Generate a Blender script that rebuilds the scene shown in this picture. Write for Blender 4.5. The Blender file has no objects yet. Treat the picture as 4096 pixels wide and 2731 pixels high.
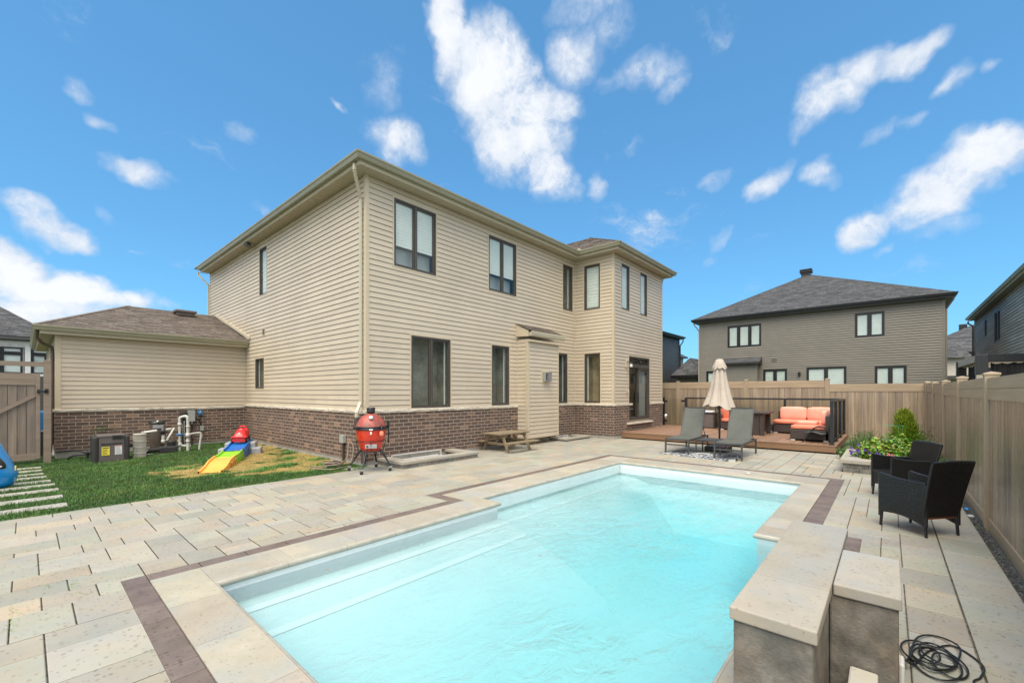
import bpy, bmesh, math, random
from mathutils import Vector, Matrix, noise as mnoise
R = math.radians
S = 1.2                      # metres per authoring unit
H = 1.35
rnd = random.Random(7)
sc = bpy.context.scene
# ------------------------------------------------------------------ camera
cd = bpy.data.cameras.new('camera'); cam = bpy.data.objects.new('camera', cd)
sc.collection.objects.link(cam); sc.camera = cam
cam.location = (0, 0, H*S); cam.rotation_euler = (R(90), 0, R(41.3-90))
cd.sensor_width = 36; cd.lens = 1711/4096*36; cd.shift_y = (1570-1365.5)/4096
cd.clip_start = 0.05; cd.clip_end = 3000
# ------------------------------------------------------------------ light
SUN_EL, SUN_AZ = 62, 206       # azimuth of the sun, degrees anticlockwise from +x
sun = bpy.data.lights.new('sun', 'SUN'); so = bpy.data.objects.new('sun_lamp', sun)
sc.collection.objects.link(so)
sun.energy = 2.2; sun.angle = R(48); sun.color = (1, .90, .74)
sd = Vector((math.cos(R(SUN_AZ))*math.cos(R(SUN_EL)), math.sin(R(SUN_AZ))*math.cos(R(SUN_EL)), math.sin(R(SUN_EL))))
so.rotation_euler = sd.to_track_quat('Z', 'Y').to_euler()
sc.view_settings.view_transform = 'Standard'; sc.view_settings.look = 'None'
sc.view_settings.gamma = 1; sc.view_settings.exposure = 1.0
try: sc.view_settings.use_curve_mapping = False
except Exception: pass
w = bpy.data.worlds.new('World'); sc.world = w; w.use_nodes = True
nt = w.node_tree; N = nt.nodes; L = nt.links
for n in list(N): N.remove(n)
def nd(t, **k):
    n = N.new(t)
    for a, b in k.items(): setattr(n, a, b)
    return n
def mth(op, a, b=None, c=None, clamp=False):
    n = nd('ShaderNodeMath', operation=op, use_clamp=clamp)
    for i, v in enumerate((a, b, c)):
        if v is None: continue
        if isinstance(v, (int, float)): n.inputs[i].default_value = v
        else: L.new(v, n.inputs[i])
    return n.outputs[0]
def vmt(op, a, b=None):
    n = nd('ShaderNodeVectorMath', operation=op)
    for i, v in enumerate((a, b)):
        if v is None: continue
        if isinstance(v, (tuple, list, Vector)): n.inputs[i].default_value = tuple(v)
        else: L.new(v, n.inputs[i])
    return n.outputs['Value'] if op in ('DOT_PRODUCT', 'LENGTH') else n.outputs[0]
sky = nd('ShaderNodeTexSky', sky_type='NISHITA'); sky.sun_disc = False
sky.sun_elevation = R(SUN_EL); sky.sun_rotation = R(90-SUN_AZ)
sky.air_density = 1.0; sky.dust_density = .6; sky.ozone_density = 2.0
tc = nd('ShaderNodeTexCoord'); D = tc.outputs['Generated']
def noise(vec, scale, det=6, rough=.6):
    n = nd('ShaderNodeTexNoise'); n.inputs['Scale'].default_value = scale
    n.inputs['Detail'].default_value = det; n.inputs['Roughness'].default_value = rough
    L.new(vec, n.inputs['Vector']); return n
wn = noise(D, 3.2, 5, .6)
wv = vmt('SUBTRACT', wn.outputs['Color'], (.5, .5, .5))
wsc = nd('ShaderNodeVectorMath', operation='SCALE'); L.new(wv, wsc.inputs[0]); wsc.inputs['Scale'].default_value = .20
Dw = vmt('ADD', D, wsc.outputs[0])
CA, SA = math.cos(R(41.3)), math.sin(R(41.3))
def skydir(x, y):            # direction in the sky of a cloud placed by image position
    r = (x-2048)/1711; return Vector((CA+r*SA, SA-r*CA, (1570-y)/1711)).normalized()
# clouds: centre, half length, half width (in photo px), tilt, density
CL = [(1745,110,190,75,-78,1.0),(1940,290,210,150,-38,1.15),(2060,500,240,140,-58,1.15),(2190,690,150,75,-48,1.0),(2130,400,150,90,-20,.9),
      (2260,230,110,120,20,.66),(2400,130,90,80,30,.5),(2520,310,170,70,12,.56),(2310,40,150,70,10,.56),(2640,340,80,50,30,.5),(1570,545,130,80,-25,.8),(1510,320,80,150,0,.42),(1450,200,60,60,0,.3),(2370,760,45,60,20,.58),
      (3290,390,130,100,-10,.88),(3420,320,150,80,10,.8),(3600,270,180,60,28,.86),(3240,480,70,60,0,.5),(3090,690,120,55,28,.75),(2870,680,80,35,30,.5),
      (3340,700,100,60,-20,.62),(3560,540,90,40,20,.5),(3700,500,70,30,20,.4),(3800,790,250,120,32,1.05),(4000,640,220,110,25,1.0),(3480,930,110,60,35,.85),(3560,890,80,60,20,.8),
      (3860,330,120,45,38,.5),(4040,240,60,30,25,.42),(2880,920,60,35,60,.42),(3560,1010,70,25,20,.4),(3800,960,180,50,10,.42),(2850,1010,60,30,30,.35),
      (150,880,190,60,-22,.9),(50,800,140,50,-10,.8),(300,930,110,40,-25,.7),(200,1130,300,80,-12,1.1),(40,1050,200,90,-25,1.1),(480,1200,200,50,-14,.85),(20,1230,500,110,0,.9),(620,1235,90,30,-10,.6),
      (590,700,110,45,-38,.62),(370,350,90,42,-25,.58),(490,480,60,40,-20,.48),(940,480,70,45,-30,.36),(1050,790,70,30,-35,.42),(1340,380,45,16,-42,.55),
      (430,850,60,40,-30,.36),(250,1330,500,60,0,.8),(-900,700,500,380,10,1.2),(-500,1150,300,200,0,1.0),(4700,500,400,250,20,1.0),  # clouds left of the frame are unseen, added to whiten a window reflection
      ]
acc = None
for (x, y, a, b, t, s) in CL:
    c = skydir(x, y); ex = (skydir(x+40*math.cos(R(t)), y-40*math.sin(R(t)))-c)
    ey = (skydir(x+40*math.sin(R(t)), y+40*math.cos(R(t)))-c)
    ka = ex.length/40*a; kb = ey.length/40*b
    n1 = ex.normalized()/ka; n2 = ey.normalized(); n2 = (n2-n2.project(ex)).normalized()/kb
    d1 = mth('SUBTRACT', vmt('DOT_PRODUCT', Dw, n1), c.dot(n1)); d2 = mth('SUBTRACT', vmt('DOT_PRODUCT', Dw, n2), c.dot(n2))
    q = mth('MULTIPLY_ADD', d1, d1, mth('MULTIPLY', d2, d2))
    m = mth('MULTIPLY', mth('SUBTRACT', 1, mth('MULTIPLY', q, .55), clamp=True), s)
    acc = m if acc is None else mth('MAXIMUM', acc, m)
# unseen clouds added behind camera and overhead for fill light, from the same noise
big = noise(D, 2.3, 8, .62)
behind = mth('MULTIPLY', mth('SUBTRACT', .05, vmt('DOT_PRODUCT', D, (CA, SA, 0)), clamp=True), 6, clamp=True)
over = mth('MULTIPLY', mth('SUBTRACT', vmt('DOT_PRODUCT', D, (0, 0, 1)), .72, clamp=True), 5, clamp=True)
acc = mth('MAXIMUM', acc, mth('MULTIPLY', mth('MAXIMUM', behind, over), mth('MULTIPLY', big.outputs['Fac'], 1.9)))
ws = vmt('MULTIPLY', Dw, (1, 1, 2.6)); wz = noise(ws, 4.2, 9, .68)
acc = mth('MAXIMUM', acc, mth('MULTIPLY', mth('SUBTRACT', wz.outputs['Fac'], .55, clamp=True), 2.2))
f1 = noise(D, 6.5, 14, .68); f2 = noise(Dw, 20, 10, .68)
nz = mth('ADD', mth('MULTIPLY', mth('SUBTRACT', f1.outputs['Fac'], .5), 2.2), mth('MULTIPLY', mth('SUBTRACT', f2.outputs['Fac'], .5), 1.3))
den = mth('SUBTRACT', mth('ADD', acc, mth('MULTIPLY', nz, mth('MULTIPLY_ADD', acc, .75, .22))), .26)
def sstep(lo, hi):
    m_ = nd('ShaderNodeMapRange', interpolation_type='SMOOTHSTEP'); L.new(den, m_.inputs[0]); m_.inputs[1].default_value = lo; m_.inputs[2].default_value = hi; return m_.outputs[0]
veil = mth('MULTIPLY', sstep(-.16, .34), .42)          # thin outer veil, then the dense body
fac = mth('MULTIPLY', mth('ADD', veil, mth('MULTIPLY', sstep(.10, .62), .58)), .96)
gm = nd('ShaderNodeGamma'); gm.inputs[1].default_value = .61; L.new(sky.outputs[0], gm.inputs[0])
tint = nd('ShaderNodeMixRGB', blend_type='MULTIPLY'); tint.inputs[0].default_value = 1; tint.inputs[2].default_value = (.60, 1.31, 1.82, 1)
L.new(gm.outputs[0], tint.inputs[1])
ccol = nd('ShaderNodeMixRGB'); f3 = noise(Dw, 9, 6, .6); ccol.inputs[1].default_value = (3.6, 4.0, 4.6, 1); ccol.inputs[2].default_value = (5.0, 5.1, 5.25, 1)
mr2 = nd('ShaderNodeMapRange'); L.new(mth('ADD', den, mth('MULTIPLY', mth('SUBTRACT', f3.outputs['Fac'], .5), 1.6)), mr2.inputs[0]); mr2.inputs[1].default_value = .25; mr2.inputs[2].default_value = .95
L.new(mr2.outputs[0], ccol.inputs[0])
mx = nd('ShaderNodeMixRGB'); L.new(fac, mx.inputs[0]); L.new(tint.outputs[0], mx.inputs[1])
bst = nd('ShaderNodeVectorMath', operation='SCALE'); L.new(ccol.outputs[0], bst.inputs[0]); L.new(mth('MULTIPLY_ADD', mth('MAXIMUM', behind, over), .55, 1), bst.inputs['Scale']); L.new(bst.outputs[0], mx.inputs[2])  # the added unseen clouds are brightened to lift the ambient light
bg = nd('ShaderNodeBackground'); bg.inputs[1].default_value = .1; L.new(mx.outputs[0], bg.inputs[0])
wo = nd('ShaderNodeOutputWorld'); L.new(bg.outputs[0], wo.inputs[0])
w.cycles.sampling_method = 'MANUAL'; w.cycles.sample_map_resolution = 512

# ------------------------------------------------------------------ materials
MATS = {}
class NT:
    def __init__(s, m): s.t = m.node_tree; s.n = s.t.nodes; s.l = s.t.links
    def new(s, t, **k):
        x = s.n.new(t)
        for a, b in k.items(): setattr(x, a, b)
        return x
def sock(n, v, i):
    if isinstance(v, (int, float)): n.inputs[i].default_value = v
    elif isinstance(v, (tuple, list)): n.inputs[i].default_value = tuple(v) if len(v) != 3 or n.inputs[i].type == 'VECTOR' else (*v, 1)
def mat(name, col, rough=.6, var=.12, scale=6, stretch=(1,1,1), bump=.0, bscale=40, metal=0, spec=.5, attr=0, coord='Object',
        stain=None, soft=None, speck=None, coat=0, hue=None, dist=.01):
    """base colour with large and fine variation; attr = strength of the per-face 'Col' attribute"""
    m = bpy.data.materials.new(name); m.use_nodes = True; T = NT(m)
    b = T.n['Principled BSDF']; b.inputs['Roughness'].default_value = rough; b.inputs['Metallic'].default_value = metal
    b.inputs['Specular IOR Level'].default_value = spec
    if coat: b.inputs['Coat Weight'].default_value = coat; b.inputs['Coat Roughness'].default_value = .15
    tc = T.new('ShaderNodeTexCoord'); mp = T.new('ShaderNodeMapping'); mp.inputs['Scale'].default_value = stretch
    T.l.new(tc.outputs[coord], mp.inputs[0])
    def noi(s, d=5, r=.6):
        n = T.new('ShaderNodeTexNoise'); n.inputs['Scale'].default_value = s; n.inputs['Detail'].default_value = d
        n.inputs['Roughness'].default_value = r; T.l.new(mp.outputs[0], n.inputs['Vector']); return n.outputs['Fac']
    def mix(fac, a, c2, mode='MIX'):
        x = T.new('ShaderNodeMixRGB', blend_type=mode)
        for i, v in enumerate((fac, a, c2)):
            if hasattr(v, 'links') or hasattr(v, 'is_linked'): T.l.new(v, x.inputs[i])
            else: sock(x, v, i)
        return x.outputs[0]
    def ramp(v, lo, hi, a=0, c2=1):
        r = T.new('ShaderNodeMapRange'); T.l.new(v, r.inputs[0])
        for i, q in zip((1,2,3,4), (lo, hi, a, c2)): r.inputs[i].default_value = q
        return r.outputs[0]
    c = tuple(col)
    o = mix(1, c, mix(1, (1,1,1), (1,1,1)), 'MULTIPLY') if False else None
    n1 = noi(scale); n2 = noi(scale*7.3, 4)
    dk = tuple(v*(1-var*1.6) for v in c); lt = tuple(min(1, v*(1+var*1.5)) for v in c)
    if hue: dk = tuple(v*(1-var) for v in hue)
    o = mix(ramp(n1, .3, .7), dk, lt)
    o = mix(1, o, mix(ramp(n2, .25, .75), (1-var*.7,)*3, (1+var*.5,)*3), 'MULTIPLY')
    if stain:
        sc_, thr, scol = stain
        o = mix(ramp(noi(sc_, 7, .7), thr, thr+.12), o, scol)
    if soft:
        for k_, (sc_, amt, scol) in enumerate(soft):
            n_ = T.new('ShaderNodeTexNoise'); n_.inputs['Scale'].default_value = sc_; n_.inputs['Detail'].default_value = 3; ad_ = T.new('ShaderNodeMapping'); ad_.inputs['Location'].default_value = (k_*7.3+3, k_*3.1, 0)
            T.l.new(tc.outputs[coord], ad_.inputs[0]); T.l.new(ad_.outputs[0], n_.inputs['Vector']); o = mix(ramp(n_.outputs['Fac'], .48, .66, 0, amt), o, scol)
    if attr:
        at = T.new('ShaderNodeAttribute'); at.attribute_name = 'Col'
        o = mix(attr, o, at.outputs['Color'], 'MULTIPLY')
    if speck:
        vs, thr, scol = speck
        mp2 = T.new('ShaderNodeMapping'); mp2.inputs['Scale'].default_value = (1, 1, 1); T.l.new(tc.outputs[coord], mp2.inputs[0])
        wn = T.new('ShaderNodeTexNoise'); wn.inputs['Scale'].default_value = vs*1.5; T.l.new(mp2.outputs[0], wn.inputs['Vector'])
        ad = T.new('ShaderNodeMixRGB'); ad.inputs[0].default_value = .02; T.l.new(mp2.outputs[0], ad.inputs[1]); T.l.new(wn.outputs['Color'], ad.inputs[2])
        vo = T.new('ShaderNodeTexVoronoi'); vo.inputs['Scale'].default_value = vs; T.l.new(ad.outputs[0], vo.inputs['Vector'])
        sp = T.new('ShaderNodeSeparateColor'); T.l.new(vo.outputs['Color'], sp.inputs[0])
        lim = ramp(sp.outputs[0], .35, 1, 0, thr)
        lt_ = T.new('ShaderNodeMath', operation='LESS_THAN'); T.l.new(vo.outputs['Distance'], lt_.inputs[0]); T.l.new(lim, lt_.inputs[1])
        fm = T.new('ShaderNodeMath', operation='MULTIPLY'); T.l.new(lt_.outputs[0], fm.inputs[0]); T.l.new(ramp(sp.outputs[1], 0, 1, .25, .75), fm.inputs[1])
        o = mix(fm.outputs[0], o, mix(1, o, scol, 'MULTIPLY'))
    T.l.new(o, b.inputs['Base Color'])
    rr = ramp(n2, .2, .8, max(.02, rough-.08), min(1, rough+.08)); T.l.new(rr, b.inputs['Roughness'])
    if bump:
        bp = T.new('ShaderNodeBump'); bp.inputs['Strength'].default_value = bump; bp.inputs['Distance'].default_value = dist
        T.l.new(noi(bscale, 6, .65), bp.inputs['Height']); T.l.new(bp.outputs[0], b.inputs['Normal'])
    MATS[name] = m; return m

mat('siding', (.545, .462, .348), .42, .04, .7, bump=.06, bscale=5, attr=1, spec=.55, dist=.01)
mat('siding_grey', (.20, .178, .145), .5, .05, .6, attr=1)
mat('siding_blue', (.40, .36, .31), .6, .06, .6, attr=1, spec=.25)
mat('siding_dark', (.075, .072, .068), .5, .05, .6, attr=1)
mat('trim', (.545, .46, .33), .45, .03, 2)
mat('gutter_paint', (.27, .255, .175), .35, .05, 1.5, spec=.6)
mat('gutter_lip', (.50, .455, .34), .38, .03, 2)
mat('soffit', (.43, .385, .29), .55, .03, 2)
mat('black_metal', (.018, .019, .021), .35, .08, 5, spec=.5)
mat('window_frame', (.075, .066, .055), .42, .06, 4)
mat('window_black', (.014, .014, .016), .35, .06, 4)
mat('stone_ledge', (.60, .54, .44), .8, .12, 8, bump=.7, bscale=22, dist=.02)
mat('concrete', (.34, .325, .285), .85, .12, 3, bump=.25, bscale=30, stain=(2.2, .56, (.24, .235, .20)))
mat('paver', (.345, .322, .275), .68, .06, 2.2, soft=[(2.6, .42, (.40, .325, .235)), (2.9, .5, (.295, .31, .295)), (2.3, .35, (.36, .35, .265))], bump=.22, bscale=55, attr=1, speck=(36, .46, (.58, .51, .44)), dist=.004)
mat('coping', (.37, .335, .275), .72, .08, 2.5, bump=.3, bscale=60, attr=1, speck=(46, .42, (.66, .60, .53)), soft=[(2.2, .4, (.39, .33, .25)), (2.4, .65, (.31, .325, .32))], dist=.004)
mat('coping_nose', (.40, .375, .315), .7, .10, 6, bump=.3, bscale=60, attr=1, speck=(60, .30, (.62, .60, .58)), stain=(8, .6, (.34, .38, .33)), dist=.004)
mat('band_paver', (.155, .12, .102), .62, .12, 6, bump=.3, bscale=55, attr=1, speck=(34, .46, (.45, .40, .38)), dist=.004)
mat('wall_block', (.215, .202, .175), .82, .30, 4.5, bump=.9, bscale=55, attr=1, soft=[(3.2, .75, (.20, .145, .10)), (4.1, .8, (.115, .125, .11)), (9, .5, (.25, .225, .185)), (14, .5, (.09, .085, .075))], dist=.006)
mat('joint_sand', (.13, .115, .085), .95, .35, 14, bump=.4, bscale=80)
mat('gravel', (.11, .11, .105), .9, .4, 30, bump=.9, bscale=60, speck=(45, .4, (2.2, 2.2, 2.1)))
mat('soil', (.19, .14, .085), .95, .25, 9, bump=.6, bscale=60)
mat('gate_board', (.225, .175, .13), .42, .16, 1.1, stretch=(9, 9, .55), attr=1, hue=(.17, .14, .12), spec=.45)
mat('gate_rail', (.24, .185, .14), .45, .10, 1.6, stretch=(.6, .6, 9), attr=1)
mat('fence_board', (.36, .275, .185), .30, .16, 1.1, stretch=(9, 9, .55), attr=1, hue=(.25, .20, .155), spec=.45, coord='Object')
mat('fence_rail', (.39, .30, .20), .45, .10, 1.6, stretch=(.6, .6, 9), spec=.45, attr=1)
mat('fence_post', (.36, .28, .19), .45, .09, 1.6, stretch=(7, 7, .6), spec=.45)
mat('deck_board', (.27, .16, .10), .55, .10, 2, stretch=(1, 6, 1), bump=.15, bscale=30, attr=1, stain=(2.5, .6, (.30, .20, .14)))
mat('deck_fascia', (.23, .13, .07), .55, .06, 2, stretch=(1, .5, 5))
mat('pool_rim', (.94, .95, .95), .3, .02, 1)  # basin shell again, whitened to offset the shade under the coping
mat('step_edge', (.48, .585, .60), .4, .02, 1)
mat('pool_shell', (.41, .545, .56), .3, .02, 1)
mat('wicker_black', (.009, .009, .0095), .38, .2, 60, spec=.55)
mat('wicker_brown', (.055, .042, .036), .5, .25, 45, spec=.45, bump=.6, bscale=90)
mat('cushion', (.84, .25, .155), .85, .06, 3, bump=.3, bscale=9, dist=.02)
mat('cushion_pale', (.84, .40, .30), .85, .08, 3, bump=.3, bscale=7, dist=.02)
mat('mesh_sling', (.095, .102, .09), .7, .06, 4)
mat('lounger_frame', (.055, .06, .06), .45, .08, 6)
mat('canvas', (.44, .38, .32), .85, .07, 3, bump=.3, bscale=6, dist=.02)
mat('kamado_red', (.56, .035, .014), .28, .10, 5, bump=.35, bscale=45, coat=.4, dist=.004)
mat('kamado_lid', (.38, .075, .055), .42, .28, 4, stretch=(2.5, 2.5, .6), stain=(5, .50, (.17, .085, .065)), bump=.15, bscale=45)
mat('chrome', (.62, .62, .60), .28, .05, 10, metal=1)
mat('galvanised', (.50, .51, .50), .38, .08, 8, metal=.8)
mat('grey_box', (.33, .355, .33), .5, .06, 5)
mat('old_wood', (.26, .20, .125), .8, .24, 5, stretch=(2, 9, 9), bump=.4, bscale=30, stain=(3.5, .58, (.11, .09, .065)), attr=1)
mat('pvc', (.52, .51, .47), .35, .05, 5)
mat('pool_plastic', (.035, .034, .034), .4, .1, 8)
mat('heater_grey', (.125, .105, .10), .4, .06, 4)
mat('filter_brown', (.085, .065, .05), .45, .1, 4)
mat('cartridge', (.44, .41, .35), .8, .12, 3, stretch=(30, 30, 1))
mat('toy_red', (.70, .018, .018), .3, .04, 5, coat=.3)
mat('toy_blue', (.012, .15, .52), .35, .04, 5)
mat('toy_green', (.27, .62, .03), .4, .04, 5)
mat('toy_orange', (.90, .44, .09), .42, .04, 5)
mat('toy_grey', (.34, .35, .37), .5, .05, 5)
mat('float_blue', (.004, .26, .66), .22, .05, 3, coat=.5)
mat('hose', (.24, .19, .15), .5, .15, 10)
mat('cable_black', (.012, .012, .012), .4, .1, 10)
mat('rubber', (.02, .02, .02), .6, .1, 10)
mat('white_plastic', (.75, .75, .73), .4, .04, 6)
mat('label_yellow', (.82, .68, .05), .5, .03, 20)
mat('label_white', (.74, .74, .72), .5, .03, 20)
mat('print_dark', (.06, .06, .07), .6, .03, 20)
mat('sign_blue', (.03, .18, .42), .4, .05, 8)
mat('shingle_brown', (.165, .135, .112), .9, .30, 14, attr=1, bump=.4, bscale=90)
mat('shingle_grey', (.075, .076, .08), .9, .32, 12, attr=1, bump=.4, bscale=90)
mat('white_brick', (.62, .57, .48), .8, .1, 8, bump=.3, bscale=12)
mat('weather_timber', (.42, .37, .30), .8, .18, 5, stretch=(1, 6, 6))
mat('dark_cloth', (.012, .012, .013), .85, .3, 5)
mat('room_dark', (.30, .28, .235), .9, .3, 2)
mat('room_warm', (.46, .36, .22), .9, .2, 1.2)
mat('blind_white', (.78, .80, .78), .8, .04, 2, attr=1)
mat('leaf_bright', (.13, .25, .03), .5, .25, 20, attr=1)
mat('leaf_dark', (.05, .11, .022), .55, .25, 20, attr=1)
mat('leaf_cedar', (.13, .27, .02), .6, .25, 20, attr=1)
mat('petal_purple', (.07, .012, .22), .5, .2, 20)
mat('petal_pink', (.72, .08, .25), .5, .2, 20)
mat('fruit_yellow', (.50, .55, .12), .5, .1, 20)
mat('grass_blade', (.068, .175, .030), .55, .2, 4, attr=1)
mat('lawn_soil', (.15, .12, .06), .95, .25, 5, bump=.6, bscale=60, attr=1)
mat('far_grass', (.10, .14, .05), .95, .3, .3)
mat('cage_wire', (.10, .42, .22), .45, .1, 10)
mat('pebble', (.62, .60, .55), .7, .12, 20)
mat('clay_red', (.30, .10, .05), .7, .1, 10)
for m_ in ('leaf_bright', 'leaf_dark', 'leaf_cedar', 'grass_blade'):
    b_ = MATS[m_].node_tree.nodes['Principled BSDF']; b_.inputs['Subsurface Weight'].default_value = 0

def brick_mat(name, c1, c2, c3, mortar):
    m = bpy.data.materials.new(name); m.use_nodes = True; T = NT(m); b = T.n['Principled BSDF']; b.inputs['Roughness'].default_value = .85
    uv = T.new('ShaderNodeUVMap'); br = T.new('ShaderNodeTexBrick')
    br.inputs['Scale'].default_value = 1; br.inputs['Brick Width'].default_value = .216*S; br.inputs['Row Height'].default_value = .0757*S
    br.inputs['Mortar Size'].default_value = .0062*S; br.inputs['Mortar Smooth'].default_value = .25; br.offset = .5
    br.inputs['Color1'].default_value = (0, 0, 0, 1); br.inputs['Color2'].default_value = (1, 1, 1, 1); br.inputs['Mortar'].default_value = (0, 0, 0, 1)
    wob = T.new('ShaderNodeTexNoise'); wob.inputs['Scale'].default_value = 9; T.l.new(uv.outputs[0], wob.inputs['Vector'])
    ad = T.new('ShaderNodeMixRGB', blend_type='ADD'); ad.inputs[0].default_value = .006; T.l.new(uv.outputs[0], ad.inputs[1]); T.l.new(wob.outputs['Color'], ad.inputs[2])
    T.l.new(ad.outputs[0], br.inputs['Vector'])
    cr = T.new('ShaderNodeValToRGB'); e = cr.color_ramp.elements
    e[0].color = (*c1, 1); e[0].position = 0; e[1].color = (*c3, 1); e[1].position = 1
    q = e.new(.35); q.color = (*[v*1.15 for v in c1], 1); q = e.new(.62); q.color = (*c2, 1)
    q = e.new(.8); q.color = (*[v*1.1 for v in c1], 1)
    T.l.new(br.outputs['Color'], cr.inputs[0])
    no = T.new('ShaderNodeTexNoise'); no.inputs['Scale'].default_value = 30; no.inputs['Detail'].default_value = 6; T.l.new(uv.outputs[0], no.inputs['Vector'])
    rg = T.new('ShaderNodeMapRange'); T.l.new(no.outputs['Fac'], rg.inputs[0]); rg.inputs[1].default_value = .25; rg.inputs[2].default_value = .75; rg.inputs[3].default_value = .72; rg.inputs[4].default_value = 1.25
    mu = T.new('ShaderNodeMixRGB', blend_type='MULTIPLY'); mu.inputs[0].default_value = 1; T.l.new(cr.outputs[0], mu.inputs[1]); T.l.new(rg.outputs[0], mu.inputs[2])
    mm = T.new('ShaderNodeMixRGB'); T.l.new(br.outputs['Fac'], mm.inputs[0]); T.l.new(mu.outputs[0], mm.inputs[1]); mm.inputs[2].default_value = (*mortar, 1)
    T.l.new(mm.outputs[0], b.inputs['Base Color'])
    iv = T.new('ShaderNodeMath', operation='MULTIPLY_ADD'); T.l.new(br.outputs['Fac'], iv.inputs[0]); iv.inputs[1].default_value = -1; T.l.new(no.outputs['Fac'], iv.inputs[2])
    bp = T.new('ShaderNodeBump'); bp.inputs['Strength'].default_value = .6; bp.inputs['Distance'].default_value = .008
    T.l.new(iv.outputs[0], bp.inputs['Height']); T.l.new(bp.outputs[0], b.inputs['Normal'])
    MATS[name] = m
brick_mat('brick', (.098, .063, .049), (.15, .092, .066), (.29, .175, .115), (.40, .34, .27))

def glass_mat(name, tintc=(.75, .85, .82), gloss=.35, rough=.02):
    m = bpy.data.materials.new(name); m.use_nodes = True; T = NT(m); T.n.remove(T.n['Principled BSDF'])
    out = T.n['Material Output']; tr = T.new('ShaderNodeBsdfTransparent'); tr.inputs[0].default_value = (*tintc, 1)
    gl = T.new('ShaderNodeBsdfGlossy'); gl.inputs['Roughness'].default_value = rough
    fr = T.new('ShaderNodeLayerWeight'); pw = T.new('ShaderNodeMath', operation='POWER'); T.l.new(fr.outputs['Facing'], pw.inputs[0]); pw.inputs[1].default_value = 5
    ma = T.new('ShaderNodeMath', operation='MULTIPLY_ADD'); ma.use_clamp = True; T.l.new(pw.outputs[0], ma.inputs[0]); ma.inputs[1].default_value = .95; ma.inputs[2].default_value = gloss
    no = T.new('ShaderNodeTexNoise'); no.inputs['Scale'].default_value = 1.2
    bp = T.new('ShaderNodeBump'); bp.inputs['Strength'].default_value = .03; T.l.new(no.outputs['Fac'], bp.inputs['Height']); T.l.new(bp.outputs[0], gl.inputs['Normal'])
    mi = T.new('ShaderNodeMixShader'); T.l.new(ma.outputs[0], mi.inputs[0]); T.l.new(tr.outputs[0], mi.inputs[1]); T.l.new(gl.outputs[0], mi.inputs[2])
    T.l.new(mi.outputs[0], out.inputs[0]); MATS[name] = m
glass_mat('window_glass', (.90, .95, .93), .08)
glass_mat('rail_glass', (.86, .87, .84), .02)
def water_mat():
    m = bpy.data.materials.new('pool_water'); m.use_nodes = True; T = NT(m); T.n.remove(T.n['Principled BSDF'])
    out = T.n['Material Output']; tr = T.new('ShaderNodeBsdfTransparent'); gl = T.new('ShaderNodeBsdfGlossy'); gl.inputs['Roughness'].default_value = .03
    fr = T.new('ShaderNodeLayerWeight'); pw = T.new('ShaderNodeMath', operation='POWER'); T.l.new(fr.outputs['Facing'], pw.inputs[0]); pw.inputs[1].default_value = 5; fa = T.new('ShaderNodeMath', operation='MULTIPLY_ADD'); fa.use_clamp = True; T.l.new(pw.outputs[0], fa.inputs[0]); fa.inputs[1].default_value = .96; fa.inputs[2].default_value = .022
    tc = T.new('ShaderNodeTexCoord'); mp = T.new('ShaderNodeMapping'); mp.inputs['Scale'].default_value = (1.2, 2.0, 1); mp.inputs['Rotation'].default_value = (0, 0, R(20)); T.l.new(tc.outputs['Object'], mp.inputs[0])
    n1 = T.new('ShaderNodeTexNoise'); n1.inputs['Scale'].default_value = 2.6; n1.inputs['Detail'].default_value = 7; n1.inputs['Roughness'].default_value = .58; n1.inputs['Distortion'].default_value = .6; T.l.new(mp.outputs[0], n1.inputs['Vector'])
    # the breeze ruffles only parts of the surface
    n2 = T.new('ShaderNodeTexNoise'); n2.inputs['Scale'].default_value = .45; T.l.new(tc.outputs['Object'], n2.inputs['Vector'])
    mr = T.new('ShaderNodeMapRange'); T.l.new(n2.outputs['Fac'], mr.inputs[0]); mr.inputs[1].default_value = .42; mr.inputs[2].default_value = .6; mr.inputs[3].default_value = .14; mr.inputs[4].default_value = .85
    bp = T.new('ShaderNodeBump'); bp.inputs['Distance'].default_value = .11; T.l.new(mr.outputs[0], bp.inputs['Strength']); T.l.new(n1.outputs['Fac'], bp.inputs['Height'])
    T.l.new(bp.outputs[0], gl.inputs['Normal']); T.l.new(bp.outputs[0], fr.inputs['Normal'])
    mi = T.new('ShaderNodeMixShader'); T.l.new(fa.outputs[0], mi.inputs[0]); T.l.new(tr.outputs[0], mi.inputs[1]); T.l.new(gl.outputs[0], mi.inputs[2])
    T.l.new(mi.outputs[0], out.inputs[0])
    va = T.new('ShaderNodeVolumeAbsorption'); va.inputs['Color'].default_value = (0, .90, .955, 1); va.inputs['Density'].default_value = .26
    T.l.new(va.outputs[0], out.inputs['Volume']); MATS['pool_water'] = m
water_mat()

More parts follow.
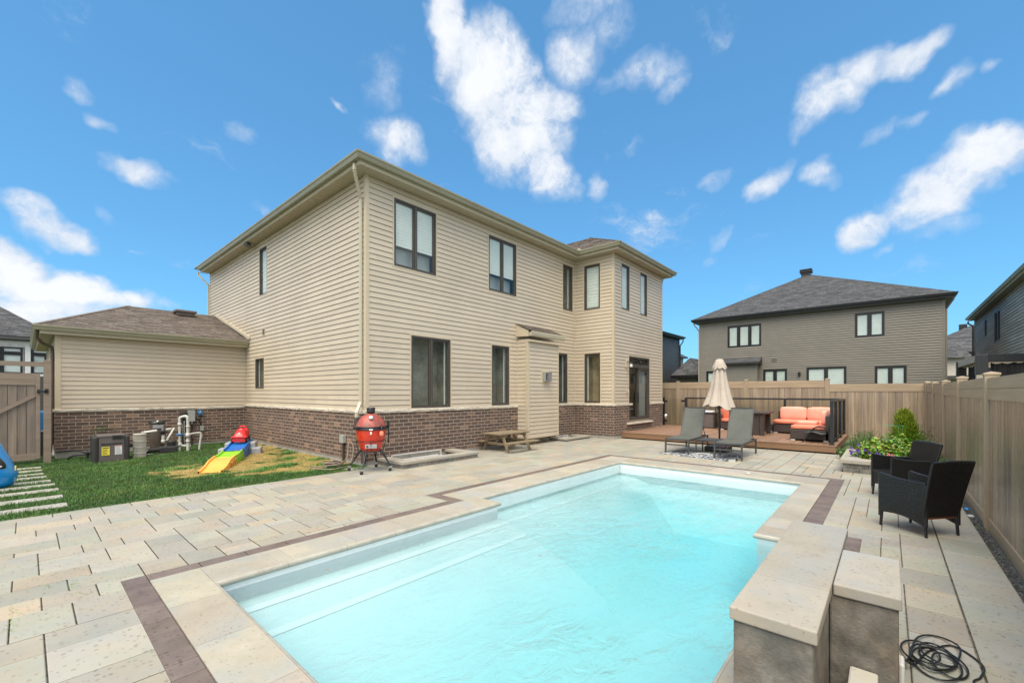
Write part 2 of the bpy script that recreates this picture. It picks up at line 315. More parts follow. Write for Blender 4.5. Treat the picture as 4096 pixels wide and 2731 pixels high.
# ------------------------------------------------------------------ mesh builder
def V3(*a): return Vector(a)
class MB:
    def __init__(s): s.v = []; s.f = []; s.c = []; s.m = []; s.sm = []; s.mi = 0
    def add(s, vs, fs, col=(1,1,1), smooth=False):
        o = len(s.v); s.v += [tuple(p) for p in vs]
        for f in fs: s.f.append([o+i for i in f]); s.c.append(col); s.m.append(s.mi); s.sm.append(smooth)
    def quad(s, a, b, c, d, col=(1,1,1)): s.add([a, b, c, d], [(0,1,2,3)], col)
    def box(s, x0, x1, y0, y1, z0, z1, col=(1,1,1)):
        s.add([(x,y,z) for z in (z0,z1) for y in (y0,y1) for x in (x0,x1)], [(0,2,3,1),(4,5,7,6),(0,1,5,4),(2,6,7,3),(0,4,6,2),(1,3,7,5)], col)
    def bbox(s, x0, x1, y0, y1, z0, z1, b=.01, col=(1,1,1)):     # bevelled box
        b = min(b, (x1-x0)*.45, (y1-y0)*.45, (z1-z0)*.45)
        bm = bmesh.new(); bmesh.ops.create_cube(bm, size=1)
        for v in bm.verts: v.co = Vector(((x0+x1)/2+v.co.x*(x1-x0), (y0+y1)/2+v.co.y*(y1-y0), (z0+z1)/2+v.co.z*(z1-z0)))
        bmesh.ops.bevel(bm, geom=bm.edges[:], offset=b, segments=2, affect='EDGES', profile=.5)
        s.bm(bm, col)
    def bm(s, bm, col=(1,1,1), M=None, smooth=False):
        bm.verts.index_update()
        s.add([(M @ v.co if M else v.co) for v in bm.verts], [[v.index for v in f.verts] for f in bm.faces], col, smooth); bm.free()
    def obox(s, c, ax, ay, az, hx, hy, hz, col=(1,1,1), b=0):        # oriented box
        ax, ay, az = Vector(ax).normalized(), Vector(ay).normalized(), Vector(az).normalized(); c = Vector(c)
        if b:
            o = len(s.v); s.bbox(-hx, hx, -hy, hy, -hz, hz, b, col)
            for i in range(o, len(s.v)): p = s.v[i]; s.v[i] = tuple(c+ax*p[0]+ay*p[1]+az*p[2])
        else:
            o = len(s.v); s.box(-hx, hx, -hy, hy, -hz, hz, col)
            for i in range(o, len(s.v)): p = s.v[i]; s.v[i] = tuple(c+ax*p[0]+ay*p[1]+az*p[2])
    def bar(s, a, b, wx, wy=None, col=(1,1,1), up=(0,0,1), bev=0):  # rectangular bar from a to b
        a, b = Vector(a), Vector(b); d = (b-a); l = d.length; d.normalize(); wy = wy or wx
        up = Vector(up)
        if abs(d.dot(up)) > .98: up = Vector((1,0,0))
        sx = d.cross(up).normalized(); sy = sx.cross(d).normalized()
        s.obox((a+b)/2, sx, d, sy, wx/2, l/2, wy/2, col, bev)
    def tube(s, pts, r, n=8, col=(1,1,1), closed=False, cap=True):
        pts = [Vector(p) for p in pts]; k = len(pts); rs = r if isinstance(r, (list, tuple)) else [r]*k
        vs = []; fs = []; prev = None
        for i, p in enumerate(pts):
            if closed: t = pts[(i+1) % k]-pts[i-1]
            else: t = pts[min(i+1, k-1)]-pts[max(i-1, 0)]
            t.normalize()
            if prev is None: u = t.orthogonal().normalized()
            else: u = (prev-t*prev.dot(t)); u = u.normalized() if u.length > 1e-6 else t.orthogonal().normalized()
            prev = u; w_ = t.cross(u)
            for j in range(n):
                a = 2*math.pi*j/n; vs.append(p+(u*math.cos(a)+w_*math.sin(a))*rs[i])
        for i in range(k if closed else k-1):
            i2 = (i+1) % k
            for j in range(n): j2 = (j+1) % n; fs.append((i*n+j, i*n+j2, i2*n+j2, i2*n+j))
        s.add(vs, fs, col, True)
        if cap and not closed: s.add(vs[:n], [tuple(range(n))[::-1]], col); s.add(vs[-n:], [tuple(range(n))], col)
    def lathe(s, prof, c=(0,0,0), n=24, col=(1,1,1), axis=None, smooth=True):   # prof: (r, z)
        c = Vector(c); vs = []; fs = []; k = len(prof)
        q = Vector(axis).to_track_quat('Z', 'Y') if axis else None
        for (r, z) in prof:
            for j in range(n):
                a = 2*math.pi*j/n; p = Vector((r*math.cos(a), r*math.sin(a), z)); vs.append(c+(q @ p if q else p))
        for i in range(k-1):
            for j in range(n): j2 = (j+1) % n; fs.append((i*n+j, i*n+j2, (i+1)*n+j2, (i+1)*n+j))
        s.add(vs, fs, col, smooth)
        s.add(vs[:n], [tuple(range(n))[::-1]], col); s.add(vs[-n:], [tuple(range(n))], col)
    def prism(s, poly, axis, a, b, col=(1,1,1)):     # polygon in the other two coordinates, extruded along axis
        def P(p, t): return {'x': (t, p[0], p[1]), 'y': (p[0], t, p[1]), 'z': (p[0], p[1], t)}[axis]
        n = len(poly); vs = [P(p, a) for p in poly]+[P(p, b) for p in poly]
        s.add(vs, [tuple(range(n)), tuple(range(2*n-1, n-1, -1))]+[(i, (i+1) % n, n+(i+1) % n, n+i) for i in range(n)], col)
    def build(s, name, m, parent=None, world=True, loc=None, bevel=0, sub=0, rough=None):
        me = bpy.data.meshes.new(name)
        off = Vector((0,0,0))
        if parent is not None and world:
            off = parent.matrix_basis.translation/S
            p = parent.parent
            while p is not None: off = off+p.matrix_basis.translation/S; p = p.parent
        me.from_pydata([tuple((Vector(p)-off)*S) for p in s.v], [], s.f)
        ms = m if isinstance(m, (list, tuple)) else [m]
        for q in ms: me.materials.append(MATS[q])
        for i, p in enumerate(me.polygons): p.material_index = s.m[i]; p.use_smooth = s.sm[i]
        bmn = bmesh.new(); bmn.from_mesh(me)
        bmesh.ops.recalc_face_normals(bmn, faces=bmn.faces[:]) if s.fixn else None
        bmn.to_mesh(me); bmn.free()
        me.uv_layers.new(name='UVMap'); me.color_attributes.new('Col', 'FLOAT_COLOR', 'CORNER'); uv = me.uv_layers['UVMap']; ca = me.color_attributes['Col']
        for i, p in enumerate(me.polygons):
            n = p.normal; ax = max(range(3), key=lambda k: abs(n[k])); c = (*s.c[i][:3], 1)
            for li in p.loop_indices:
                co = me.vertices[me.loops[li].vertex_index].co+off*S
                uv.data[li].uv = (co.y, co.z) if ax == 0 else (co.x, co.z) if ax == 1 else (co.x, co.y)
                ca.data[li].color = c
        o = bpy.data.objects.new(name, me); sc.collection.objects.link(o)
        if parent is not None: o.parent = parent
        if loc is not None: o.location = Vector(loc)*S
        if bevel:
            bv = o.modifiers.new('bevel', 'BEVEL'); bv.width = bevel*S; bv.segments = 2; bv.limit_method = 'ANGLE'; bv.harden_normals = False
        if sub: sb = o.modifiers.new('sub', 'SUBSURF'); sb.levels = sub; sb.render_levels = sub
        return o
    fixn = True
def tag(o, label=None, cat=None, group=None, kind=None):
    if label: o['label'] = label
    if cat: o['category'] = cat
    if group: o['group'] = group
    if kind: o['kind'] = kind
    return o
def thing(name, label, cat, loc=(0,0,0), rz=0, group=None):
    o = bpy.data.objects.new(name, None); sc.collection.objects.link(o); o.empty_display_size = .2
    o.location = Vector(loc)*S; o.rotation_euler = (0, 0, rz); tag(o, label, cat, group); return o
def copy_tree(o, parent=None):
    c = o.copy(); sc.collection.objects.link(c)
    if parent is not None: c.parent = parent
    for ch in list(o.children): copy_tree(ch, c)
    return c
def part(mb, name, m, p, **k): return mb.build(name, m, p, **k)
def g3(v): return (v, v, v)
def rc(a=.9, b=1.1): v = rnd.uniform(a, b); return (v, v, v)

# ------------------------------------------------------------------ generic house pieces
PITCH = .1016
def siding(mb, axis, plane, sgn, a0, a1, z0, z1, holes=(), pitch=PITCH, depth=.015, zref=1.0, zfun=None, seam=3.2, var=.03):
    """clapboards on the plane axis=plane, facing sgn, between a0..a1 and z0..z1, around holes (a0,a1,z0,z1)"""
    def P(a, z, d): return (plane+sgn*d, a, z) if axis == 'x' else (a, plane+sgn*d, z)
    k = math.floor((z0-zref)/pitch); z = zref+k*pitch
    cuts0 = sorted({z0, z1} | {h[2] for h in holes if z0 < h[2] < z1} | {h[3] for h in holes if z0 < h[3] < z1})
    while z < z1-1e-4:
        zs = sorted({max(z, z0), min(z+pitch, z1)} | {c for c in cuts0 if z+1e-4 < c < z+pitch-1e-4})
        b1 = a1 if zfun is None else min(a1, zfun(z+pitch*.5))
        off = rnd.uniform(0, seam); segs = []
        s0 = a0+off-seam
        while s0 < b1: segs.append((max(a0, s0), min(b1, s0+seam))); s0 += seam
        for za, zb in zip(zs, zs[1:]):
            if zb-za < 1e-4: continue
            zm = (za+zb)/2
            hs = sorted([(h[0], h[1]) for h in holes if h[2] < zm < h[3]])
            for (s1, s2) in segs:
                if s2-s1 < .004: continue
                col = g3(1+rnd.uniform(-var, var)); iv = [(s1, s2)]
                for h in hs:
                    nv = []
                    for (p, q) in iv:
                        if h[1] <= p or h[0] >= q: nv.append((p, q)); continue
                        if h[0] > p: nv.append((p, h[0]))
                        if h[1] < q: nv.append((h[1], q))
                    iv = nv
                for (p, q) in iv:
                    if q-p < .008: continue
                    if p == s1 and s1 > a0+.01: p += .0016
                    if q == s2 and s2 < b1-.01: q -= .0016
                    t = (za-z)/pitch; t2 = (zb-z)/pitch; g = .075
                    D_ = lambda k: depth*(1-(k-g)*.85)+.001
                    if t < g:            # recessed gap under each overhang, its shadow deepened by a darker colour
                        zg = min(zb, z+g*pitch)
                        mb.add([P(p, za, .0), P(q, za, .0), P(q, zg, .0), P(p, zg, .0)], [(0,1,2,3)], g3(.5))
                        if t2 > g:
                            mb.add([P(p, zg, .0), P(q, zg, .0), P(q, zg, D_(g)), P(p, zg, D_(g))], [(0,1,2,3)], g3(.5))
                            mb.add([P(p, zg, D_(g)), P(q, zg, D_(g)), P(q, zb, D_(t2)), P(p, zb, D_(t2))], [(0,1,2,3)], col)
                    else: mb.add([P(p, za, D_(t)), P(q, za, D_(t)), P(q, zb, D_(t2)), P(p, zb, D_(t2))], [(0,1,2,3)], col)
        z += pitch
def wallbox(mb, axis, plane, sgn, a0, a1, z0, z1, th, proud=0.0, col=(1,1,1)):
    p0, p1 = sorted((plane+sgn*proud, plane+sgn*(proud-th)))
    if axis == 'x': mb.box(p0, p1, a0, a1, z0, z1, col)
    else: mb.box(a0, a1, p0, p1, z0, z1, col)
def ring(mb, axis, plane, sgn, a0, a1, z0, z1, wd, th, proud, col=(1,1,1)):      # a rectangular frame of bars
    wallbox(mb, axis, plane, sgn, a0, a1, z1-wd, z1, th, proud, col); wallbox(mb, axis, plane, sgn, a0, a1, z0, z0+wd, th, proud, col)
    wallbox(mb, axis, plane, sgn, a0, a0+wd, z0+wd, z1-wd, th, proud, col); wallbox(mb, axis, plane, sgn, a1-wd, a1, z0+wd, z1-wd, th, proud, col)
def window(parent, axis, plane, sgn, a0, a1, z0, z1, lights=1, fill='blind', fm='window_frame', trim='trim', fw=.05, blind=1.0, rev=.45, name='window', trimw=.03, label=None):
    f = MB(); ring(f, axis, plane, sgn, a0, a1, z0, z1, fw*.62, .09, .012)
    wds = (a1-a0)/lights
    for i in range(1, lights): c = a0+i*wds; wallbox(f, axis, plane, sgn, c-fw*.42, c+fw*.42, z0+fw*.6, z1-fw*.6, .085, .008)
    for i in range(lights):
        b0 = a0+i*wds+(fw*.6 if i == 0 else fw*.42); b1 = a0+(i+1)*wds-(fw*.6 if i == lights-1 else fw*.42)
        ring(f, axis, plane, sgn, b0, b1, z0+fw*.6, z1-fw*.6, fw*.55, .045, -.012)
    W = part(f, name, fm, parent)
    if label: W['label'] = label
    if trim:
        t = MB(); ring(t, axis, plane, sgn, a0-trimw, a1+trimw, z0-trimw, z1+trimw, trimw-.002, .03, .016)
        part(t, 'trim', trim, W)
    gl = MB()
    for i in range(lights):
        b0 = a0+i*wds+fw*.9; b1 = a0+(i+1)*wds-fw*.9
        pl = plane-sgn*.03
        def P(a, z): return (pl, a, z) if axis == 'x' else (a, pl, z)
        gl.add([P(b0, z0+fw), P(b1, z0+fw), P(b1, z1-fw), P(b0, z1-fw)], [(0,1,2,3)])
    gl.fixn = False; part(gl, 'pane', 'window_glass', W)
    # the room or the blind behind the glass
    r = MB()
    if fill in ('dark', 'warm'):
        q0, q1 = plane-sgn*.09, plane-sgn*rev
        def Q(a, z, p): return (p, a, z) if axis == 'x' else (a, p, z)
        cs = [(a0, z0), (a1, z0), (a1, z1), (a0, z1)]
        vs = [Q(a, z, q0) for a, z in cs]+[Q(a, z, q1) for a, z in cs]
        r.add(vs, [(4,5,6,7)]+[(i, (i+1) % 4, 4+(i+1) % 4, 4+i) for i in range(4)])
        part(r, 'reveal', 'room_dark' if fill == 'dark' else 'room_warm', W)
        e = MB(); wallbox(e, axis, plane, sgn, a1-fw*1.5, a1-fw*1.2, z0+fw, z1-fw, .03, -.1) if sgn < 0 and axis == 'y' else wallbox(e, axis, plane, sgn, a1-fw*1.7, a1-fw*1.3, z0+fw, z1-fw, .02, -.06)
        part(e, 'jamb', 'blind_white', W)
    else:
        n = max(6, int((z1-z0)/.045)); zb = z1-(z1-z0)*blind; q = (z1-zb)/n
        for k in range(n):
            pr = -.052-.006*(k % 2); c = g3(.97 if k % 2 else (.80 if fill == 'zebra' else .90))
            wallbox(r, axis, plane, sgn, a0+.01, a1-.01, z1-(k+1)*q, z1-k*q, .006, pr, c)
        if blind < 1: wallbox(r, axis, plane, sgn, a0+.01, a1-.01, z0, zb, .01, -.2, g3(.62))
        part(r, 'blind', 'blind_white', W)
        bk = MB(); wallbox(bk, axis, plane, sgn, a0, a1, z0, z1, .02, -.26); part(bk, 'reveal', 'room_dark', W)
    return W
def sweep(mb, prof, path, closed=False, cols=None):
    """profile points (out, z) carried along a horizontal path (x,y) with mitred corners; out = to the right of travel"""
    n = len(path); rings = []
    for i, p in enumerate(path):
        p = Vector((p[0], p[1])); d1 = d2 = None
        if closed or i > 0: d1 = (p-Vector(path[i-1][:2])).normalized()
        if closed or i < n-1: d2 = (Vector(path[(i+1) % n][:2])-p).normalized()
        if d1 is None: d1 = d2
        if d2 is None: d2 = d1
        n1 = Vector((d1.y, -d1.x)); n2 = Vector((d2.y, -d2.x)); m = (n1+n2); m = m.normalized()/max(.2, m.normalized().dot(n1))
        rings.append([(p.x+m.x*o, p.y+m.y*o, z) for o, z in prof])
    k = len(prof)
    for i in range(n if closed else n-1):
        a, b = rings[i], rings[(i+1) % n]
        for j in range(k-1): mb.add([a[j], b[j], b[j+1], a[j+1]], [(0,1,2,3)], (1,1,1) if cols is None else cols[j])
    if not closed:
        for r_ in (rings[0], rings[-1]): mb.add(r_, [tuple(range(k))])
def eaves(parent, path, zt, gut='gutter_paint', wall_over=.39, soffit='soffit', lip='gutter_lip', fh=.14, grooves=True):
    """path runs along the wall line with the outside on its right; builds gutter, fascia, soffit"""
    o = wall_over; g = MB()
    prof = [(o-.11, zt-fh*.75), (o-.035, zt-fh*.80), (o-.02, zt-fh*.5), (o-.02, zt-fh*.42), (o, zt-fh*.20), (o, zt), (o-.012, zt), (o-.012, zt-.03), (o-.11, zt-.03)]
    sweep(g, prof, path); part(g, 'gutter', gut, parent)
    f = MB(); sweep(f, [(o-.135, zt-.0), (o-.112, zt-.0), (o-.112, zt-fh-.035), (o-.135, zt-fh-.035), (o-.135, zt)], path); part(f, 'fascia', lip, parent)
    s_ = MB(); sweep(s_, [(o-.13, zt-fh-.012), (-.02, zt-fh-.012), (-.02, zt-fh+.004), (o-.13, zt-fh+.004)], path)
    if grooves:
        for a, b in zip(path, path[1:]):
            a, b = Vector(a[:2]), Vector(b[:2]); d = (b-a); L_ = d.length; d.normalize(); nn = Vector((d.y, -d.x)); k = int(L_/.1)
            for i in range(-3, k+4):
                t = .05+i*.1
                if t < -.2 or t > L_+.2: continue
                c = a+d*t+nn*(o*.5-.06); c = Vector((c.x, c.y, zt-fh-.0125))
                s_.obox(c, (d.x, d.y, 0), (nn.x, nn.y, 0), (0,0,1), .004, (o-.14)/2, .003, g3(.35))
    part(s_, 'soffit', soffit, parent)
def shingle_plane(mb, p0, p1, p2, p3, row=.11, seed=0, lo=.72, hi=1.25, tab=.28, cvar=None):
    """p0-p1 lower edge, p3-p2 upper edge; rows of shingles with own tones; the rows step slightly"""
    rr = random.Random(seed); p0, p1, p2, p3 = map(Vector, (p0, p1, p2, p3))
    n = (p1-p0).cross(p3-p0).normalized()
    if n.z < 0: n = -n
    hgt = max((p3-p0).length, (p2-p1).length); k = max(1, int(hgt/row))
    base = (p1-p0).normalized()
    for i in range(k):
        t0, t1 = i/k, (i+1)/k
        a, b = p0.lerp(p3, t0), p1.lerp(p2, t0); c, d = p0.lerp(p3, t1), p1.lerp(p2, t1)
        L0 = (b-a).length
        if L0 < .01: continue
        x = -rr.uniform(0, tab); 
        while x < L0:
            wdt = rr.uniform(.5, 1.4)*tab; s0, s1 = max(0, x)/L0, min(L0, x+wdt)/L0
            if s1 > s0:
                v = rr.uniform(lo, hi); col = (v, v*rr.uniform(.96, 1.02), v*rr.uniform(.93, 1.04))
                lift = n*(.006+rr.choice((0, .003)))
                mb.add([a.lerp(b, s0)+lift, a.lerp(b, s1)+lift, c.lerp(d, s1)+n*.001, c.lerp(d, s0)+n*.001], [(0,1,2,3)], col)
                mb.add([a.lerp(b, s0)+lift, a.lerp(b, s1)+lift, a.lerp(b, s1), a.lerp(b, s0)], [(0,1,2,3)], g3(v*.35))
            x += wdt
def downspout(mb, pts, w=.055):
    for a, b in zip(pts, pts[1:]): mb.bar(a, b, w, w*.8, bev=.006)
def struct(mb, name, m, **k): o = mb.build(name, m, **k); o['kind'] = 'structure'; return o
# ================================================================== THE SETTING
mb = MB(); mb.box(-400, 400, -400, 400, -3.0, -.45); mb_ = mb
mb = MB()
# one big sheet round the yard with the pool cut out of it
def sheet(m, rects, z, col=(1,1,1)):
    for (a, b, c, d) in rects: m.quad((a,c,z), (b,c,z), (b,d,z), (a,d,z), col)
PX0, PX1, PY0, PY1 = .75, 7.85, .45, 4.1
sheet(mb, [(-900, PX0, -900, 900), (PX1, 900, -900, 900), (PX0, PX1, -900, PY0), (PX0, PX1, PY1, 900)], -.16)
struct(mb, 'ground', 'far_grass')
# bedding sand under the pavers
mb = MB(); sheet(mb, [(-5, .8, -.665, 7.0), (.8, 7.8, -.665, .5), (.8, 7.8, 4.05, 7.0), (3.72, 11.75, 4.05, 7.25), (7.8, 9.23, -.665, 4.05), (9.23, 11.75, .60, 4.05)], -.013)
struct(mb, 'bedding_sand', 'joint_sand')
# pavers: one packing over the yard, cut to the paved region
U = .13
sizes = [(3,2),(2,3),(3,3),(3,2),(2,4),(2,3),(2,2),(3,3),(4,2),(2,3),(2,2)]
nx, ny = int((12.2+5)/U), int((7.6+.35)/U)
occ = [[False]*(ny+1) for _ in range(nx+1)]
regions = [(-5, .45, -.345, 7.0), (.45, 3.48, 4.13, 7.0), (3.48, 3.72, 4.57, 7.0), (3.72, 11.72, 4.57, 7.25), (8.4, 9.23, -.345, 4.57), (9.23, 11.72, .6, 4.57),
           (.45, 5.1, -.345, .18), (5.1, 8.4, -.345, .5)]
pav = MB(); pr = random.Random(11)
tones = [(1.0,1.0,1.0),(1.06,1.0,.90),(.88,.95,.92),(.94,.94,.97),(1.08,1.0,.86),(.97,1.04,.96),(1.14,.99,.80),(.84,.88,.90),(1.0,1.0,.97),(.93,1.0,.93),(1.04,.97,.92)]
def pave(x0, x1, y0, y1, col, gx=.0034, gy=.0030):
    x0 += gx; x1 -= gx; y0 += gy; y1 -= gy
    for (a, b, c, d) in regions:
        u0, u1, v0, v1 = max(x0, a), min(x1, b), max(y0, c), min(y1, d)
        if u1-u0 < .004 or v1-v0 < .004: continue
        zz = pr.uniform(-.0008, .0008)
        e = .004
        T_ = [(u0+e, v0+e), (u1-e, v0+e), (u1-e, v1-e), (u0+e, v1-e)]
        if abs(u0-x0) > 1e-6: T_[0] = (u0, T_[0][1]); T_[3] = (u0, T_[3][1])
        if abs(u1-x1) > 1e-6: T_[1] = (u1, T_[1][1]); T_[2] = (u1, T_[2][1])
        if abs(v0-y0) > 1e-6: T_[0] = (T_[0][0], v0); T_[1] = (T_[1][0], v0)
        if abs(v1-y1) > 1e-6: T_[2] = (T_[2][0], v1); T_[3] = (T_[3][0], v1)
        B_ = [(u0, v0), (u1, v0), (u1, v1), (u0, v1)]
        vs = [(p[0], p[1], zz) for p in T_]+[(p[0], p[1], zz-.003) for p in B_]+[(p[0], p[1], -.02) for p in B_]
        pav.add(vs, [(0,1,2,3)]+[(i, (i+1) % 4, 4+(i+1) % 4, 4+i) for i in range(4)], col); pav.add(vs, [(4+i, 4+(i+1) % 4, 8+(i+1) % 4, 8+i) for i in range(4)], (.20,.17,.13))
for i in range(nx):
    for j in range(ny):
        if occ[i][j]: continue
        pr.shuffle(sizes); pick = (1, 1)
        for (a, b) in sizes+[(2,1),(1,2),(1,1)]:
            if i+a <= nx and j+b <= ny and all(not occ[i+p][j+q] for p in range(a) for q in range(b)):
                pick = (a, b); break
        a, b = pick
        for p in range(a):
            for q in range(b): occ[i+p][j+q] = True
        t = pr.choice(tones); v = pr.uniform(.86, 1.06)
        pave(-5+i*U, -5+(i+a)*U, -.345+j*U, -.345+(j+b)*U, tuple((1+(c-1)*.6)*v for c in t))
# the wide border course along the fence
x = -4.9; regions_all = regions
regions = [(-5, 9.23, -.66, -.35)]
while x < 9.2:
    l_ = pr.choice((.42, .5, .58)); t = pr.choice(tones); v = pr.uniform(.94, 1.06)
    pave(x, x+l_, -.66, -.35, tuple((1+(c-1)*.6)*v for c in t), .002, .002); x += l_
struct(pav, 'paved_patio', 'paver')
# dark band round the pool
bd = MB(); regions = [(-99, 99, -99, 99)]; keep = pav; pav = bd
def course(a, b, c, d, n=None, ln=.33):
    if b-a > d-c:
        n = n or max(1, round((b-a)/ln)); w_ = (b-a)/n
        for k in range(n): v = pr.uniform(.84, 1.12); pave(a+k*w_, a+(k+1)*w_, c, d, (v, v*pr.uniform(.96,1.02), v*pr.uniform(.95, 1.04)), .0018, .0018)
    else:
        n = n or max(1, round((d-c)/ln)); w_ = (d-c)/n
        for k in range(n): v = pr.uniform(.84, 1.12); pave(a, b, c+k*w_, c+(k+1)*w_, (v, v*pr.uniform(.96,1.02), v*pr.uniform(.95, 1.04)), .0018, .0018)
course(.45, .59, .18, 4.13, ln=.145); course(.59, 3.48, 3.98, 4.13); course(3.48, 3.63, 3.98, 4.57); course(3.63, 8.4, 4.42, 4.57)
course(8.25, 8.4, .5, 4.42, ln=.2); course(4.95, 8.25, .5, .67, ln=.16); course(4.95, 5.1, .18, .5, ln=.16); course(.59, 4.95, .18, .33, ln=.2)
struct(bd, 'paved_border', 'band_paver')
# gravel strip by the fence
mb = MB(); sheet(mb, [(-5, 15.5, -.80, -.66)], -.03); struct(mb, 'gravel_strip', 'gravel')
pb = MB()
for i in range(2600):
    x, y = rnd.uniform(.8, 9.5), rnd.uniform(-.735, -.665); r_ = rnd.uniform(.004, .011); v = rnd.choice((.7, .9, 1.2, 1.6))
    bm = bmesh.new(); bmesh.ops.create_icosphere(bm, subdivisions=1, radius=r_)
    for q in bm.verts: q.co *= rnd.uniform(.7, 1.2)
    pb.bm(bm, g3(v), Matrix.Translation((x, y, -.028+r_*.4)))
tag(pb.build('loose_gravel', 'gravel'), kind='stuff')

# ------------------------------------------------------------------ the pool
pool = thing('swimming_pool', 'white fibreglass swimming pool with pale stone coping, steps along its left side', 'pool', (4.3, 2.3, 0))
PIN = [(.887,.6), (.887,3.6), (3.85,3.6), (3.85,3.95), (7.7,3.95), (7.7,.95), (4.63,.95), (4.63,.6)]
cp = MB(); pav = cp
def cope(a, b, c, d, ln=.55):
    n = max(1, round(max(b-a, d-c)/ln)); al = (b-a) > (d-c)
    for k in range(n):
        v = pr.uniform(.90, 1.08); col = (v, v*pr.uniform(.97,1.02), v*pr.uniform(.93, 1.03))
        if al: w_ = (b-a)/n; x0, x1, y0, y1 = a+k*w_, a+(k+1)*w_, c, d
        else: w_ = (d-c)/n; x0, x1, y0, y1 = a, b, c+k*w_, c+(k+1)*w_
        cp.box(x0+.0012, x1-.0012, y0+.0012, y1-.0012, -.046, .004, col)
cope(.59, .887, .33, 3.98, .62); cope(.887, 3.63, 3.6, 3.98, .5); cope(3.63, 3.85, 3.6, 4.42, .9); cope(3.85, 8.25, 3.95, 4.42, .52)
cope(7.7, 8.25, .67, 3.95, .55); cope(4.95, 7.7, .67, .95, .42); cope(4.63, 4.95, .33, .95, .9); cope(.887, 4.63, .33, .6, .5)
part(cp, 'coping', 'coping', pool)
ns = MB(); segs = []
for i in range(len(PIN)):
    a, b = Vector(PIN[i]), Vector(PIN[(i+1) % len(PIN)])
# rounded nose along the inner edge (path turned so the water is on its right)
prof = [(0, .004)]+[(.024*math.sin(t), -.021+.025*math.cos(t)) for t in [math.pi*k/7 for k in range(0, 8)]]+[(0, -.046)]
sweep(ns, prof, PIN, closed=True)
for i, f in enumerate(ns.f): ns.sm[i] = True
ns.mi = 1; jn = ns                                  # joints of the nose
for i in range(len(PIN)):
    a, b = Vector(PIN[i]), Vector(PIN[(i+1) % len(PIN)]); L_ = (b-a).length; n = max(1, round(L_/.5)); d = (b-a).normalized(); nn = Vector((d.y, -d.x))
    for k in range(1, n):
        c = a+d*(L_*k/n); jn.add([(c.x+d.x*s_+nn.x*o*1.03, c.y+d.y*s_+nn.y*o*1.03, z+.0005) for s_ in (-.0012, .0012) for o, z in prof[1:-1]],
                               [(j, j+1, j+1+len(prof)-2, j+len(prof)-2) for j in range(len(prof)-3)])
part(ns, 'coping_nose', ['coping_nose', 'joint_sand'], pool)
sh = MB(); WZ = -.092; ZB = -.78; e = .012
PO = [(.887-e,.6-e), (.887-e,3.6+e), (3.85-e,3.6+e), (3.85-e,3.95+e), (7.7+e,3.95+e), (7.7+e,.95-e), (4.63-e,.95-e), (4.63-e,.6-e)]
for i in range(len(PO)):
    a, b = PO[i], PO[(i+1) % len(PO)]; k = 14
    for j in range(k):
        z0, z1 = ZB+(-.05-ZB)*j/k, ZB+(-.05-ZB)*(j+1)/k
        sh.add([(a[0], a[1], z0), (b[0], b[1], z0), (b[0], b[1], z1), (a[0], a[1], z1)], [(0,1,2,3)])
sh.quad((.8,.5,ZB), (7.8,.5,ZB), (7.8,4.05,ZB), (.8,4.05,ZB))
def bench(x0, x1, y0, y1, z, r=.03):       # a submerged step with a rounded nose
    sh.bbox(x0, x1, y0, y1, ZB-.1, z, r)
sh.prism([(3.63,-.20),(3.47,-.205),(3.44,-.225),(3.19,-.29),(3.16,-.31),(2.7,-.46),(2.0,ZB-.02),(3.63,ZB-.02)], 'x', .86, 3.86); sh.prism([(3.98,-.26),(3.62,-.27),(3.56,-.29),(3.1,-.42),(2.4,ZB-.02),(3.98,ZB-.02)], 'x', 3.861, 7.7)
for (y0_, z0_, y1_, z1_, xa_, xb_) in ((3.478, -.2005, 3.432, -.223, .89, 3.84), (3.198, -.284, 3.148, -.310, .89, 3.84), (3.622, -.266, 3.575, -.282, 3.88, 7.0)):
    stn = MB(); stn.fixn = False; stn.quad((xa_, y0_, z0_), (xb_, y0_, z0_), (xb_, y1_, z1_), (xa_, y1_, z1_)); part(stn, 'step_nosing', 'step_edge', pool)
sh.prism([(7.75,-.35),(7.25,-.36),(7.2,-.38),(6.5,ZB-.02),(7.75,ZB-.02)], 'y', .9, 4.0)
sh.fixn = False
part(sh, 'basin', 'pool_shell', pool)
rm = MB(); rm.fixn = False
e2 = e-.0015; PR_ = [(.887-e2,.6-e2), (.887-e2,3.6+e2), (3.85-e2,3.6+e2), (3.85-e2,3.95+e2), (7.7+e2,3.95+e2), (7.7+e2,.95-e2), (4.63-e2,.95-e2), (4.63-e2,.6-e2)]
for i in range(len(PR_)):
    a, b = PR_[i], PR_[(i+1) % len(PR_)]; rm.add([(a[0], a[1], -.22), (b[0], b[1], -.22), (b[0], b[1], -.045), (a[0], a[1], -.045)], [(0,1,2,3)])
part(rm, 'rim_band', 'pool_rim', pool)  # strip of basin wall lightened in colour against the coping's shade
lipm = MB(); sweep(lipm, [(-.011, WZ+.012), (.004, WZ+.008), (.004, WZ-.004), (-.011, WZ-.008)], PIN, closed=True); None
wt = MB(); q = .0105
WP = [(.887-q,.6-q), (.887-q,3.6+q), (3.85-q,3.6+q), (3.85-q,3.95+q), (7.7+q,3.95+q), (7.7+q,.95-q), (4.63-q,.95-q), (4.63-q,.6-q)]
n = len(WP); vs = [(x, y, WZ) for x, y in WP]+[(x, y, -1.05) for x, y in WP]
wt.add(vs, [tuple(range(n)), tuple(range(2*n-1, n-1, -1))]+[(i, (i+1) % n, n+(i+1) % n, n+i) for i in range(n)])
struct(wt, 'water', 'pool_water')

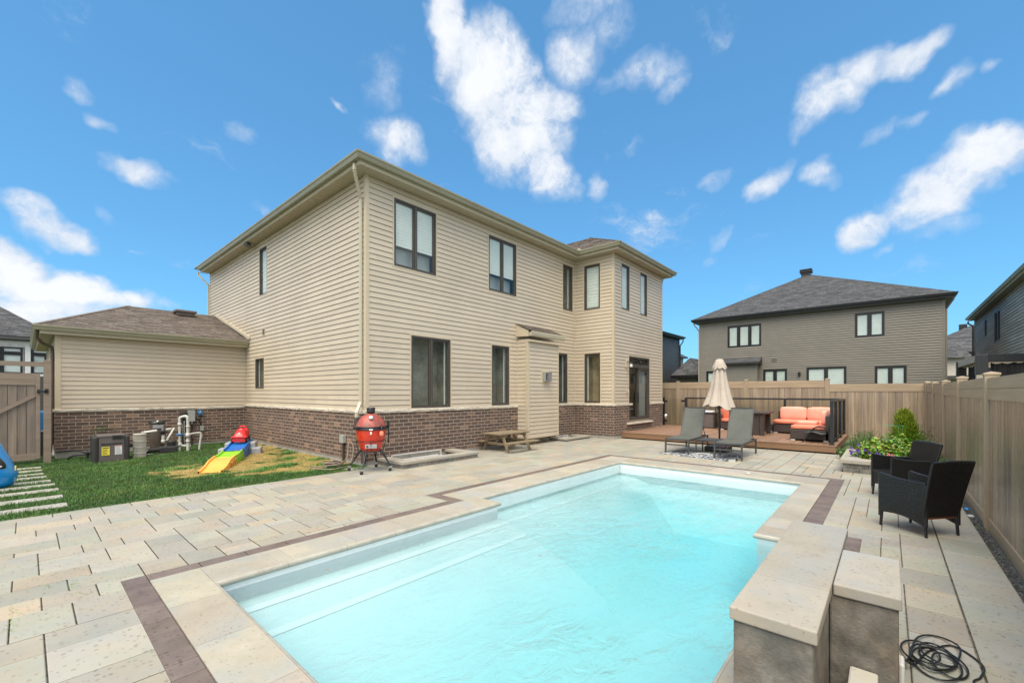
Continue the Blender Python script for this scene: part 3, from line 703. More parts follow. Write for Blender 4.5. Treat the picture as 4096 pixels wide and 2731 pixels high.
# ------------------------------------------------------------------ the lawn
def lawn_z(x, y): return -.012-.09*max(0, min(1, (y-8.5)/4))*max(0, min(1, (3.2-x)/2.6))
def dead(x, y):       # worn, dry patch round the toy ramp
    v = 0
    for (cx, cy, rx, ry) in ((2.9, 9.0, 1.3, 1.15), (2.0, 9.2, .75, .9), (3.4, 8.1, .9, .6), (3.3, 10.4, .8, 1.2), (3.8, 12.0, .5, 1.5), (3.75, 8.5, .7, .9), (3.85, 10, .45, 1.6)):
        q = ((x-cx)/rx)**2+((y-cy)/ry)**2; v = max(v, 1-q)
    return v-.15+(.3+.5*min(1, v*3))*(mnoise.noise((x*1.7, y*1.7, 3.1))+1.2*mnoise.noise((x*5.5, y*5.5, 1.7)))-(.12 if v <= 0 else 0)
lw = MB(); st = .12; X0, X1, Y0, Y1 = -4.0, 4.16, 7.0, 14.6
nx_, ny_ = int((X1-X0)/st), int((Y1-Y0)/st); vs = []; fs = []
for j in range(ny_+1):
    for i in range(nx_+1):
        x, y = X0+(X1-X0)*i/nx_, Y0+(Y1-Y0)*j/ny_; vs.append((x, y, lawn_z(x, y)+.008*mnoise.noise((x*3, y*3, 0))-(.012 if j == 0 else 0)))
for j in range(ny_):
    for i in range(nx_):
        x, y = X0+st*(i+.5), Y0+st*(j+.5); d = max(0, min(1, dead(x, y)*2.2)); a = j*(nx_+1)+i
        col = tuple(.30*(1-d)*k+d*m for k, m in zip((.7, 1.5, .5), (2.0, 1.55, 1.15))); lw.add([vs[a], vs[a+1], vs[a+nx_+2], vs[a+nx_+1]], [(0,1,2,3)], col)
lo_ = struct(lw, 'lawn', 'lawn_soil')
bl = MB(); gr = random.Random(5)
STONES = [(7.52,.34),(8.15,.33),(8.81,.315),(9.41,.30),(9.94,.27),(10.556,.24),(11.08,.215),(11.7,.21),(12.3,.205)]
def blade(x, y, h, wd, col, z=None, lean=.5):
    a = gr.uniform(0, 6.283); c, s_ = math.cos(a)*wd/2, math.sin(a)*wd/2; z = lawn_z(x, y) if z is None else z
    lx, ly = gr.gauss(0, 1)*h*lean, gr.gauss(0, 1)*h*lean
    bl.add([(x-c, y-s_, z-.004), (x+c, y+s_, z-.004), (x+c*.5+lx*.45, y+s_*.5+ly*.45, z+h*.62), (x-c*.5+lx*.45, y-s_*.5+ly*.45, z+h*.62), (x+lx, y+ly, z+h)], [(0,1,2,3), (3,2,4)], col)
cnt = 0
while cnt < 95000:
    y = 6.97+(13.6-6.97)*gr.random()**1.35; x = gr.uniform(-.75, 4.12) if y < 12.6 else gr.uniform(-.2, 4.12)
    if y > 6.97+.05 or True:
        d = dead(x, y)
        if d > .12 and gr.random() < min(.96, .55+d): 
            if gr.random() < .5: v = gr.uniform(.7, 1.35); blade(x, y, gr.uniform(.008, .022), .005, (4.6*v, 2.3*v, 2.6*v), lean=1.2)
            cnt += 1; continue
        on = any(abs(y-s_[0]) < .105 and x < s_[1]+.02 for s_ in STONES)
        if on and gr.random() < .95: continue
        edge = 1.0 if y > 7.1 else .7
        clump = .75+.5*mnoise.noise((x*4, y*4, 9))
        v = gr.uniform(.65, 1.35)*(.85+.35*mnoise.noise((x*1.3, y*1.3, 4)))
        yl = 1.0+max(0, d+.35)*1.6 if d > -.35 else 1.0
        blade(x, y, gr.uniform(.024, .05)*edge*clump*(1 if d < -.1 else .7), gr.uniform(.005, .009), (v*yl*gr.uniform(.85, 1.2), v*(1+.25*(yl-1)), v))
    cnt += 1
for k in range(900):                       # tufts along the paving edge and the wall foot
    x = gr.uniform(-.75, 3.7); v = gr.uniform(.8, 1.6); blade(x, 7.0+gr.gauss(0, .018), gr.uniform(.012, .03), .005, (v*1.2, v, v), z=-.008, lean=1.1)
tf = [(2.75, 8.15), (2.55, 8.2), (2.9, 8.35), (3.1, 8.4), (3.3, 8.5), (2.1, 8.25), (1.75, 9.6), (1.9, 9.5), (3.5, 9.2), (3.6, 9.3), (3.0, 7.5), (3.3, 7.4), (2.2, 7.6), (3.9, 8.7), (3.7, 8.0), (2.6, 10.5), (3.95, 10.2)]
for (cx, cy) in tf:
    for k in range(150): v = gr.uniform(.8, 1.6); blade(cx+gr.gauss(0, .10), cy+gr.gauss(0, .06), gr.uniform(.025, .065), .009, (v*.95, v*1.1, v), lean=.9)
# weeds in the paving joints and by the fence
for k in range(260):
    cx, cy = gr.choice(((-.04, 4.07), (-.04, 3.9), (-.05, 3.75), (.22, 4.3), (.24, 4.05), (.1, 4.4), (3.06, -.36), (4.1, -.69), (5.3, -.7), (3.4, -.7), (6.3, -.7)))
    v = gr.uniform(1.3, 2.4); blade(cx+gr.gauss(0, .012), cy+gr.gauss(0, .05), gr.uniform(.006, .02), .004, (v*1.4, v*1.1, v), z=-.006, lean=1.0)
bl.fixn = False
tag(bl.build('grass', 'grass_blade'), kind='stuff')
wordn = ['nearest the patio', 'second from the patio', 'third from the patio', 'fourth from the patio', 'fifth from the patio', 'sixth from the patio', 'third from the gate', 'second from the gate', 'nearest the gate']
for k, (y, xe) in enumerate(STONES):
    m_ = MB(); zz = lawn_z(xe, y)+.012; m_.bbox(-2.2, xe, y-.125, y+.125, zz-.06, zz-.004, .008, rc(.72, .88))
    tag(m_.build('stepping_stone', 'concrete'), 'long pale stepping slab in the grass, '+wordn[k], 'paving slab', 'stepping slabs leading to the gate')

# ------------------------------------------------------------------ THE HOUSE
HU, HV = 4.161, 7.249        # main corner
BU0, BU1, BV = 11.21, 14.70, 5.94
GV, GU = 13.78, .45
EZ = 5.43; LT, LB = 1.028, .955
house = thing('house', 'two storey beige sided house with dark brick base and stone ledge beside the pool', 'house', (HU, HV, 0))
# openings: (a0, a1, z0, z1, lights, fill, blind)
WR = [(4.752,5.784,3.83,5.16,2,'blind',.68), (7.388,8.407,3.83,5.17,2,'blind',.68), (5.153,6.184,1.035,2.51,2,'dark',1), (7.493,8.13,1.037,2.515,1,'dark',1),
      (10.528,11.04,3.815,5.17,1,'dark',1), (10.25,10.759,1.04,2.515,1,'dark',1)]
WB = [(6.383,6.92,3.835,5.175,1,'blind',1), (6.377,6.91,1.045,2.525,1,'warm',1)]
WF = [(11.663,12.183,3.835,5.19,1,'blind',1), (12.944,13.453,3.835,5.19,1,'blind',1)]
DOOR = (12.15, 13.636, .50, 2.47)
WL = [(12.144,12.66,3.935,5.18,1,'blind',1), (12.339,12.975,1.46,2.265,1,'dark',1)]
hs = lambda ws: [(w_[0]-.028, w_[1]+.028, w_[2]-.028, w_[3]+.028) for w_ in ws]
def P_(name, m, fn, par=None): q = MB(); fn(q); return part(q, name, m, par or house)
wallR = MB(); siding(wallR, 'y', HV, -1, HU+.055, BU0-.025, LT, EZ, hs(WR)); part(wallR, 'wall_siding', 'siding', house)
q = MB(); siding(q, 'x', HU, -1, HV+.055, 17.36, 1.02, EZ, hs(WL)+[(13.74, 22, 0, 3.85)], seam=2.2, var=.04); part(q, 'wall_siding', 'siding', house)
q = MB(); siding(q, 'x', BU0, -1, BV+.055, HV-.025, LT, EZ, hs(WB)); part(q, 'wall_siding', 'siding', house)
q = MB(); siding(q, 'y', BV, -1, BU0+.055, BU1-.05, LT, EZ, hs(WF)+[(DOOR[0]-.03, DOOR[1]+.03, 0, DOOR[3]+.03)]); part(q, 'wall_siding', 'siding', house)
# the triangle of siding above the garage roof (clipped by the flashing line)
q2 = MB()
z = 1.0+math.floor((2.70-1.0)/PITCH)*PITCH
while z < 5.42:
    va = 13.371+(z-2.845)*(3.241/1.017)
    a, b = 13.74, min(17.36, max(13.75, va))
    if z < 3.85 and b > a:
        q2.add([(HU-.013, a, z), (HU-.013, b, z), (HU-.002, min(17.36, b+.2), z+PITCH), (HU-.002, a, z+PITCH)], [(0,1,2,3)], g3(rnd.uniform(.97, 1.03)))
        q2.add([(HU-.013, a, z), (HU-.013, b, z), (HU, b, z), (HU, a, z)], [(0,1,2,3)], g3(.45))  # underside of each course coloured darker to strengthen its shadow line
    z += PITCH
q2.fixn = False; part(q2, 'wall_siding', 'siding', house)
# solid shell behind the siding, with the openings left out by standing it back behind the rooms
sb = MB()
sb.box(HU+.62, BU0+.6, HV+.62, 17.3, .02, EZ); sb.box(BU0+.62, BU1-.02, BV+.62, 17.3, .02, EZ)
sb.box(HU+.02, HU+.62, HV+.02, HV+.35, 0, LT); part(sb, 'inner_wall', 'room_dark', house)
def sheathing(m, axis, plane, sgn, a0, a1, z0, z1, holes):
    xs = sorted({a0, a1}|{h[0] for h in holes if a0 < h[0] < a1}|{h[1] for h in holes if a0 < h[1] < a1}); zs = sorted({z0, z1}|{h[2] for h in holes if z0 < h[2] < z1}|{h[3] for h in holes if z0 < h[3] < z1})
    for a, b in zip(xs, xs[1:]):
        for c, d in zip(zs, zs[1:]):
            if any(h[0] < (a+b)/2 < h[1] and h[2] < (c+d)/2 < h[3] for h in holes): continue
            wallbox(m, axis, plane, sgn, a, b, c, d, .05, -.004)
q = MB(); h_ = lambda ws: [(w_[0], w_[1], w_[2], w_[3]) for w_ in ws]
sheathing(q, 'y', HV, -1, HU, BU0, 0, EZ, h_(WR)); sheathing(q, 'x', HU, -1, HV+.06, 17.36, 0, EZ, h_(WL)); sheathing(q, 'x', BU0, -1, BV, HV, 0, EZ, h_(WB))
sheathing(q, 'y', BV, -1, BU0+.06, BU1, 0, EZ, h_(WF)+[DOOR]); q.box(BU1-.05, BU1, BV+.05, 17.3, 0, EZ); q.box(HU, BU1, 17.3, 17.36, 0, EZ)
part(q, 'sheathing', 'trim', house)
# corner boards
for (x0, x1, y0, y1, nm) in ((HU-.018, HU+.055, HV-.018, HV+.055, 0), (BU0-.018, BU0+.055, BV-.018, BV+.055, 0), (BU1-.05, BU1+.015, BV-.018, BV+.05, 0), (BU0-.025, BU0-.001, HV-.025, HV-.001, 0), (HU-.025, HU-.001, GV-.025, GV-.001, 1)):
    q = MB(); q.box(x0, x1, y0, y1, LT, EZ if not nm else 2.64); part(q, 'corner_trim', 'trim', house)
for w_ in WR: window(house, 'y', HV, -1, *w_[:4], lights=w_[4], fill=w_[5], blind=w_[6])
for w_ in WB: window(house, 'x', BU0, -1, *w_[:4], lights=w_[4], fill=w_[5], blind=w_[6])
for w_ in WF: window(house, 'y', BV, -1, *w_[:4], lights=w_[4], fill=w_[5], blind=w_[6])
for w_ in WL: window(house, 'x', HU, -1, *w_[:4], lights=w_[4], fill=w_[5], blind=w_[6], fw=.036)
# stone ledge: rock-faced pieces
def ledge(path_pairs):
    q = MB()
    for (ax, pl, sg, a, b, zt) in path_pairs:
        t = a; rr = random.Random(int(a*31+pl*7))
        while t < b-.02:
            l_ = min(rr.uniform(.42, .62), b-t); nseg = 6; v = rr.uniform(.94, 1.06)
            top = []; 
            for k in range(nseg+1):
                u = t+.002+(l_-.004)*k/nseg; o1, o2, o3 = .045+rr.uniform(-.004, .004), .052+rr.uniform(-.007, .008), .042+rr.uniform(-.006, .006)
                pts = [(-.0, zt), (o1, zt), (o2, zt-.03+rr.uniform(-.012, .012)), (o3, zt-.066), (0, zt-.066)]
                top.append([((pl+sg*o, u, zz) if ax == 'x' else (u, pl+sg*o, zz)) for o, zz in pts])
            for k in range(nseg):
                for j in range(4): q.add([top[k][j], top[k+1][j], top[k+1][j+1], top[k][j+1]], [(0,1,2,3)], g3(v))
            q.add(top[0], [(0,1,2,3,4)]); q.add(top[-1], [(0,1,2,3,4)]); t += l_
    q.fixn = True; return q
q = ledge([('y', HV, -1, HU-.045, 8.47, LT), ('y', HV, -1, 9.79, BU0-.05, LT), ('x', HU, -1, HV-.03, GV, LT-.004), ('x', BU0, -1, BV-.045, HV, LT), ('y', BV, -1, BU0-.03, 12.34, LT-.003), ('y', BV, -1, 13.69, BU1+.05, LT)])
part(q, 'stone_ledge', 'stone_ledge', house)
# brick base, proud of the siding
q = MB(); BP = .022
def bw(ax, pl, sg, a, b, z0, z1): wallbox(q, ax, pl, sg, a, b, z0, z1, .06, BP)
bw('y', HV, -1, HU-BP, 8.45, .07, .962); bw('y', HV, -1, 9.79, BU0-BP-.001, .07, .962)
bw('x', HU, -1, HV+.038, GV-BP, .06, .962); bw('x', BU0, -1, BV+.038, HV-.022, .10, .962)
bw('y', BV, -1, BU0-BP, DOOR[0]-.0, .10, .962); bw('y', BV, -1, DOOR[1], BU1, .10, .962); bw('y', BV, -1, DOOR[0], DOOR[1], .10, DOOR[2]-.05)
part(q, 'brick_base', 'brick', house)
q = MB(); wallbox(q, 'y', HV, -1, HU-.012, BU0-.013, -.2, .072, .06, .012); wallbox(q, 'x', HU, -1, HV+.049, GV, -.25, .062, .06, .012); wallbox(q, 'x', BU0, -1, BV+.049, HV-.013, -.2, .102, .06, .012); wallbox(q, 'y', BV, -1, BU0-.012, BU1, -.2, .102, .06, .012)
part(q, 'foundation', 'concrete', house)
# utility bump on the right facade
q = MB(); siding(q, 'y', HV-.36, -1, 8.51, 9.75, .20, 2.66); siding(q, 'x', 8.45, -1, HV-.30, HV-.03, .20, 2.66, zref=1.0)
part(q, 'chase_siding', 'siding', house)
q = MB(); q.box(8.452, 9.79, HV-.358, HV-.03, .20, 2.72); q.box(8.44, 8.51, HV-.372, HV-.30, .19, 2.66); q.box(9.75, 9.80, HV-.372, HV-.31, .19, 2.66); q.box(8.425, 8.45, HV-.03, HV-.002, LT, 2.66)
q.box(8.43, 9.81, HV-.375, HV, .175, .198); part(q, 'chase_trim', 'trim', house)
q = MB(); q.prism([(HV, 3.12), (HV, 2.80), (HV-.40, 2.78), (HV-.40, 2.93)], 'x', 8.40, 8.44); q.box(8.44, 9.84, HV-.44, HV-.01, 2.655, 2.70); part(q, 'chase_fascia', 'trim', house)
q = MB(); shingle_plane(q, (8.38, HV-.43, 2.945), (9.92, HV-.43, 2.945), (9.92, HV-.005, 3.13), (8.38, HV-.005, 3.13), .09, 3); part(q, 'chase_roof', 'shingle_brown', house)
q = MB(); sweep(q, [(-.06, 2.80), (.0, 2.79), (.03, 2.83), (.045, 2.905), (.035, 2.92), (.03, 2.89), (-.06, 2.89)], [(8.46, HV-.44), (9.98, HV-.44)]); part(q, 'gutter', 'gutter_lip', house)
# eaves and roofs
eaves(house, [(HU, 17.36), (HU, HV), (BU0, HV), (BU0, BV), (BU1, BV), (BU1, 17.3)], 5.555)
q = MB(); o = .37; zt = 5.545; pk = .30
xa, xb, ya, yb = HU-o, BU0+.2, HV-o, 17.36+o
m_ = (yb-ya)/2; rz_ = zt+m_*pk
shingle_plane(q, (xa, ya, zt), (BU1+o, ya, zt), (BU1+o-m_, ya+m_, rz_), (xa+m_, ya+m_, rz_), .14, 1, tab=.3); shingle_plane(q, (xa, yb, zt), (xa, ya, zt), (xa+m_, ya+m_, rz_), (xa+m_, ya+m_+.01, rz_), .14, 2, tab=.3)
q.add([(BU1+o, ya, zt), (BU1+o, yb, zt), (BU1+o-m_, ya+m_, rz_)], [(0,1,2)]); q.add([(xa, yb, zt), (BU1+o, yb, zt), (BU1+o-m_, ya+m_, rz_), (xa+m_, ya+m_, rz_)], [(0,1,2,3)])
roof = part(q, 'roof', 'shingle_brown', house)
# the hipped roof of the wing: peak set back from the front eave
q = MB(); x0, x1, y0 = BU0-o, BU1+o, BV-o; xm = (x0+x1)/2; PY, PZ = 7.75, 6.72
shingle_plane(q, (x0, 10.0, zt), (x0, y0, zt), (xm, PY, PZ), (xm, 10.0, PZ), .13, 5, lo=.8, hi=1.2); shingle_plane(q, (x0, y0, zt), (x1, y0, zt), (xm, PY, PZ), (xm, PY, PZ), .13, 6); shingle_plane(q, (x1, y0, zt), (x1, 10.0, zt), (xm, 10.0, PZ), (xm, PY, PZ), .13, 7)
for a, b in (((x0, y0, zt), (xm, PY, PZ)), ((x1, y0, zt), (xm, PY, PZ))): q.bar(a, b, .10, .016, g3(.95))
part(q, 'wing_roof', 'shingle_brown', house)
q = MB(); q.bbox(BU0-.42, BU0-.30, HV-.42, HV-.30, 5.54, 5.60, .03); part(q, 'gutter_guard', 'gutter_lip', house)
# flashing on the garage roof line
q = MB(); q.bar((HU-.03, 13.33, 2.86), (HU-.03, 16.62, 3.89), .05, .07); part(q, 'flashing', 'gutter_lip', house)
# downspouts
q = MB(); xx = HU-.045
downspout(q, [(HU-.30, HV-.13, 5.42), (HU-.30, HV-.13, 5.30), (HU-.06, HV+.09, 4.93), (HU-.06, HV+.09, 1.17), (HU-.20, HV-.02, .98), (HU-.20, HV-.02, .88)]); sp_ = part(q, 'downspout', 'gutter_lip', house)
q = MB(); q.tube([(HU-.20, HV-.02, .90), (HU-.20, HV-.03, .78), (HU-.15, HV+.0, .68), (HU-.07, HV-.02, .60), (HU-.06, HV-.02, .05)], .045, 10); part(q, 'drain_hose', 'filter_brown', sp_)
q = MB(); downspout(q, [(HU-.30, 17.5, 5.42), (HU-.30, 17.5, 5.32), (HU-.06, 17.32, 5.0), (HU-.06, 17.32, 2.5)]); part(q, 'downspout', 'gutter_lip', house)
q = MB(); downspout(q, [(BU1+.30, BV+.1, 5.42), (BU1+.30, BV+.1, 5.32), (BU1+.05, BV+.1, 5.0), (BU1+.05, BV+.1, .3)]); part(q, 'downspout', 'gutter_lip', house)
# vents, lights and boxes on the walls
q = MB(); ring(q, 'x', HU, -1, 12.236, 12.459, 2.84, 3.06, .03, .03, .02); wallbox(q, 'x', HU, -1, 12.266, 12.429, 2.87, 3.03, .02, .004)
for k in range(5): wallbox(q, 'x', HU, -1, 12.27, 12.425, 2.875+k*.031, 2.89+k*.031, .012, .016, g3(.7))
vn_ = part(q, 'wall_vent', 'trim', house); q = MB(); wallbox(q, 'x', HU, -1, 12.266, 12.429, 2.87, 3.03, .004, .019, (1,1,1)); part(q, 'vent_louvre', 'heater_grey', vn_)
q = MB(); q.bbox(HU-.25, HU-.13, 12.9, 13.1, 5.30, 5.38, .015); part(q, 'soffit_light', 'window_frame', house)
q = MB(); q.bbox(9.00, 9.36, HV-.378, HV-.362, 1.60, 1.93, .006); vb_ = part(q, 'vent_plate', 'trim', house)
q = MB(); q.bbox(9.06, 9.33, HV-.47, HV-.378, 1.66, 1.88, .01); ring(q, 'y', HV-.47, -1, 9.05, 9.34, 1.65, 1.89, .02, .09, .004); part(q, 'exhaust_vent', 'galvanised', vb_)
q = MB(); q.box(9.08, 9.12, HV-.478, HV-.471, 1.68, 1.86); q.box(9.15, 9.17, HV-.478, HV-.471, 1.70, 1.74); q.box(9.15, 9.17, HV-.478, HV-.471, 1.79, 1.83); part(q, 'vent_slot', 'print_dark', vb_)
# sliding patio door with transom
D0, D1, DZ0, DZ1 = DOOR
q = MB(); ring(q, 'y', BV, -1, D0, D1, DZ0, DZ1, .045, .12, .014); wallbox(q, 'y', BV, -1, D0+.04, D1-.04, 2.13, 2.24, .11, .012); door = part(q, 'patio_door', 'window_frame', house)
q = MB(); ring(q, 'y', BV, -1, D0+.045, D0+.76, DZ0+.045, 2.13, .055, .04, -.06); part(q, 'door_panel', 'window_frame', door)
q = MB(); ring(q, 'y', BV, -1, D0+.70, D1-.045, DZ0+.045, 2.13, .06, .04, -.012); part(q, 'door_panel', 'window_frame', door)
for a, b, c, d, off in ((D0+.1, D0+.71, DZ0+.1, 2.08, .07), (D0+.75, D1-.1, DZ0+.1, 2.08, .03), (D0+.05, D1-.05, 2.25, DZ1-.05, .05)):
    q = MB(); q.quad((a, BV+off, c), (b, BV+off, c), (b, BV+off, d), (a, BV+off, d)); q.fixn = False; part(q, 'pane', 'window_glass', door)
q = MB(); q.box(D0-.3, D1+.3, BV+.59, BV+.61, DZ0-.1, DZ1+.1); q.box(D0-.1, D1+.1, BV+.12, BV+.6, DZ0-.02, DZ0); part(q, 'room', 'room_warm', door)
q = MB(); q.box(D0+.72, D1-.05, BV+.10, BV+.115, DZ0+.05, 2.10, g3(.30)); part(q, 'screen_shade', 'blind_white', door)
q = MB(); q.bar((D0+.68, BV-.0, 1.05), (D0+.68, BV-.0, 1.35), .022, .03); part(q, 'handle', 'black_metal', door)
q = MB(); wallbox(q, 'y', BV, -1, D0-.03, D0-.001, LT, DZ1+.03, .03, .016); wallbox(q, 'y', BV, -1, D1+.001, D1+.03, LT, DZ1+.03, .03, .016); wallbox(q, 'y', BV, -1, D0-.001, D1+.001, DZ1+.002, DZ1+.03, .03, .016); part(q, 'trim', 'trim', door)
q = MB(); q.lathe([(.0, .0), (.035, .0), (.035, .03), (.02, .06), (.0, .065)], (12.9, BV-.015, 2.30), 14, axis=(0,-1,0)); part(q, 'camera_dome', 'black_metal', door)
q = MB(); q.bbox(11.98, 13.76, BV-.10, BV+.02, .385, .435, .008); part(q, 'door_sill', 'stone_ledge', house)
# coach lamp
q = MB(); q.bbox(11.90, 12.02, BV-.035, BV-.014, 2.10, 2.33, .01); lp = part(q, 'lamp_plate', 'trim', house)
q = MB(); q.tube([(11.97, BV-.03, 2.26), (12.0, BV-.10, 2.28), (12.02, BV-.14, 2.25)], .012, 8); q.lathe([(.0, .045), (.05, .02), (.055, 0), (.04, -.02)], (12.03, BV-.14, 2.23), 12); part(q, 'lamp_arm', 'black_metal', lp)
q = MB(); q.lathe([(.038, 0), (.042, -.05), (.044, -.10), (.0, -.10)], (12.03, BV-.14, 2.215), 12); part(q, 'lamp_glass', 'white_plastic', lp)
q = MB(); q.bbox(11.93, 12.04, BV-.03, BV-.014, 1.32, 1.50, .006); q.tube([(11.99, BV-.03, 1.42), (11.99, BV-.08, 1.41), (11.99, BV-.085, 1.35)], .012, 8); part(q, 'hose_bib', 'trim', house)

# ------------------------------------------------------------------ garage wing
gar = thing('garage', 'single storey garage wing with brown shingle roof joined to the beige house', 'garage', (GU, GV, 0))
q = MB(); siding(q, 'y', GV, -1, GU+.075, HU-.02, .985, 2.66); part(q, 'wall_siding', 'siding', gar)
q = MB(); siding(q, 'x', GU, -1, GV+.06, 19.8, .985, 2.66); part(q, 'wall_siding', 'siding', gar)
q = MB(); q.box(GU-.02, GU+.075, GV-.02, GV+.06, .98, 2.68); part(q, 'corner_trim', 'trim', gar)
q = MB(); q.box(GU+.002, HU, GV+.002, 19.8, -.2, 2.70); part(q, 'inner_wall', 'trim', gar)
q = ledge([('y', GV, -1, GU-.05, HU-.045, .985), ('x', GU, -1, GV-.03, 19.8, .982)]); part(q, 'stone_ledge', 'stone_ledge', gar)
q = MB(); wallbox(q, 'y', GV, -1, GU-.022, HU-.022, .04, .92, .05, .022); wallbox(q, 'x', GU, -1, GV+.03, 19.8, .04, .92, .05, .022); part(q, 'brick_base', 'brick', gar)
q = MB(); wallbox(q, 'y', GV, -1, GU-.01, HU-.012, -.3, .042, .05, .012); wallbox(q, 'x', GU, -1, GV+.03, 19.8, -.3, .042, .05, .010); part(q, 'foundation', 'concrete', gar)
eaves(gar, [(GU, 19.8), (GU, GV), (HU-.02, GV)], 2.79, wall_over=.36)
q = MB(); x0, y0, zt2 = GU-.34, GV-.34, 2.775; AX, AY, AZ = 2.9, 16.62, 3.87
AX = 1.99
shingle_plane(q, (x0, y0, zt2), (HU+.05, y0, zt2), (HU+.05, AY, AZ), (AX, AY, AZ), .10, 21, tab=.22, lo=.68, hi=1.3); shingle_plane(q, (x0, 2*AY-y0, zt2), (x0, y0, zt2), (AX, AY, AZ), (AX, AY+.01, AZ), .10, 22, tab=.22)
q.add([(x0, 2*AY-y0, zt2), (HU, 2*AY-y0, zt2), (HU, AY, AZ), (AX, AY, AZ)], [(0,1,2,3)]); q.bar((x0, y0, zt2+.006), (AX, AY, AZ+.006), .10, .012, g3(.9))
grf = part(q, 'roof', 'shingle_brown', gar)
q = MB(); q.bbox(3.0, 3.42, 15.95, 16.25, 3.66, 3.80, .03); q.bbox(2.94, 3.48, 15.88, 16.30, 3.76, 3.84, .03); part(q, 'roof_vent', 'heater_grey', grf)
q = MB(); q.tube([(x0+.06, y0+.12, 2.67), (x0+.06, y0+.2, 2.52), (GU-.2, GV-.05, 2.42), (GU-.06, GV+.08, 2.36), (GU-.05, GV+.1, 2.2), (GU-.05, GV+.1, .2)], .032, 8); part(q, 'downspout', 'filter_brown', gar)

# ------------------------------------------------------------------ window wells
def well(label, x0, x1, y0, y1, z1, h):
    t = thing('window_well', label, 'window well', ((x0+x1)/2, y0, 0), group='window wells along the house')
    c = MB(); wd = .17
    c.bbox(x0-.02, x1+.02, y0-.02, y0+wd, z1-h, z1, .008, (1,1,1)); c.bbox(x0-.02, x0+wd+.05, y0+wd+.001, y1, z1-h, z1-.001, .008); c.bbox(x1-wd-.05, x1+.02, y0+wd+.001, y1, z1-h, z1-.001, .008)
    part(c, 'cap_stone', 'coping', t)
    b = MB(); rr = random.Random(3); a = x0
    while a < x1-.01:
        l_ = min(rr.uniform(.22, .36), x1-a); b.bbox(a+.002, a+l_-.002, y0+.004, y0+.15, -.02, z1-h-.002, .004, rc(.85, 1.3)); a += l_
    b.bbox(x0, x0+.15, y0+.155, y1, -.02, z1-h-.002, .004, rc()); b.bbox(x1-.15, x1, y0+.155, y1, -.02, z1-h-.002, .004, rc())
    part(b, 'block_course', 'wall_block', t)
    i = MB(); i.box(x0+.1, x1-.1, y0+.1, y1, -.012, -.006, g3(.3)); part(i, 'well_floor', 'gravel', t)
    f = MB(); ring(f, 'y', y1-.02, -1, x0+.28, x1-.33, -.004, z1+.012, .016, .03, 0); f.bar((x0+.30, y1-.13, .045), (x1-.5, y1-.11, .05), .014, .022); f.bar((x0+.62, y1-.19, .03), (x1-.42, y1-.16, .035), .014, .022); part(f, 'window_frame', 'white_plastic', t)
    g = MB(); g.box(x0+.30, x1-.35, y1-.014, y1-.01, .012, z1-.004); part(g, 'pane', 'room_dark', t)
    return t
well('pale stone window well beside the red barbecue', 4.40, 6.24, 6.43, HV-.015, .125, .055)
well('low stone window well right of the picnic table, between the chase and the wing', 9.86, 11.10, 6.66, HV-.015, .085, .05)
# ------------------------------------------------------------------ fences
def fence_run(t, axis, plane, sgn, posts, tops, bots, post_tops, board=.145):
    """posts: coordinates along the run; tops/bots per panel; plane is the visible face"""
    for a, pt in zip(posts, post_tops):
        m = MB(); c = plane-sgn*.03; hw = .052
        def Q(x0, x1, z0, z1, e=0):
            if axis == 'x': m.bbox(c-hw-e, c+hw+e, x0-e, x1+e, z0, z1, .004)
            else: m.bbox(x0-e, x1+e, c-hw-e, c+hw+e, z0, z1, .004)
        Q(a-hw, a+hw, -.15, pt-.035)
        pst = part(m, 'post', 'fence_post', t)
        m = MB(); Q(a-hw, a+hw, pt-.05, pt-.028, .008)
        k = hw+.006
        cx, cy = (c, a) if axis == 'x' else (a, c)
        m.add([(cx-k, cy-k, pt-.028), (cx+k, cy-k, pt-.028), (cx+k, cy+k, pt-.028), (cx-k, cy+k, pt-.028), (cx, cy, pt-.012)], [(0,1,4), (1,2,4), (2,3,4), (3,0,4)])
        part(m, 'post_cap', 'fence_rail', pst)
    for (a, b), zt, zb in zip(zip(posts, posts[1:]), tops, bots):
        lo, hi = min(a, b)+.05, max(a, b)-.05
        m = MB(); wallbox(m, axis, plane, sgn, lo, hi, zt-.105, zt, .035, .0); wallbox(m, axis, plane, sgn, lo, hi, zt-.215, zt-.110, .035, .0); wallbox(m, axis, plane, sgn, lo, hi, zt-.111, zt-.104, .03, -.006, g3(.6))
        part(m, 'top_rail', 'fence_rail', t); m = MB(); wallbox(m, axis, plane, sgn, lo, hi, zb, zb+.12, .035, 0); part(m, 'bottom_rail', 'fence_rail', t)
        m = MB(); x = lo; n = round((hi-lo)/board); w_ = (hi-lo)/n
        for k in range(n):
            v = rnd.uniform(.82, 1.15); col = (v, v*rnd.uniform(.97, 1.01), v*rnd.uniform(.94, 1.03))
            wallbox(m, axis, plane, sgn, lo+k*w_+.003, lo+(k+1)*w_-.003, zb+.1, zt-.2, .012, -.012, col)
        wallbox(m, axis, plane, sgn, lo, hi, zb+.1, zt-.2, .01, -.017, g3(.35)); part(m, 'panel', 'fence_board', t)
FX = 15.5
fb = thing('fence', 'tan board fence across the back of the yard behind the deck', 'fence', (FX, 3, 0), group='tan vinyl yard fences')
fence_run(fb, 'x', FX, -1, [7.9, 5.67, 3.47, 1.33, -.78], [1.715, 1.715, 1.715, 1.60], [.0, .0, .0, .0], [1.78, 1.78, 1.795, 1.785, 1.665])
fr = thing('fence', 'tan board fence along the right side with stepped post caps and gravel at its foot', 'fence', (5, -.75, 0), group='tan vinyl yard fences')
pp = [13.2, 10.9, 8.65, 6.40, 4.15, 1.9, -.3]
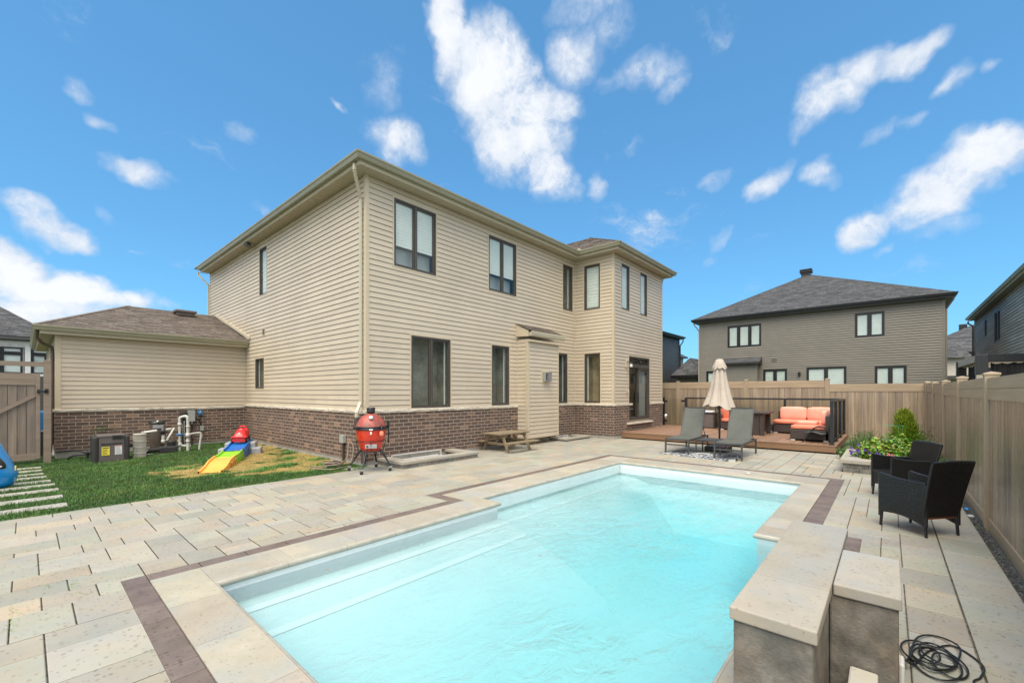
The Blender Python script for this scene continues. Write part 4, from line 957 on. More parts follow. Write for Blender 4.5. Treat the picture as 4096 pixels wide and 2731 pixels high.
fence_run(fr, 'y', -.75, 1, [FX-.06]+pp, [1.575, 1.54, 1.515, 1.505, 1.495, 1.495, 1.495], [-.02]*7, [1.64, 1.605, 1.59, 1.595, 1.575, 1.57, 1.57, 1.57])

# gate at the left
gt = thing('garden_gate', 'brown board gate with diagonal brace and tall side post beside the garage', 'gate', (-.3, 13.1, -.05))
gy = 13.1
q = MB(); q.bbox(.25, .36, gy-.055, gy+.055, -.15, 2.02, .005); gp = part(q, 'post', 'gate_rail', gt)
q = MB(); q.box(-1.6, .248, gy-.03, gy+.03, 1.885, 1.978); part(q, 'top_rail', 'gate_rail', gt)
q = MB(); q.bbox(.14, .205, gy-.03, gy+.03, .0, 1.745, .004); q.box(-1.6, .138, gy-.028, gy+.028, 1.62, 1.745); q.box(-1.6, .138, gy-.028, gy+.028, 1.505, 1.615); q.box(-1.6, .138, gy-.028, gy+.028, -.015, .11)
q.bar((-1.35, gy-.032, .25), (.13, gy-.032, 1.30), .07, .03, up=(0,1,0)); lf = part(q, 'gate_frame', 'gate_rail', gt)
q = MB(); x = .138
while x > -1.6:
    q.box(x-.118, x-.004, gy-.006, gy+.01, .1, 1.52, rc(.85, 1.12)); x -= .122
q.box(-1.6, .138, gy+.008, gy+.014, .1, 1.52, g3(.3)); part(q, 'gate_board', 'gate_board', gt)
q = MB(); q.bbox(.17, .31, gy-.075, gy-.055, 1.36, 1.395, .004); q.bbox(.16, .21, gy-.07, gy-.03, 1.335, 1.42, .006); q.bbox(.265, .32, gy-.075, gy-.05, 1.33, 1.43, .006); part(q, 'hinge', 'black_metal', gt)
q = MB(); q.bar((.24, gy+.5, .0), (.24, gy+.2, .55), .05, .05); part(q, 'brace', 'gate_rail', gt)

# ------------------------------------------------------------------ deck with railing
deck = thing('deck', 'low brown composite deck by the patio door', 'deck', (13.4, 3.4, 0))
DU0, DU1, DV0, DV1, DZ = 11.66, 15.42, .85, 7.3, .19
q = MB(); y = DV0+.0
q.box(DU0-.01, DU0+.105, DV0-.01, DV1, DZ-.02, DZ, g3(1.05))
x_ = DU0+.11; k = 0; yy = DV0+.11
q.box(DU0+.105, DU1, DV0-.01, DV0+.10, DZ-.02, DZ-.001, g3(1.03))
while yy < DV1:
    c = rc(.86, 1.12); q.box(DU0+.11, DU1, yy+.004, yy+.112, DZ-.02, DZ-.002, c); yy += .116
q.box(DU0+.1, DU1, DV0+.1, DV1, DZ-.035, DZ-.022, g3(.2)); part(q, 'deck_boards', 'deck_board', deck)
q = MB(); q.box(DU0, DU0+.02, DV0, BV-.001, .035, DZ-.021); q.box(DU0+.02, DU1, DV0, DV0+.02, .035, DZ-.021); part(q, 'fascia', 'deck_fascia', deck)
q = MB()
for yy in (1.2, 2.1, 3.0, 4.0, 5.0): q.box(DU0+.1, DU0+.2, yy, yy+.1, -.01, .1, g3(.6))
q.box(DU0+.18, DU1, DV0+.15, 5.9, -.012, -.008, g3(.4)); part(q, 'joist', 'old_wood', deck)
rail = thing('deck_railing', 'black metal railing with clear glass panels round the deck', 'railing', (13.5, .93, DZ))
RZ = 1.185
def rpost(x, y, base=True):
    m = MB(); m.bbox(x-.032, x+.032, y-.032, y+.032, DZ, RZ-.004, .004); p = part(m, 'post', 'black_metal', rail)
    m = MB(); m.bbox(x-.055, x+.055, y-.055, y+.055, DZ-.0005, DZ+.010, .003); part(m, 'base_plate', 'black_metal', p)
ps = [(11.78, .93), (12.76, .93), (13.92, .93), (15.25, .93)]; bs = [(15.25, 2.35), (15.25, 3.85), (15.25, 5.30)]
for p in ps+bs: rpost(*p)
def rspan(a, b):
    (xa, ya), (xb, yb) = a, b; d = Vector((xb-xa, yb-ya, 0)).normalized()*.04
    m = MB(); A, B = Vector((xa, ya, 0))+d, Vector((xb, yb, 0))-d
    m.bar(A+V3(0,0,RZ-.025), B+V3(0,0,RZ-.025), .058, .05, bev=.004); part(m, 'top_rail', 'black_metal', rail); m = MB(); m.bar(A+V3(0,0,DZ+.085), B+V3(0,0,DZ+.085), .04, .028)
    part(m, 'bottom_rail', 'black_metal', rail)
    m = MB(); m.quad(A+V3(0,0,DZ+.1), B+V3(0,0,DZ+.1), B+V3(0,0,RZ-.047), A+V3(0,0,RZ-.047)); m.fixn = False; part(m, 'glass_panel', 'rail_glass', rail)
allp = ps+bs
for a, b in zip(allp, allp[1:]): rspan(a, b)
# small glass gate beside the house corner
gg = thing('deck_gate', 'frameless glass gate with black post between the house corner and the deck railing', 'gate', (15.3, 5.75, DZ))
q = MB(); q.bbox(15.22, 15.285, 6.05, 6.115, DZ, RZ, .004); part(q, 'post', 'black_metal', gg)
q = MB(); q.quad((15.25, 5.40, DZ+.02), (15.25, 6.0, DZ+.02), (15.25, 6.0, RZ-.05), (15.25, 5.40, RZ-.05)); q.fixn = False; part(q, 'glass_panel', 'rail_glass', gg)
for z in (DZ+.15, RZ-.14): q = MB(); q.bbox(15.23, 15.27, 5.96, 6.06, z-.03, z+.03, .004); part(q, 'hinge', 'black_metal', gg)
q = MB(); q.bbox(15.23, 15.27, 5.33, 5.46, RZ-.16, RZ-.09, .004); part(q, 'latch', 'black_metal', gg)
q = MB(); q.lathe([(.0, .0), (.085, .0), (.09, .02), (.06, .05), (0, .06)], (14.95, BV-.05, .52), 16, axis=(-.6, -.8, 0)); tag(q.build('hose_reel', 'chrome'), 'small round chrome hose reel on the brick corner beside the deck gate', 'hose reel')

# ------------------------------------------------------------------ loungers
def lounger(label, x, y, rz, back=62):
    """local: x runs from the foot (0) to the head, y across"""
    t = thing('sun_lounger', label, 'sun lounger', (x, y, 0), rz, 'grey sling sun loungers by the pool'); W = .50; Lg = 1.42; SH = .335
    for yy in (0, W):
        m = MB(); m.bar((0, yy, SH-.018), (Lg, yy, SH-.018), .026, .036, bev=.003); part(m, 'side_rail', 'lounger_frame', t, world=False)
        m = MB(); m.bar((.015, yy, 0), (.015, yy, SH-.036), .032, .034, up=(1,0,0), bev=.003); part(m, 'leg', 'lounger_frame', t, world=False)
        m = MB(); m.bar((Lg-.03, yy, 0), (Lg-.03, yy, SH-.036), .032, .034, up=(1,0,0), bev=.003); part(m, 'leg', 'lounger_frame', t, world=False)
        m = MB(); m.bar((.06, yy, .19), (Lg-.06, yy, .19), .02, .024); part(m, 'stretcher', 'lounger_frame', t, world=False) if yy == 0 and False else None
    for (a_, b_, w1, w2) in (((.015, .02, .20), (.015, W-.02, .20), .026, .026), ((Lg-.03, .02, .17), (Lg-.03, W-.02, .17), .02, .02), ((.01, .015, SH-.02), (.01, W-.015, SH-.02), .024, .024), ((Lg-.01, .015, SH-.02), (Lg-.01, W-.015, SH-.02), .024, .03)):
        m = MB(); m.bar(a_, b_, w1, w2); part(m, 'stretcher', 'lounger_frame', t, world=False)
    hx = .93; BL = .74; a = R(back); ex, ez = hx+BL*math.cos(a), SH+BL*math.sin(a)
    m = MB(); n = 10                                             # the sling seat sags a little
    def sl(p0, p1, y0, y1, sag):
        for i in range(n):
            for j in range(4):
                def Pt(u, v): 
                    p = Vector(p0).lerp(Vector(p1), u); s_ = sag*4*v*(1-v)*(.4+.6*math.sin(math.pi*u)); nn = Vector((-(p1[2]-p0[2]), 0, p1[0]-p0[0])).normalized(); p -= nn*s_; return (p.x, y0+(y1-y0)*v, p.z)
                m.add([Pt(i/n, j/4), Pt((i+1)/n, j/4), Pt((i+1)/n, (j+1)/4), Pt(i/n, (j+1)/4)], [(0,1,2,3)], smooth=True)
                m.add([Vector(Pt(i/n, j/4))-V3(0,0,.006), Vector(Pt((i+1)/n, j/4))-V3(0,0,.006), Vector(Pt((i+1)/n, (j+1)/4))-V3(0,0,.006), Vector(Pt(i/n, (j+1)/4))-V3(0,0,.006)], [(0,1,2,3)], smooth=True)
    m.fixn = False; sl((.02, 0, SH), (hx, 0, SH), .012, W-.012, .012); part(m, 'seat_sling', 'mesh_sling', t, world=False)
    m = MB(); m.fixn = False; sl((hx, 0, SH+.005), (ex, 0, ez), .022, W-.022, .012); bk = part(m, 'backrest_sling', 'mesh_sling', t, world=False)
    m = MB(); nx_ = Vector((-math.sin(a), 0, math.cos(a)))*.008
    for yy in (.018, W-.018): m.bar(Vector((hx, yy, SH))-nx_, Vector((ex, yy, ez))-nx_, .022, .022, bev=.003)
    m.bar((ex, .02, ez-.004), (ex, W-.02, ez-.004), .02, .02); m.bar((hx+.33*math.cos(a), .04, SH+.33*math.sin(a)), (hx+.42, .04, SH-.03), .012, .02); m.bar((hx+.33*math.cos(a), W-.04, SH+.33*math.sin(a)), (hx+.42, W-.04, SH-.03), .012, .02)
    part(m, 'backrest_frame', 'lounger_frame', bk, world=False)
    return t
lounger('grey sling sun lounger left of the closed parasol, back raised', 9.47, 3.24, R(1), 63)
lounger('grey sling sun lounger right of the closed parasol, in front of the deck', 9.30, 2.16, R(1.5), 66)
# side table
t = thing('side_table', 'small grey metal side table between the two sun loungers', 'side table', (10.1, 2.95, 0))
q = MB(); 
for k in range(6): q.box(9.90+k*.075, 9.965+k*.075, 2.72, 3.22, .296, .312)
q.bar((9.9, 2.72, .29), (10.35, 2.72, .29), .022, .022); q.bar((9.9, 3.22, .29), (10.35, 3.22, .29), .022, .022); q.bar((9.9, 2.72, .29), (9.9, 3.22, .29), .022, .022); q.bar((10.35, 2.72, .29), (10.35, 3.22, .29), .022, .022); part(q, 'table_top', 'lounger_frame', t)
for (x, y) in ((9.9, 2.72), (9.9, 3.22), (10.35, 2.72), (10.35, 3.22)): q = MB(); q.bar((x, y, 0), (x, y, .285), .024, .024, up=(1,0,0)); part(q, 'leg', 'lounger_frame', t)
# rug with a blue-grey leaf and medallion pattern
def rug_material():
    m = bpy.data.materials.new('rug_weave'); m.use_nodes = True; T = NT(m); b = T.n['Principled BSDF']; b.inputs['Roughness'].default_value = .9
    tc = T.new('ShaderNodeTexCoord'); mp = T.new('ShaderNodeMapping'); T.l.new(tc.outputs['Object'], mp.inputs[0]); mp.inputs['Scale'].default_value = (1, 1, 0)
    no = T.new('ShaderNodeTexNoise'); no.inputs['Scale'].default_value = 5; T.l.new(mp.outputs[0], no.inputs[0])
    ad = T.new('ShaderNodeMixRGB'); ad.inputs[0].default_value = .05; T.l.new(mp.outputs[0], ad.inputs[1]); T.l.new(no.outputs['Color'], ad.inputs[2])
    vo = T.new('ShaderNodeTexVoronoi', feature='DISTANCE_TO_EDGE'); vo.inputs['Scale'].default_value = 4.2; T.l.new(ad.outputs[0], vo.inputs['Vector'])
    v2 = T.new('ShaderNodeTexVoronoi'); v2.inputs['Scale'].default_value = 4.2; T.l.new(ad.outputs[0], v2.inputs['Vector'])
    wv_ = T.new('ShaderNodeMath', operation='SINE'); mu = T.new('ShaderNodeMath', operation='MULTIPLY'); T.l.new(v2.outputs['Distance'], mu.inputs[0]); mu.inputs[1].default_value = 14; T.l.new(mu.outputs[0], wv_.inputs[0])
    g1 = T.new('ShaderNodeMath', operation='GREATER_THAN'); T.l.new(vo.outputs['Distance'], g1.inputs[0]); g1.inputs[1].default_value = .05
    g2 = T.new('ShaderNodeMath', operation='GREATER_THAN'); T.l.new(wv_.outputs[0], g2.inputs[0]); g2.inputs[1].default_value = -.75
    ml = T.new('ShaderNodeMath', operation='MULTIPLY'); T.l.new(g1.outputs[0], ml.inputs[0]); T.l.new(g2.outputs[0], ml.inputs[1])
    mi = T.new('ShaderNodeMixRGB'); T.l.new(ml.outputs[0], mi.inputs[0]); mi.inputs[1].default_value = (.52, .52, .50, 1); mi.inputs[2].default_value = (.055, .075, .12, 1)
    T.l.new(mi.outputs[0], b.inputs['Base Color']); MATS['rug_weave'] = m
rug_material()
q = MB(); nxr, nyr = 14, 26; cs = [(9.10, 2.22), (10.02, 2.30), (10.02, 3.84), (9.30, 3.82)]
def rp(i, j):
    u, v = i/nxr, j/nyr; a = Vector(cs[0]).lerp(Vector(cs[1]), u); b = Vector(cs[3]).lerp(Vector(cs[2]), u); p = a.lerp(b, v)
    z = .006+.010*abs(mnoise.noise((p.x*5, p.y*6, 2)))+(.045*max(0, 1-u*5)*max(0, 1-v*7))+.03*max(0, 1-v*9)*abs(math.sin(u*9))
    return (p.x, p.y, z)
for i in range(nxr):
    for j in range(nyr): q.add([rp(i, j), rp(i+1, j), rp(i+1, j+1), rp(i, j+1)], [(0,1,2,3)], smooth=True)
for j in range(nyr): a, b = rp(0, j), rp(0, j+1); q.add([a, b, (b[0], b[1], 0), (a[0], a[1], 0)], [(0,1,2,3)])
q.fixn = False; rg = q.build('rug', 'rug_weave'); tag(rg, 'blue grey and white patterned outdoor rug with one lifted corner', 'rug')
# parasol
um = thing('parasol', 'closed beige parasol on a black pole between the sun loungers', 'parasol', (10.62, 2.93, 0)); px_, py_ = 10.62, 2.93
q = MB(); q.bbox(10.40, 10.86, 2.72, 3.20, 0, .115, .012); part(q, 'base', 'black_metal', um)
q = MB(); q.tube([(px_, py_, .11), (px_, py_, 2.0)], .021, 12); part(q, 'pole', 'black_metal', um)
def folded(prof, nf, amp, ph=0, seed=0):
    m = MB(); n = 72; k = len(prof); vs = []; rr = random.Random(seed); pj = [rr.uniform(.6, 1.25) for _ in range(nf)]; dz = [rr.uniform(-1, 1) for _ in range(nf)]
    for i, (r_, z, am, dr) in enumerate(prof):
        for j in range(n):
            th = 2*math.pi*j/n; f = j/n*nf; fi = int(f) % nf; w_ = abs(math.sin(math.pi*(f+ph))); rad = r_*(1-am*(1-w_**.6)*pj[fi])
            vs.append((px_+rad*math.cos(th)*dr, py_+rad*math.sin(th), z+(dz[fi]*.045 if i == k-1 else 0)*w_-(.05*w_ if i == k-1 else 0)-(.07 if nf == 7 else 0)*(i/(k-1))**3*math.cos(th+.85)))
    fs = [(i*n+j, i*n+(j+1) % n, (i+1)*n+(j+1) % n, (i+1)*n+j) for i in range(k-1) for j in range(n)]
    m.add(vs, fs, smooth=True); m.fixn = False; return m
m = folded([(.035,2.075,.2,1),(.07,2.0,.3,1),(.13,1.86,.4,1),(.16,1.7,.45,1),(.20,1.5,.5,1),(.25,1.3,.5,1),(.31,1.14,.45,1),(.37,1.03,.42,1)], 7, .3, .2, 4); part(m, 'canopy', 'canvas', um)
m = folded([(.03,2.13,.0,1),(.07,2.12,.1,1),(.105,2.05,.12,1),(.15,1.955,.15,1),(.16,1.925,.15,1)], 8, .3, .1, 9); part(m, 'vent_cap', 'canvas', um)
q = MB()
for k in range(8): a = k*math.pi/4+.3; q.bar((px_+.03*math.cos(a), py_+.03*math.sin(a), 1.9), (px_+.20*math.cos(a), py_+.20*math.sin(a), 1.08), .012, .008)
part(q, 'rib', 'black_metal', um)
q = MB(); q.bbox(px_-.045, px_-.01, py_-.03, py_+.03, .95, 1.05, .006); q.tube([(px_-.04, py_+.03, 1.0), (px_-.06, py_+.07, 1.0), (px_-.06, py_+.07, .93)], .007, 6); part(q, 'crank', 'black_metal', um)

# ------------------------------------------------------------------ deck furniture
def cush(m, x0, x1, y0, y1, z0, z1, r=.045):
    bm = bmesh.new(); bmesh.ops.create_cube(bm, size=1); bmesh.ops.subdivide_edges(bm, edges=bm.edges[:], cuts=4, use_grid_fill=True)
    sx, sy, sz = x1-x0, y1-y0, z1-z0; mn = min(sx, sy, sz)
    for v in bm.verts:
        p = v.co*2; f = 1
        q_ = Vector((p.x, p.y, p.z)); e = [abs(c)**5 for c in q_]
        big = sum(e)**.2
        d = [sx, sy, sz]; k = [q_[i]*(d[i]/2) for i in range(3)]
        # pull in the corners, puff out the middle of the broad faces
        for i in range(3):
            o_ = [abs(q_[j]) for j in range(3) if j != i]
            k[i] -= math.copysign(1, q_[i])*mn*.09*max(o_)**8 if abs(q_[i]) > .95 else 0
            if abs(q_[i]) > .95: k[i] += math.copysign(1, q_[i])*mn*.07*(1-o_[0]**2)*(1-o_[1]**2)
        v.co = Vector((x0+sx/2+k[0], y0+sy/2+k[1], z0+sz/2+k[2]))
    m.bm(bm, (1,1,1), None, True)
DK = DZ
def wicker_base(t, x0, x1, y0, y1, z1, name='seat_base'):
    q = MB(); q.bbox(x0, x1, y0, y1, DK+.035, z1, .012); b = part(q, name, 'wicker_brown', t)
    for (x, y) in ((x0+.05, y0+.06), (x0+.05, y1-.06), (x1-.05, y0+.06), (x1-.05, y1-.06)):
        q = MB(); q.bbox(x-.035, x+.035, y-.045, y+.045, DK, DK+.034, .004); part(q, 'foot', 'white_plastic', b)
    return b
st_ = thing('corner_sofa_end', 'brown wicker sofa end with coral seat and tall back, beside the black chair', 'sofa', (12.7, 1.4, DK), group='coral cushioned wicker seats on the deck')
wicker_base(st_, 12.36, 13.60, 1.03, 1.80, .46)
q = MB(); q.bbox(12.36, 13.6, .985, 1.10, DK+.03, .80, .012); part(q, 'backrest', 'wicker_brown', st_)
q = MB(); cush(q, 12.37, 13.55, 1.10, 1.79, .465, .56); part(q, 'seat_cushion', 'cushion', st_)
q = MB(); cush(q, 12.75, 13.6, 1.11, 1.22, .57, .90); part(q, 'back_cushion', 'cushion_pale', st_)
sf = thing('sofa', 'long brown wicker sofa with coral seat and two coral back cushions near the back railing', 'sofa', (14.7, 1.9, DK), group='coral cushioned wicker seats on the deck')
wicker_base(sf, 14.25, 15.0, 1.10, 2.48, .46)
q = MB(); q.bbox(14.98, 15.10, 1.05, 2.48, DK+.03, .80, .012); part(q, 'backrest', 'wicker_brown', sf)
q = MB(); cush(q, 14.22, 14.98, 1.12, 2.50, .465, .57); part(q, 'seat_cushion', 'cushion', sf)
for a, b in ((1.08, 1.74), (1.76, 2.40)): q = MB(); cush(q, 14.80, 14.97, a, b, .565, .93); part(q, 'back_cushion', 'cushion_pale', sf)
q = MB(); cush(q, 12.75, 13.2, 1.30, 1.72, .56, .64); o = q.build('cushion', 'cushion_pale'); tag(o, 'flat crumpled coral cushion lying on the sofa end beside the black chair', 'cushion', 'loose coral cushions')
ot = thing('wicker_stool', 'small dark wicker stool between the long sofa and the table', 'stool', (14.5, 2.65, DK)); wicker_base(ot, 14.62, 15.0, 2.56, 2.92, .42)
ls = thing('loveseat', 'brown wicker loveseat with coral seat half hidden behind the right lounger', 'sofa', (14.8, 3.6, DK), group='coral cushioned wicker seats on the deck')
wicker_base(ls, 14.45, 15.05, 3.22, 3.97, .44)
q = MB(); q.bbox(15.0, 15.1, 3.22, 3.97, DK+.03, .87, .012); part(q, 'backrest', 'wicker_brown', ls); q = MB(); q.bbox(14.45, 15.0, 3.94, 4.03, DK+.03, .66, .012); part(q, 'armrest', 'wicker_brown', ls)
q = MB(); cush(q, 14.42, 15.0, 3.22, 3.93, .445, .55); part(q, 'seat_cushion', 'cushion', ls)
def loose(label, c, rx, ry, rz, s_=(.36, .36, .11)):
    m = MB(); cush(m, -s_[0]/2, s_[0]/2, -s_[1]/2, s_[1]/2, -s_[2]/2, s_[2]/2); from mathutils import Euler
    Mx = Euler((rx, ry, rz)).to_matrix(); m.v = [tuple(Mx @ Vector(p)+Vector(c)) for p in m.v]
    tag(m.build('cushion', 'cushion'), label, 'cushion', 'loose coral cushions')
loose('coral cushion standing upright at the left end of the loveseat', (14.60, 3.80, .72), R(82), R(10), R(70))
loose('coral cushion leaning back on the loveseat, right of the upright one', (14.70, 3.58, .68), R(50), R(-20), R(80))
tb = thing('wicker_table', 'dark wicker table with panelled legs behind the right lounger', 'table', (13.7, 2.9, DK))
q = MB(); q.bbox(13.08, 14.12, 2.42, 3.06, .775, .815, .01); part(q, 'table_top', 'wicker_brown', tb)
for (x, y) in ((13.18, 2.56), (13.18, 2.95), (14.0, 2.56), (14.0, 2.95)): q = MB(); q.bbox(x-.05, x+.05, y-.05 if y < 3 else y-.05, y+.05, DK, .774, .006); part(q, 'leg', 'wicker_brown', tb)
for bb in ((13.23, 13.95, 2.60, 2.62, .32, .774), (13.16, 13.19, 2.621, 2.899, DK+.02, .774)): q = MB(); q.box(*bb); part(q, 'side_panel', 'wicker_brown', tb)
ch = thing('storage_chest', 'taupe deck storage chest with pale cushions on its lid, left of the loveseat', 'storage box', (15.0, 4.75, DK))
q = MB(); q.bbox(14.75, 15.13, 4.22, 5.02, DK, .66, .01); part(q, 'body', 'wicker_brown', ch); q = MB(); q.bbox(14.73, 15.14, 4.20, 5.04, .665, .70, .008); part(q, 'lid', 'wicker_brown', ch)
q = MB(); q.box(14.742, 14.749, 4.26, 4.98, DK+.03, .64); part(q, 'front_panel', 'heater_grey', ch)
q = MB(); cush(q, 14.78, 15.1, 4.30, 4.92, .70, .755); tag(q.build('folded_towel', 'blind_white'), 'pale folded cushion lying on the storage chest lid', 'cushion')
# black sling garden chair at the front corner of the deck
bc = thing('sling_chair', 'low black metal garden chair with bent armrests at the front corner of the deck', 'chair', (12.05, 1.2, DK))
for (x, k) in ((12.0, 0), (12.36, 1)):
    q = MB(); q.tube([(x, 1.50, DK), (x, 1.40, DK+.16), (x, 1.30, DK+.33), (x, 1.24, DK+.37), (x, 1.12, DK+.365), (x, 1.03, DK+.33), (x, .975, DK+.18), (x, .955, DK)], .010, 8); part(q, 'arm_frame', 'black_metal', bc)
    q = MB(); q.tube([(x+.012, 1.45, DK+.22), (x+.012, 1.30, DK+.25), (x+.012, 1.14, DK+.20), (x+.012, 1.04, DK+.22), (x+.012, .98, DK+.42), (x+.012, .93, DK+.58)], .009, 8); part(q, 'seat_frame', 'black_metal', bc)
q = MB(); pr_ = [(1.45, DK+.225), (1.38, DK+.245), (1.28, DK+.24), (1.16, DK+.21), (1.07, DK+.215), (1.03, DK+.27), (.98, DK+.42), (.93, DK+.58)]
for (a, b) in zip(pr_, pr_[1:]): q.quad((12.02, a[0], a[1]), (12.36, a[0], a[1]), (12.36, b[0], b[1]), (12.02, b[0], b[1]), g3(.9)); q.quad((12.02, a[0], a[1]-.008), (12.36, a[0], a[1]-.008), (12.36, b[0], b[1]-.008), (12.02, b[0], b[1]-.008), g3(.9))
q.fixn = False; part(q, 'sling', 'mesh_sling', bc)

# ------------------------------------------------------------------ wicker armchairs by the fence
def wicker_weave(m, P, u0, u1, v0, v1, du=.020, dv=.0105, amp=.0045, n=None):
    """woven surface: P(u,v)->(pos), strands bulge over and under"""
    nu, nv = max(2, int((u1-u0)/du)), max(2, int((v1-v0)/dv))
    for i in range(nu):
        for j in range(nv):
            a, b = u0+(u1-u0)*i/nu, u0+(u1-u0)*(i+1)/nu; c, d = v0+(v1-v0)*j/nv, v0+(v1-v0)*(j+1)/nv; h = amp if (i+j) % 2 else -amp*.4
            mid = (a+b)/2
            m.add([P(a, c, 0), P(mid, c+.001, h), P(b, c, 0), P(b, d, 0), P(mid, d-.001, h), P(a, d, 0)], [(0,1,4,5), (1,2,3,4)], rc(.8, 1.3))
def armchair(label, x, y, rz, sc_=1.0):
    """local: faces +x, width along y, origin at floor centre"""
    t = thing('wicker_armchair', label, 'armchair', (x, y, 0), rz, 'black wicker armchairs by the fence')
    Wd, Dp, SHt, AH, BH = .405*sc_, .415*sc_, .335*sc_, .53*sc_, .705*sc_
    xf, xb = Dp/2, -Dp/2; yl, yr = Wd/2, -Wd/2
    for (xx, yy) in ((xf-.015, yl-.015), (xf-.015, yr+.015), (xb+.015, yl-.015), (xb+.015, yr+.015)):
        q = MB(); q.tube([(xx+(.012 if xx > 0 else -.014), yy, 0), (xx, yy, .16), (xx, yy, .26)], [.0115, .0145, .0145], 8); part(q, 'leg', 'wicker_black', t, world=False)
    # side panels with the arched lower edge; arm top slopes down to the back
    for sgn, yy in ((1, yl), (-1, yr)):
        q = MB()
        def P(u, v, h, yy=yy, sgn=sgn):      # u along x, v 0..1 height
            s_ = (u-xb)/(xf-xb); lo = .105+.045*s_+.035*math.sin(math.pi*s_); hi = AH-.033*(1-s_)**.8-.012*math.sin(math.pi*s_)
            return (u, yy+sgn*h, lo+(hi-lo)*v)
        q.fixn = False; wicker_weave(q, P, xb, xf, 0, 1, .018, .032, .004); wicker_weave(q, lambda u, v, h, P=P, sgn=sgn: (P(u, v, 0)[0], P(u, v, 0)[1]-sgn*.022-sgn*h, P(u, v, 0)[2]), xb, xf, 0, 1, .018, .032, .004)
        pts = [P(xb+(xf-xb)*k/10, 1, 0) for k in range(11)]; q.tube([(p[0], p[1]-sgn*.011, p[2]) for p in pts], .014, 8)
        pts = [P(xb+(xf-xb)*k/10, 0, 0) for k in range(11)]; q.tube([(p[0], p[1]-sgn*.011, p[2]) for p in pts], .012, 8)
        q.tube([(xf, yy-sgn*.011, .10), (xf, yy-sgn*.011, AH)], .014, 8); q.tube([(xb, yy-sgn*.011, .10), (xb, yy-sgn*.011, AH-.03)], .014, 8); part(q, 'arm_panel', 'wicker_black', t, world=False)
    lean = .10*sc_
    def B(u, v, h):          # u across y, v 0..1 up the back; curved top
        z = .19+(BH-.19+.012*math.cos(u/Wd*math.pi))*v; o_ = lean*max(0, (z-.2)/(BH-.2))**1.2; wd = 1+.16*v
        return (xb-o_-h-.02*math.cos(u/Wd*math.pi)*.6, u*wd, z)
    q = MB(); q.fixn = False; wicker_weave(q, B, yr, yl, 0, 1, .021, .021, .0045); wicker_weave(q, lambda u, v, h: (B(u, v, 0)[0]+.024+h, B(u, v, 0)[1], B(u, v, 0)[2]), yr, yl, .0, 1, .021, .021, .0045)
    for u in (yr, yl): q.tube([(B(u, k/8, 0)[0]+.012, B(u, k/8, 0)[1], B(u, k/8, 0)[2]) for k in range(9)], .014, 8)
    q.tube([(B(yr+(yl-yr)*k/8, 1, 0)[0]+.012, B(yr+(yl-yr)*k/8, 1, 0)[1], B(yr+(yl-yr)*k/8, 1, 0)[2]) for k in range(9)], .014, 8)
    part(q, 'backrest', 'wicker_black', t, world=False)
    q = MB(); q.bbox(xb, xf+.005, yr+.012, yl-.012, SHt-.03, SHt, .01); part(q, 'seat', 'wicker_black', t, world=False)
    q = MB(); q.fixn = False
    def F(u, v, h): lo = .13+.035*math.cos(u/Wd*math.pi); return (xf+h, u, lo+(SHt-lo)*v)
    wicker_weave(q, F, yr+.01, yl-.01, 0, 1, .02, .06, .004); q.box(xf-.012, xf-.004, yr+.01, yl-.01, .17, SHt-.02); part(q, 'front_apron', 'wicker_black', t, world=False)
    q = MB(); q.box(xb+.01, xf-.03, yr+.02, yl-.02, .165, .175); part(q, 'underside', 'clay_red', t, world=False)
    return t
# nearest chair: feet read off the photograph
def place_chair(label, fl, bl_, br, sc_=1.0):
    fl, bl_, br = Vector(fl), Vector(bl_), Vector(br); d = (fl-bl_).normalized(); c = (fl+br)/2
    return armchair(label, c.x, c.y, math.atan2(d.y, d.x), sc_)
place_chair('nearest black wicker armchair, its back turned to the fence', (5.775, .058), (5.522, -.265), (5.834, -.502))
f1_, f2_ = Vector((7.493, .16)), Vector((6.88, -.02)); ed = Vector((math.cos(R(30)), math.sin(R(30)))); fdn = Vector((-ed.y, ed.x))
cc_ = f1_-ed*.205-fdn*.205
armchair('black wicker armchair further from the camera, half hidden behind the nearest one', cc_.x, cc_.y, math.atan2(fdn.y, fdn.x), 1.0)
# ------------------------------------------------------------------ planter, pillars, cable
pl = thing('planter', 'low stone planter with pale cap slabs and grey blocks beside the deck', 'planter', (9.9, 0, 0))
q = MB()
def blockcourse(q, x0, x1, y0, y1, z0, z1, ln, off=0):
    al = x1-x0 > y1-y0; a, b = (x0, x1) if al else (y0, y1); t = a-off
    while t < b:
        s0, s1 = max(a, t), min(b, t+ln)
        if s1-s0 > .01:
            c = rc(.8, 1.15)
            if al: q.bbox(s0+.002, s1-.002, y0, y1, z0+.001, z1-.001, .004, c)
            else: q.bbox(x0, x1, s0+.002, s1-.002, z0+.001, z1-.001, .004, c)
        t += ln
for k in range(2):
    blockcourse(q, 9.235, 9.40, -.60, .58, k*.075, (k+1)*.075, .24, .12*k); blockcourse(q, 9.402, 11.0, .42, .578, k*.075, (k+1)*.075, .24, .12*k)
part(q, 'block_wall', 'wall_block', pl)
q = MB()
for a, b in ((-.62, -.16), (-.155, .205), (.21, .62)): q.bbox(9.19, 9.50, a, b, .152, .215, .008, rc(.97, 1.12))
for a, b in ((9.505, 10.0), (10.005, 10.5), (10.505, 11.0)): q.bbox(a, b, .34, .62, .152, .215, .008, rc(.97, 1.12))
part(q, 'cap_stone', 'coping', pl)
q = MB()
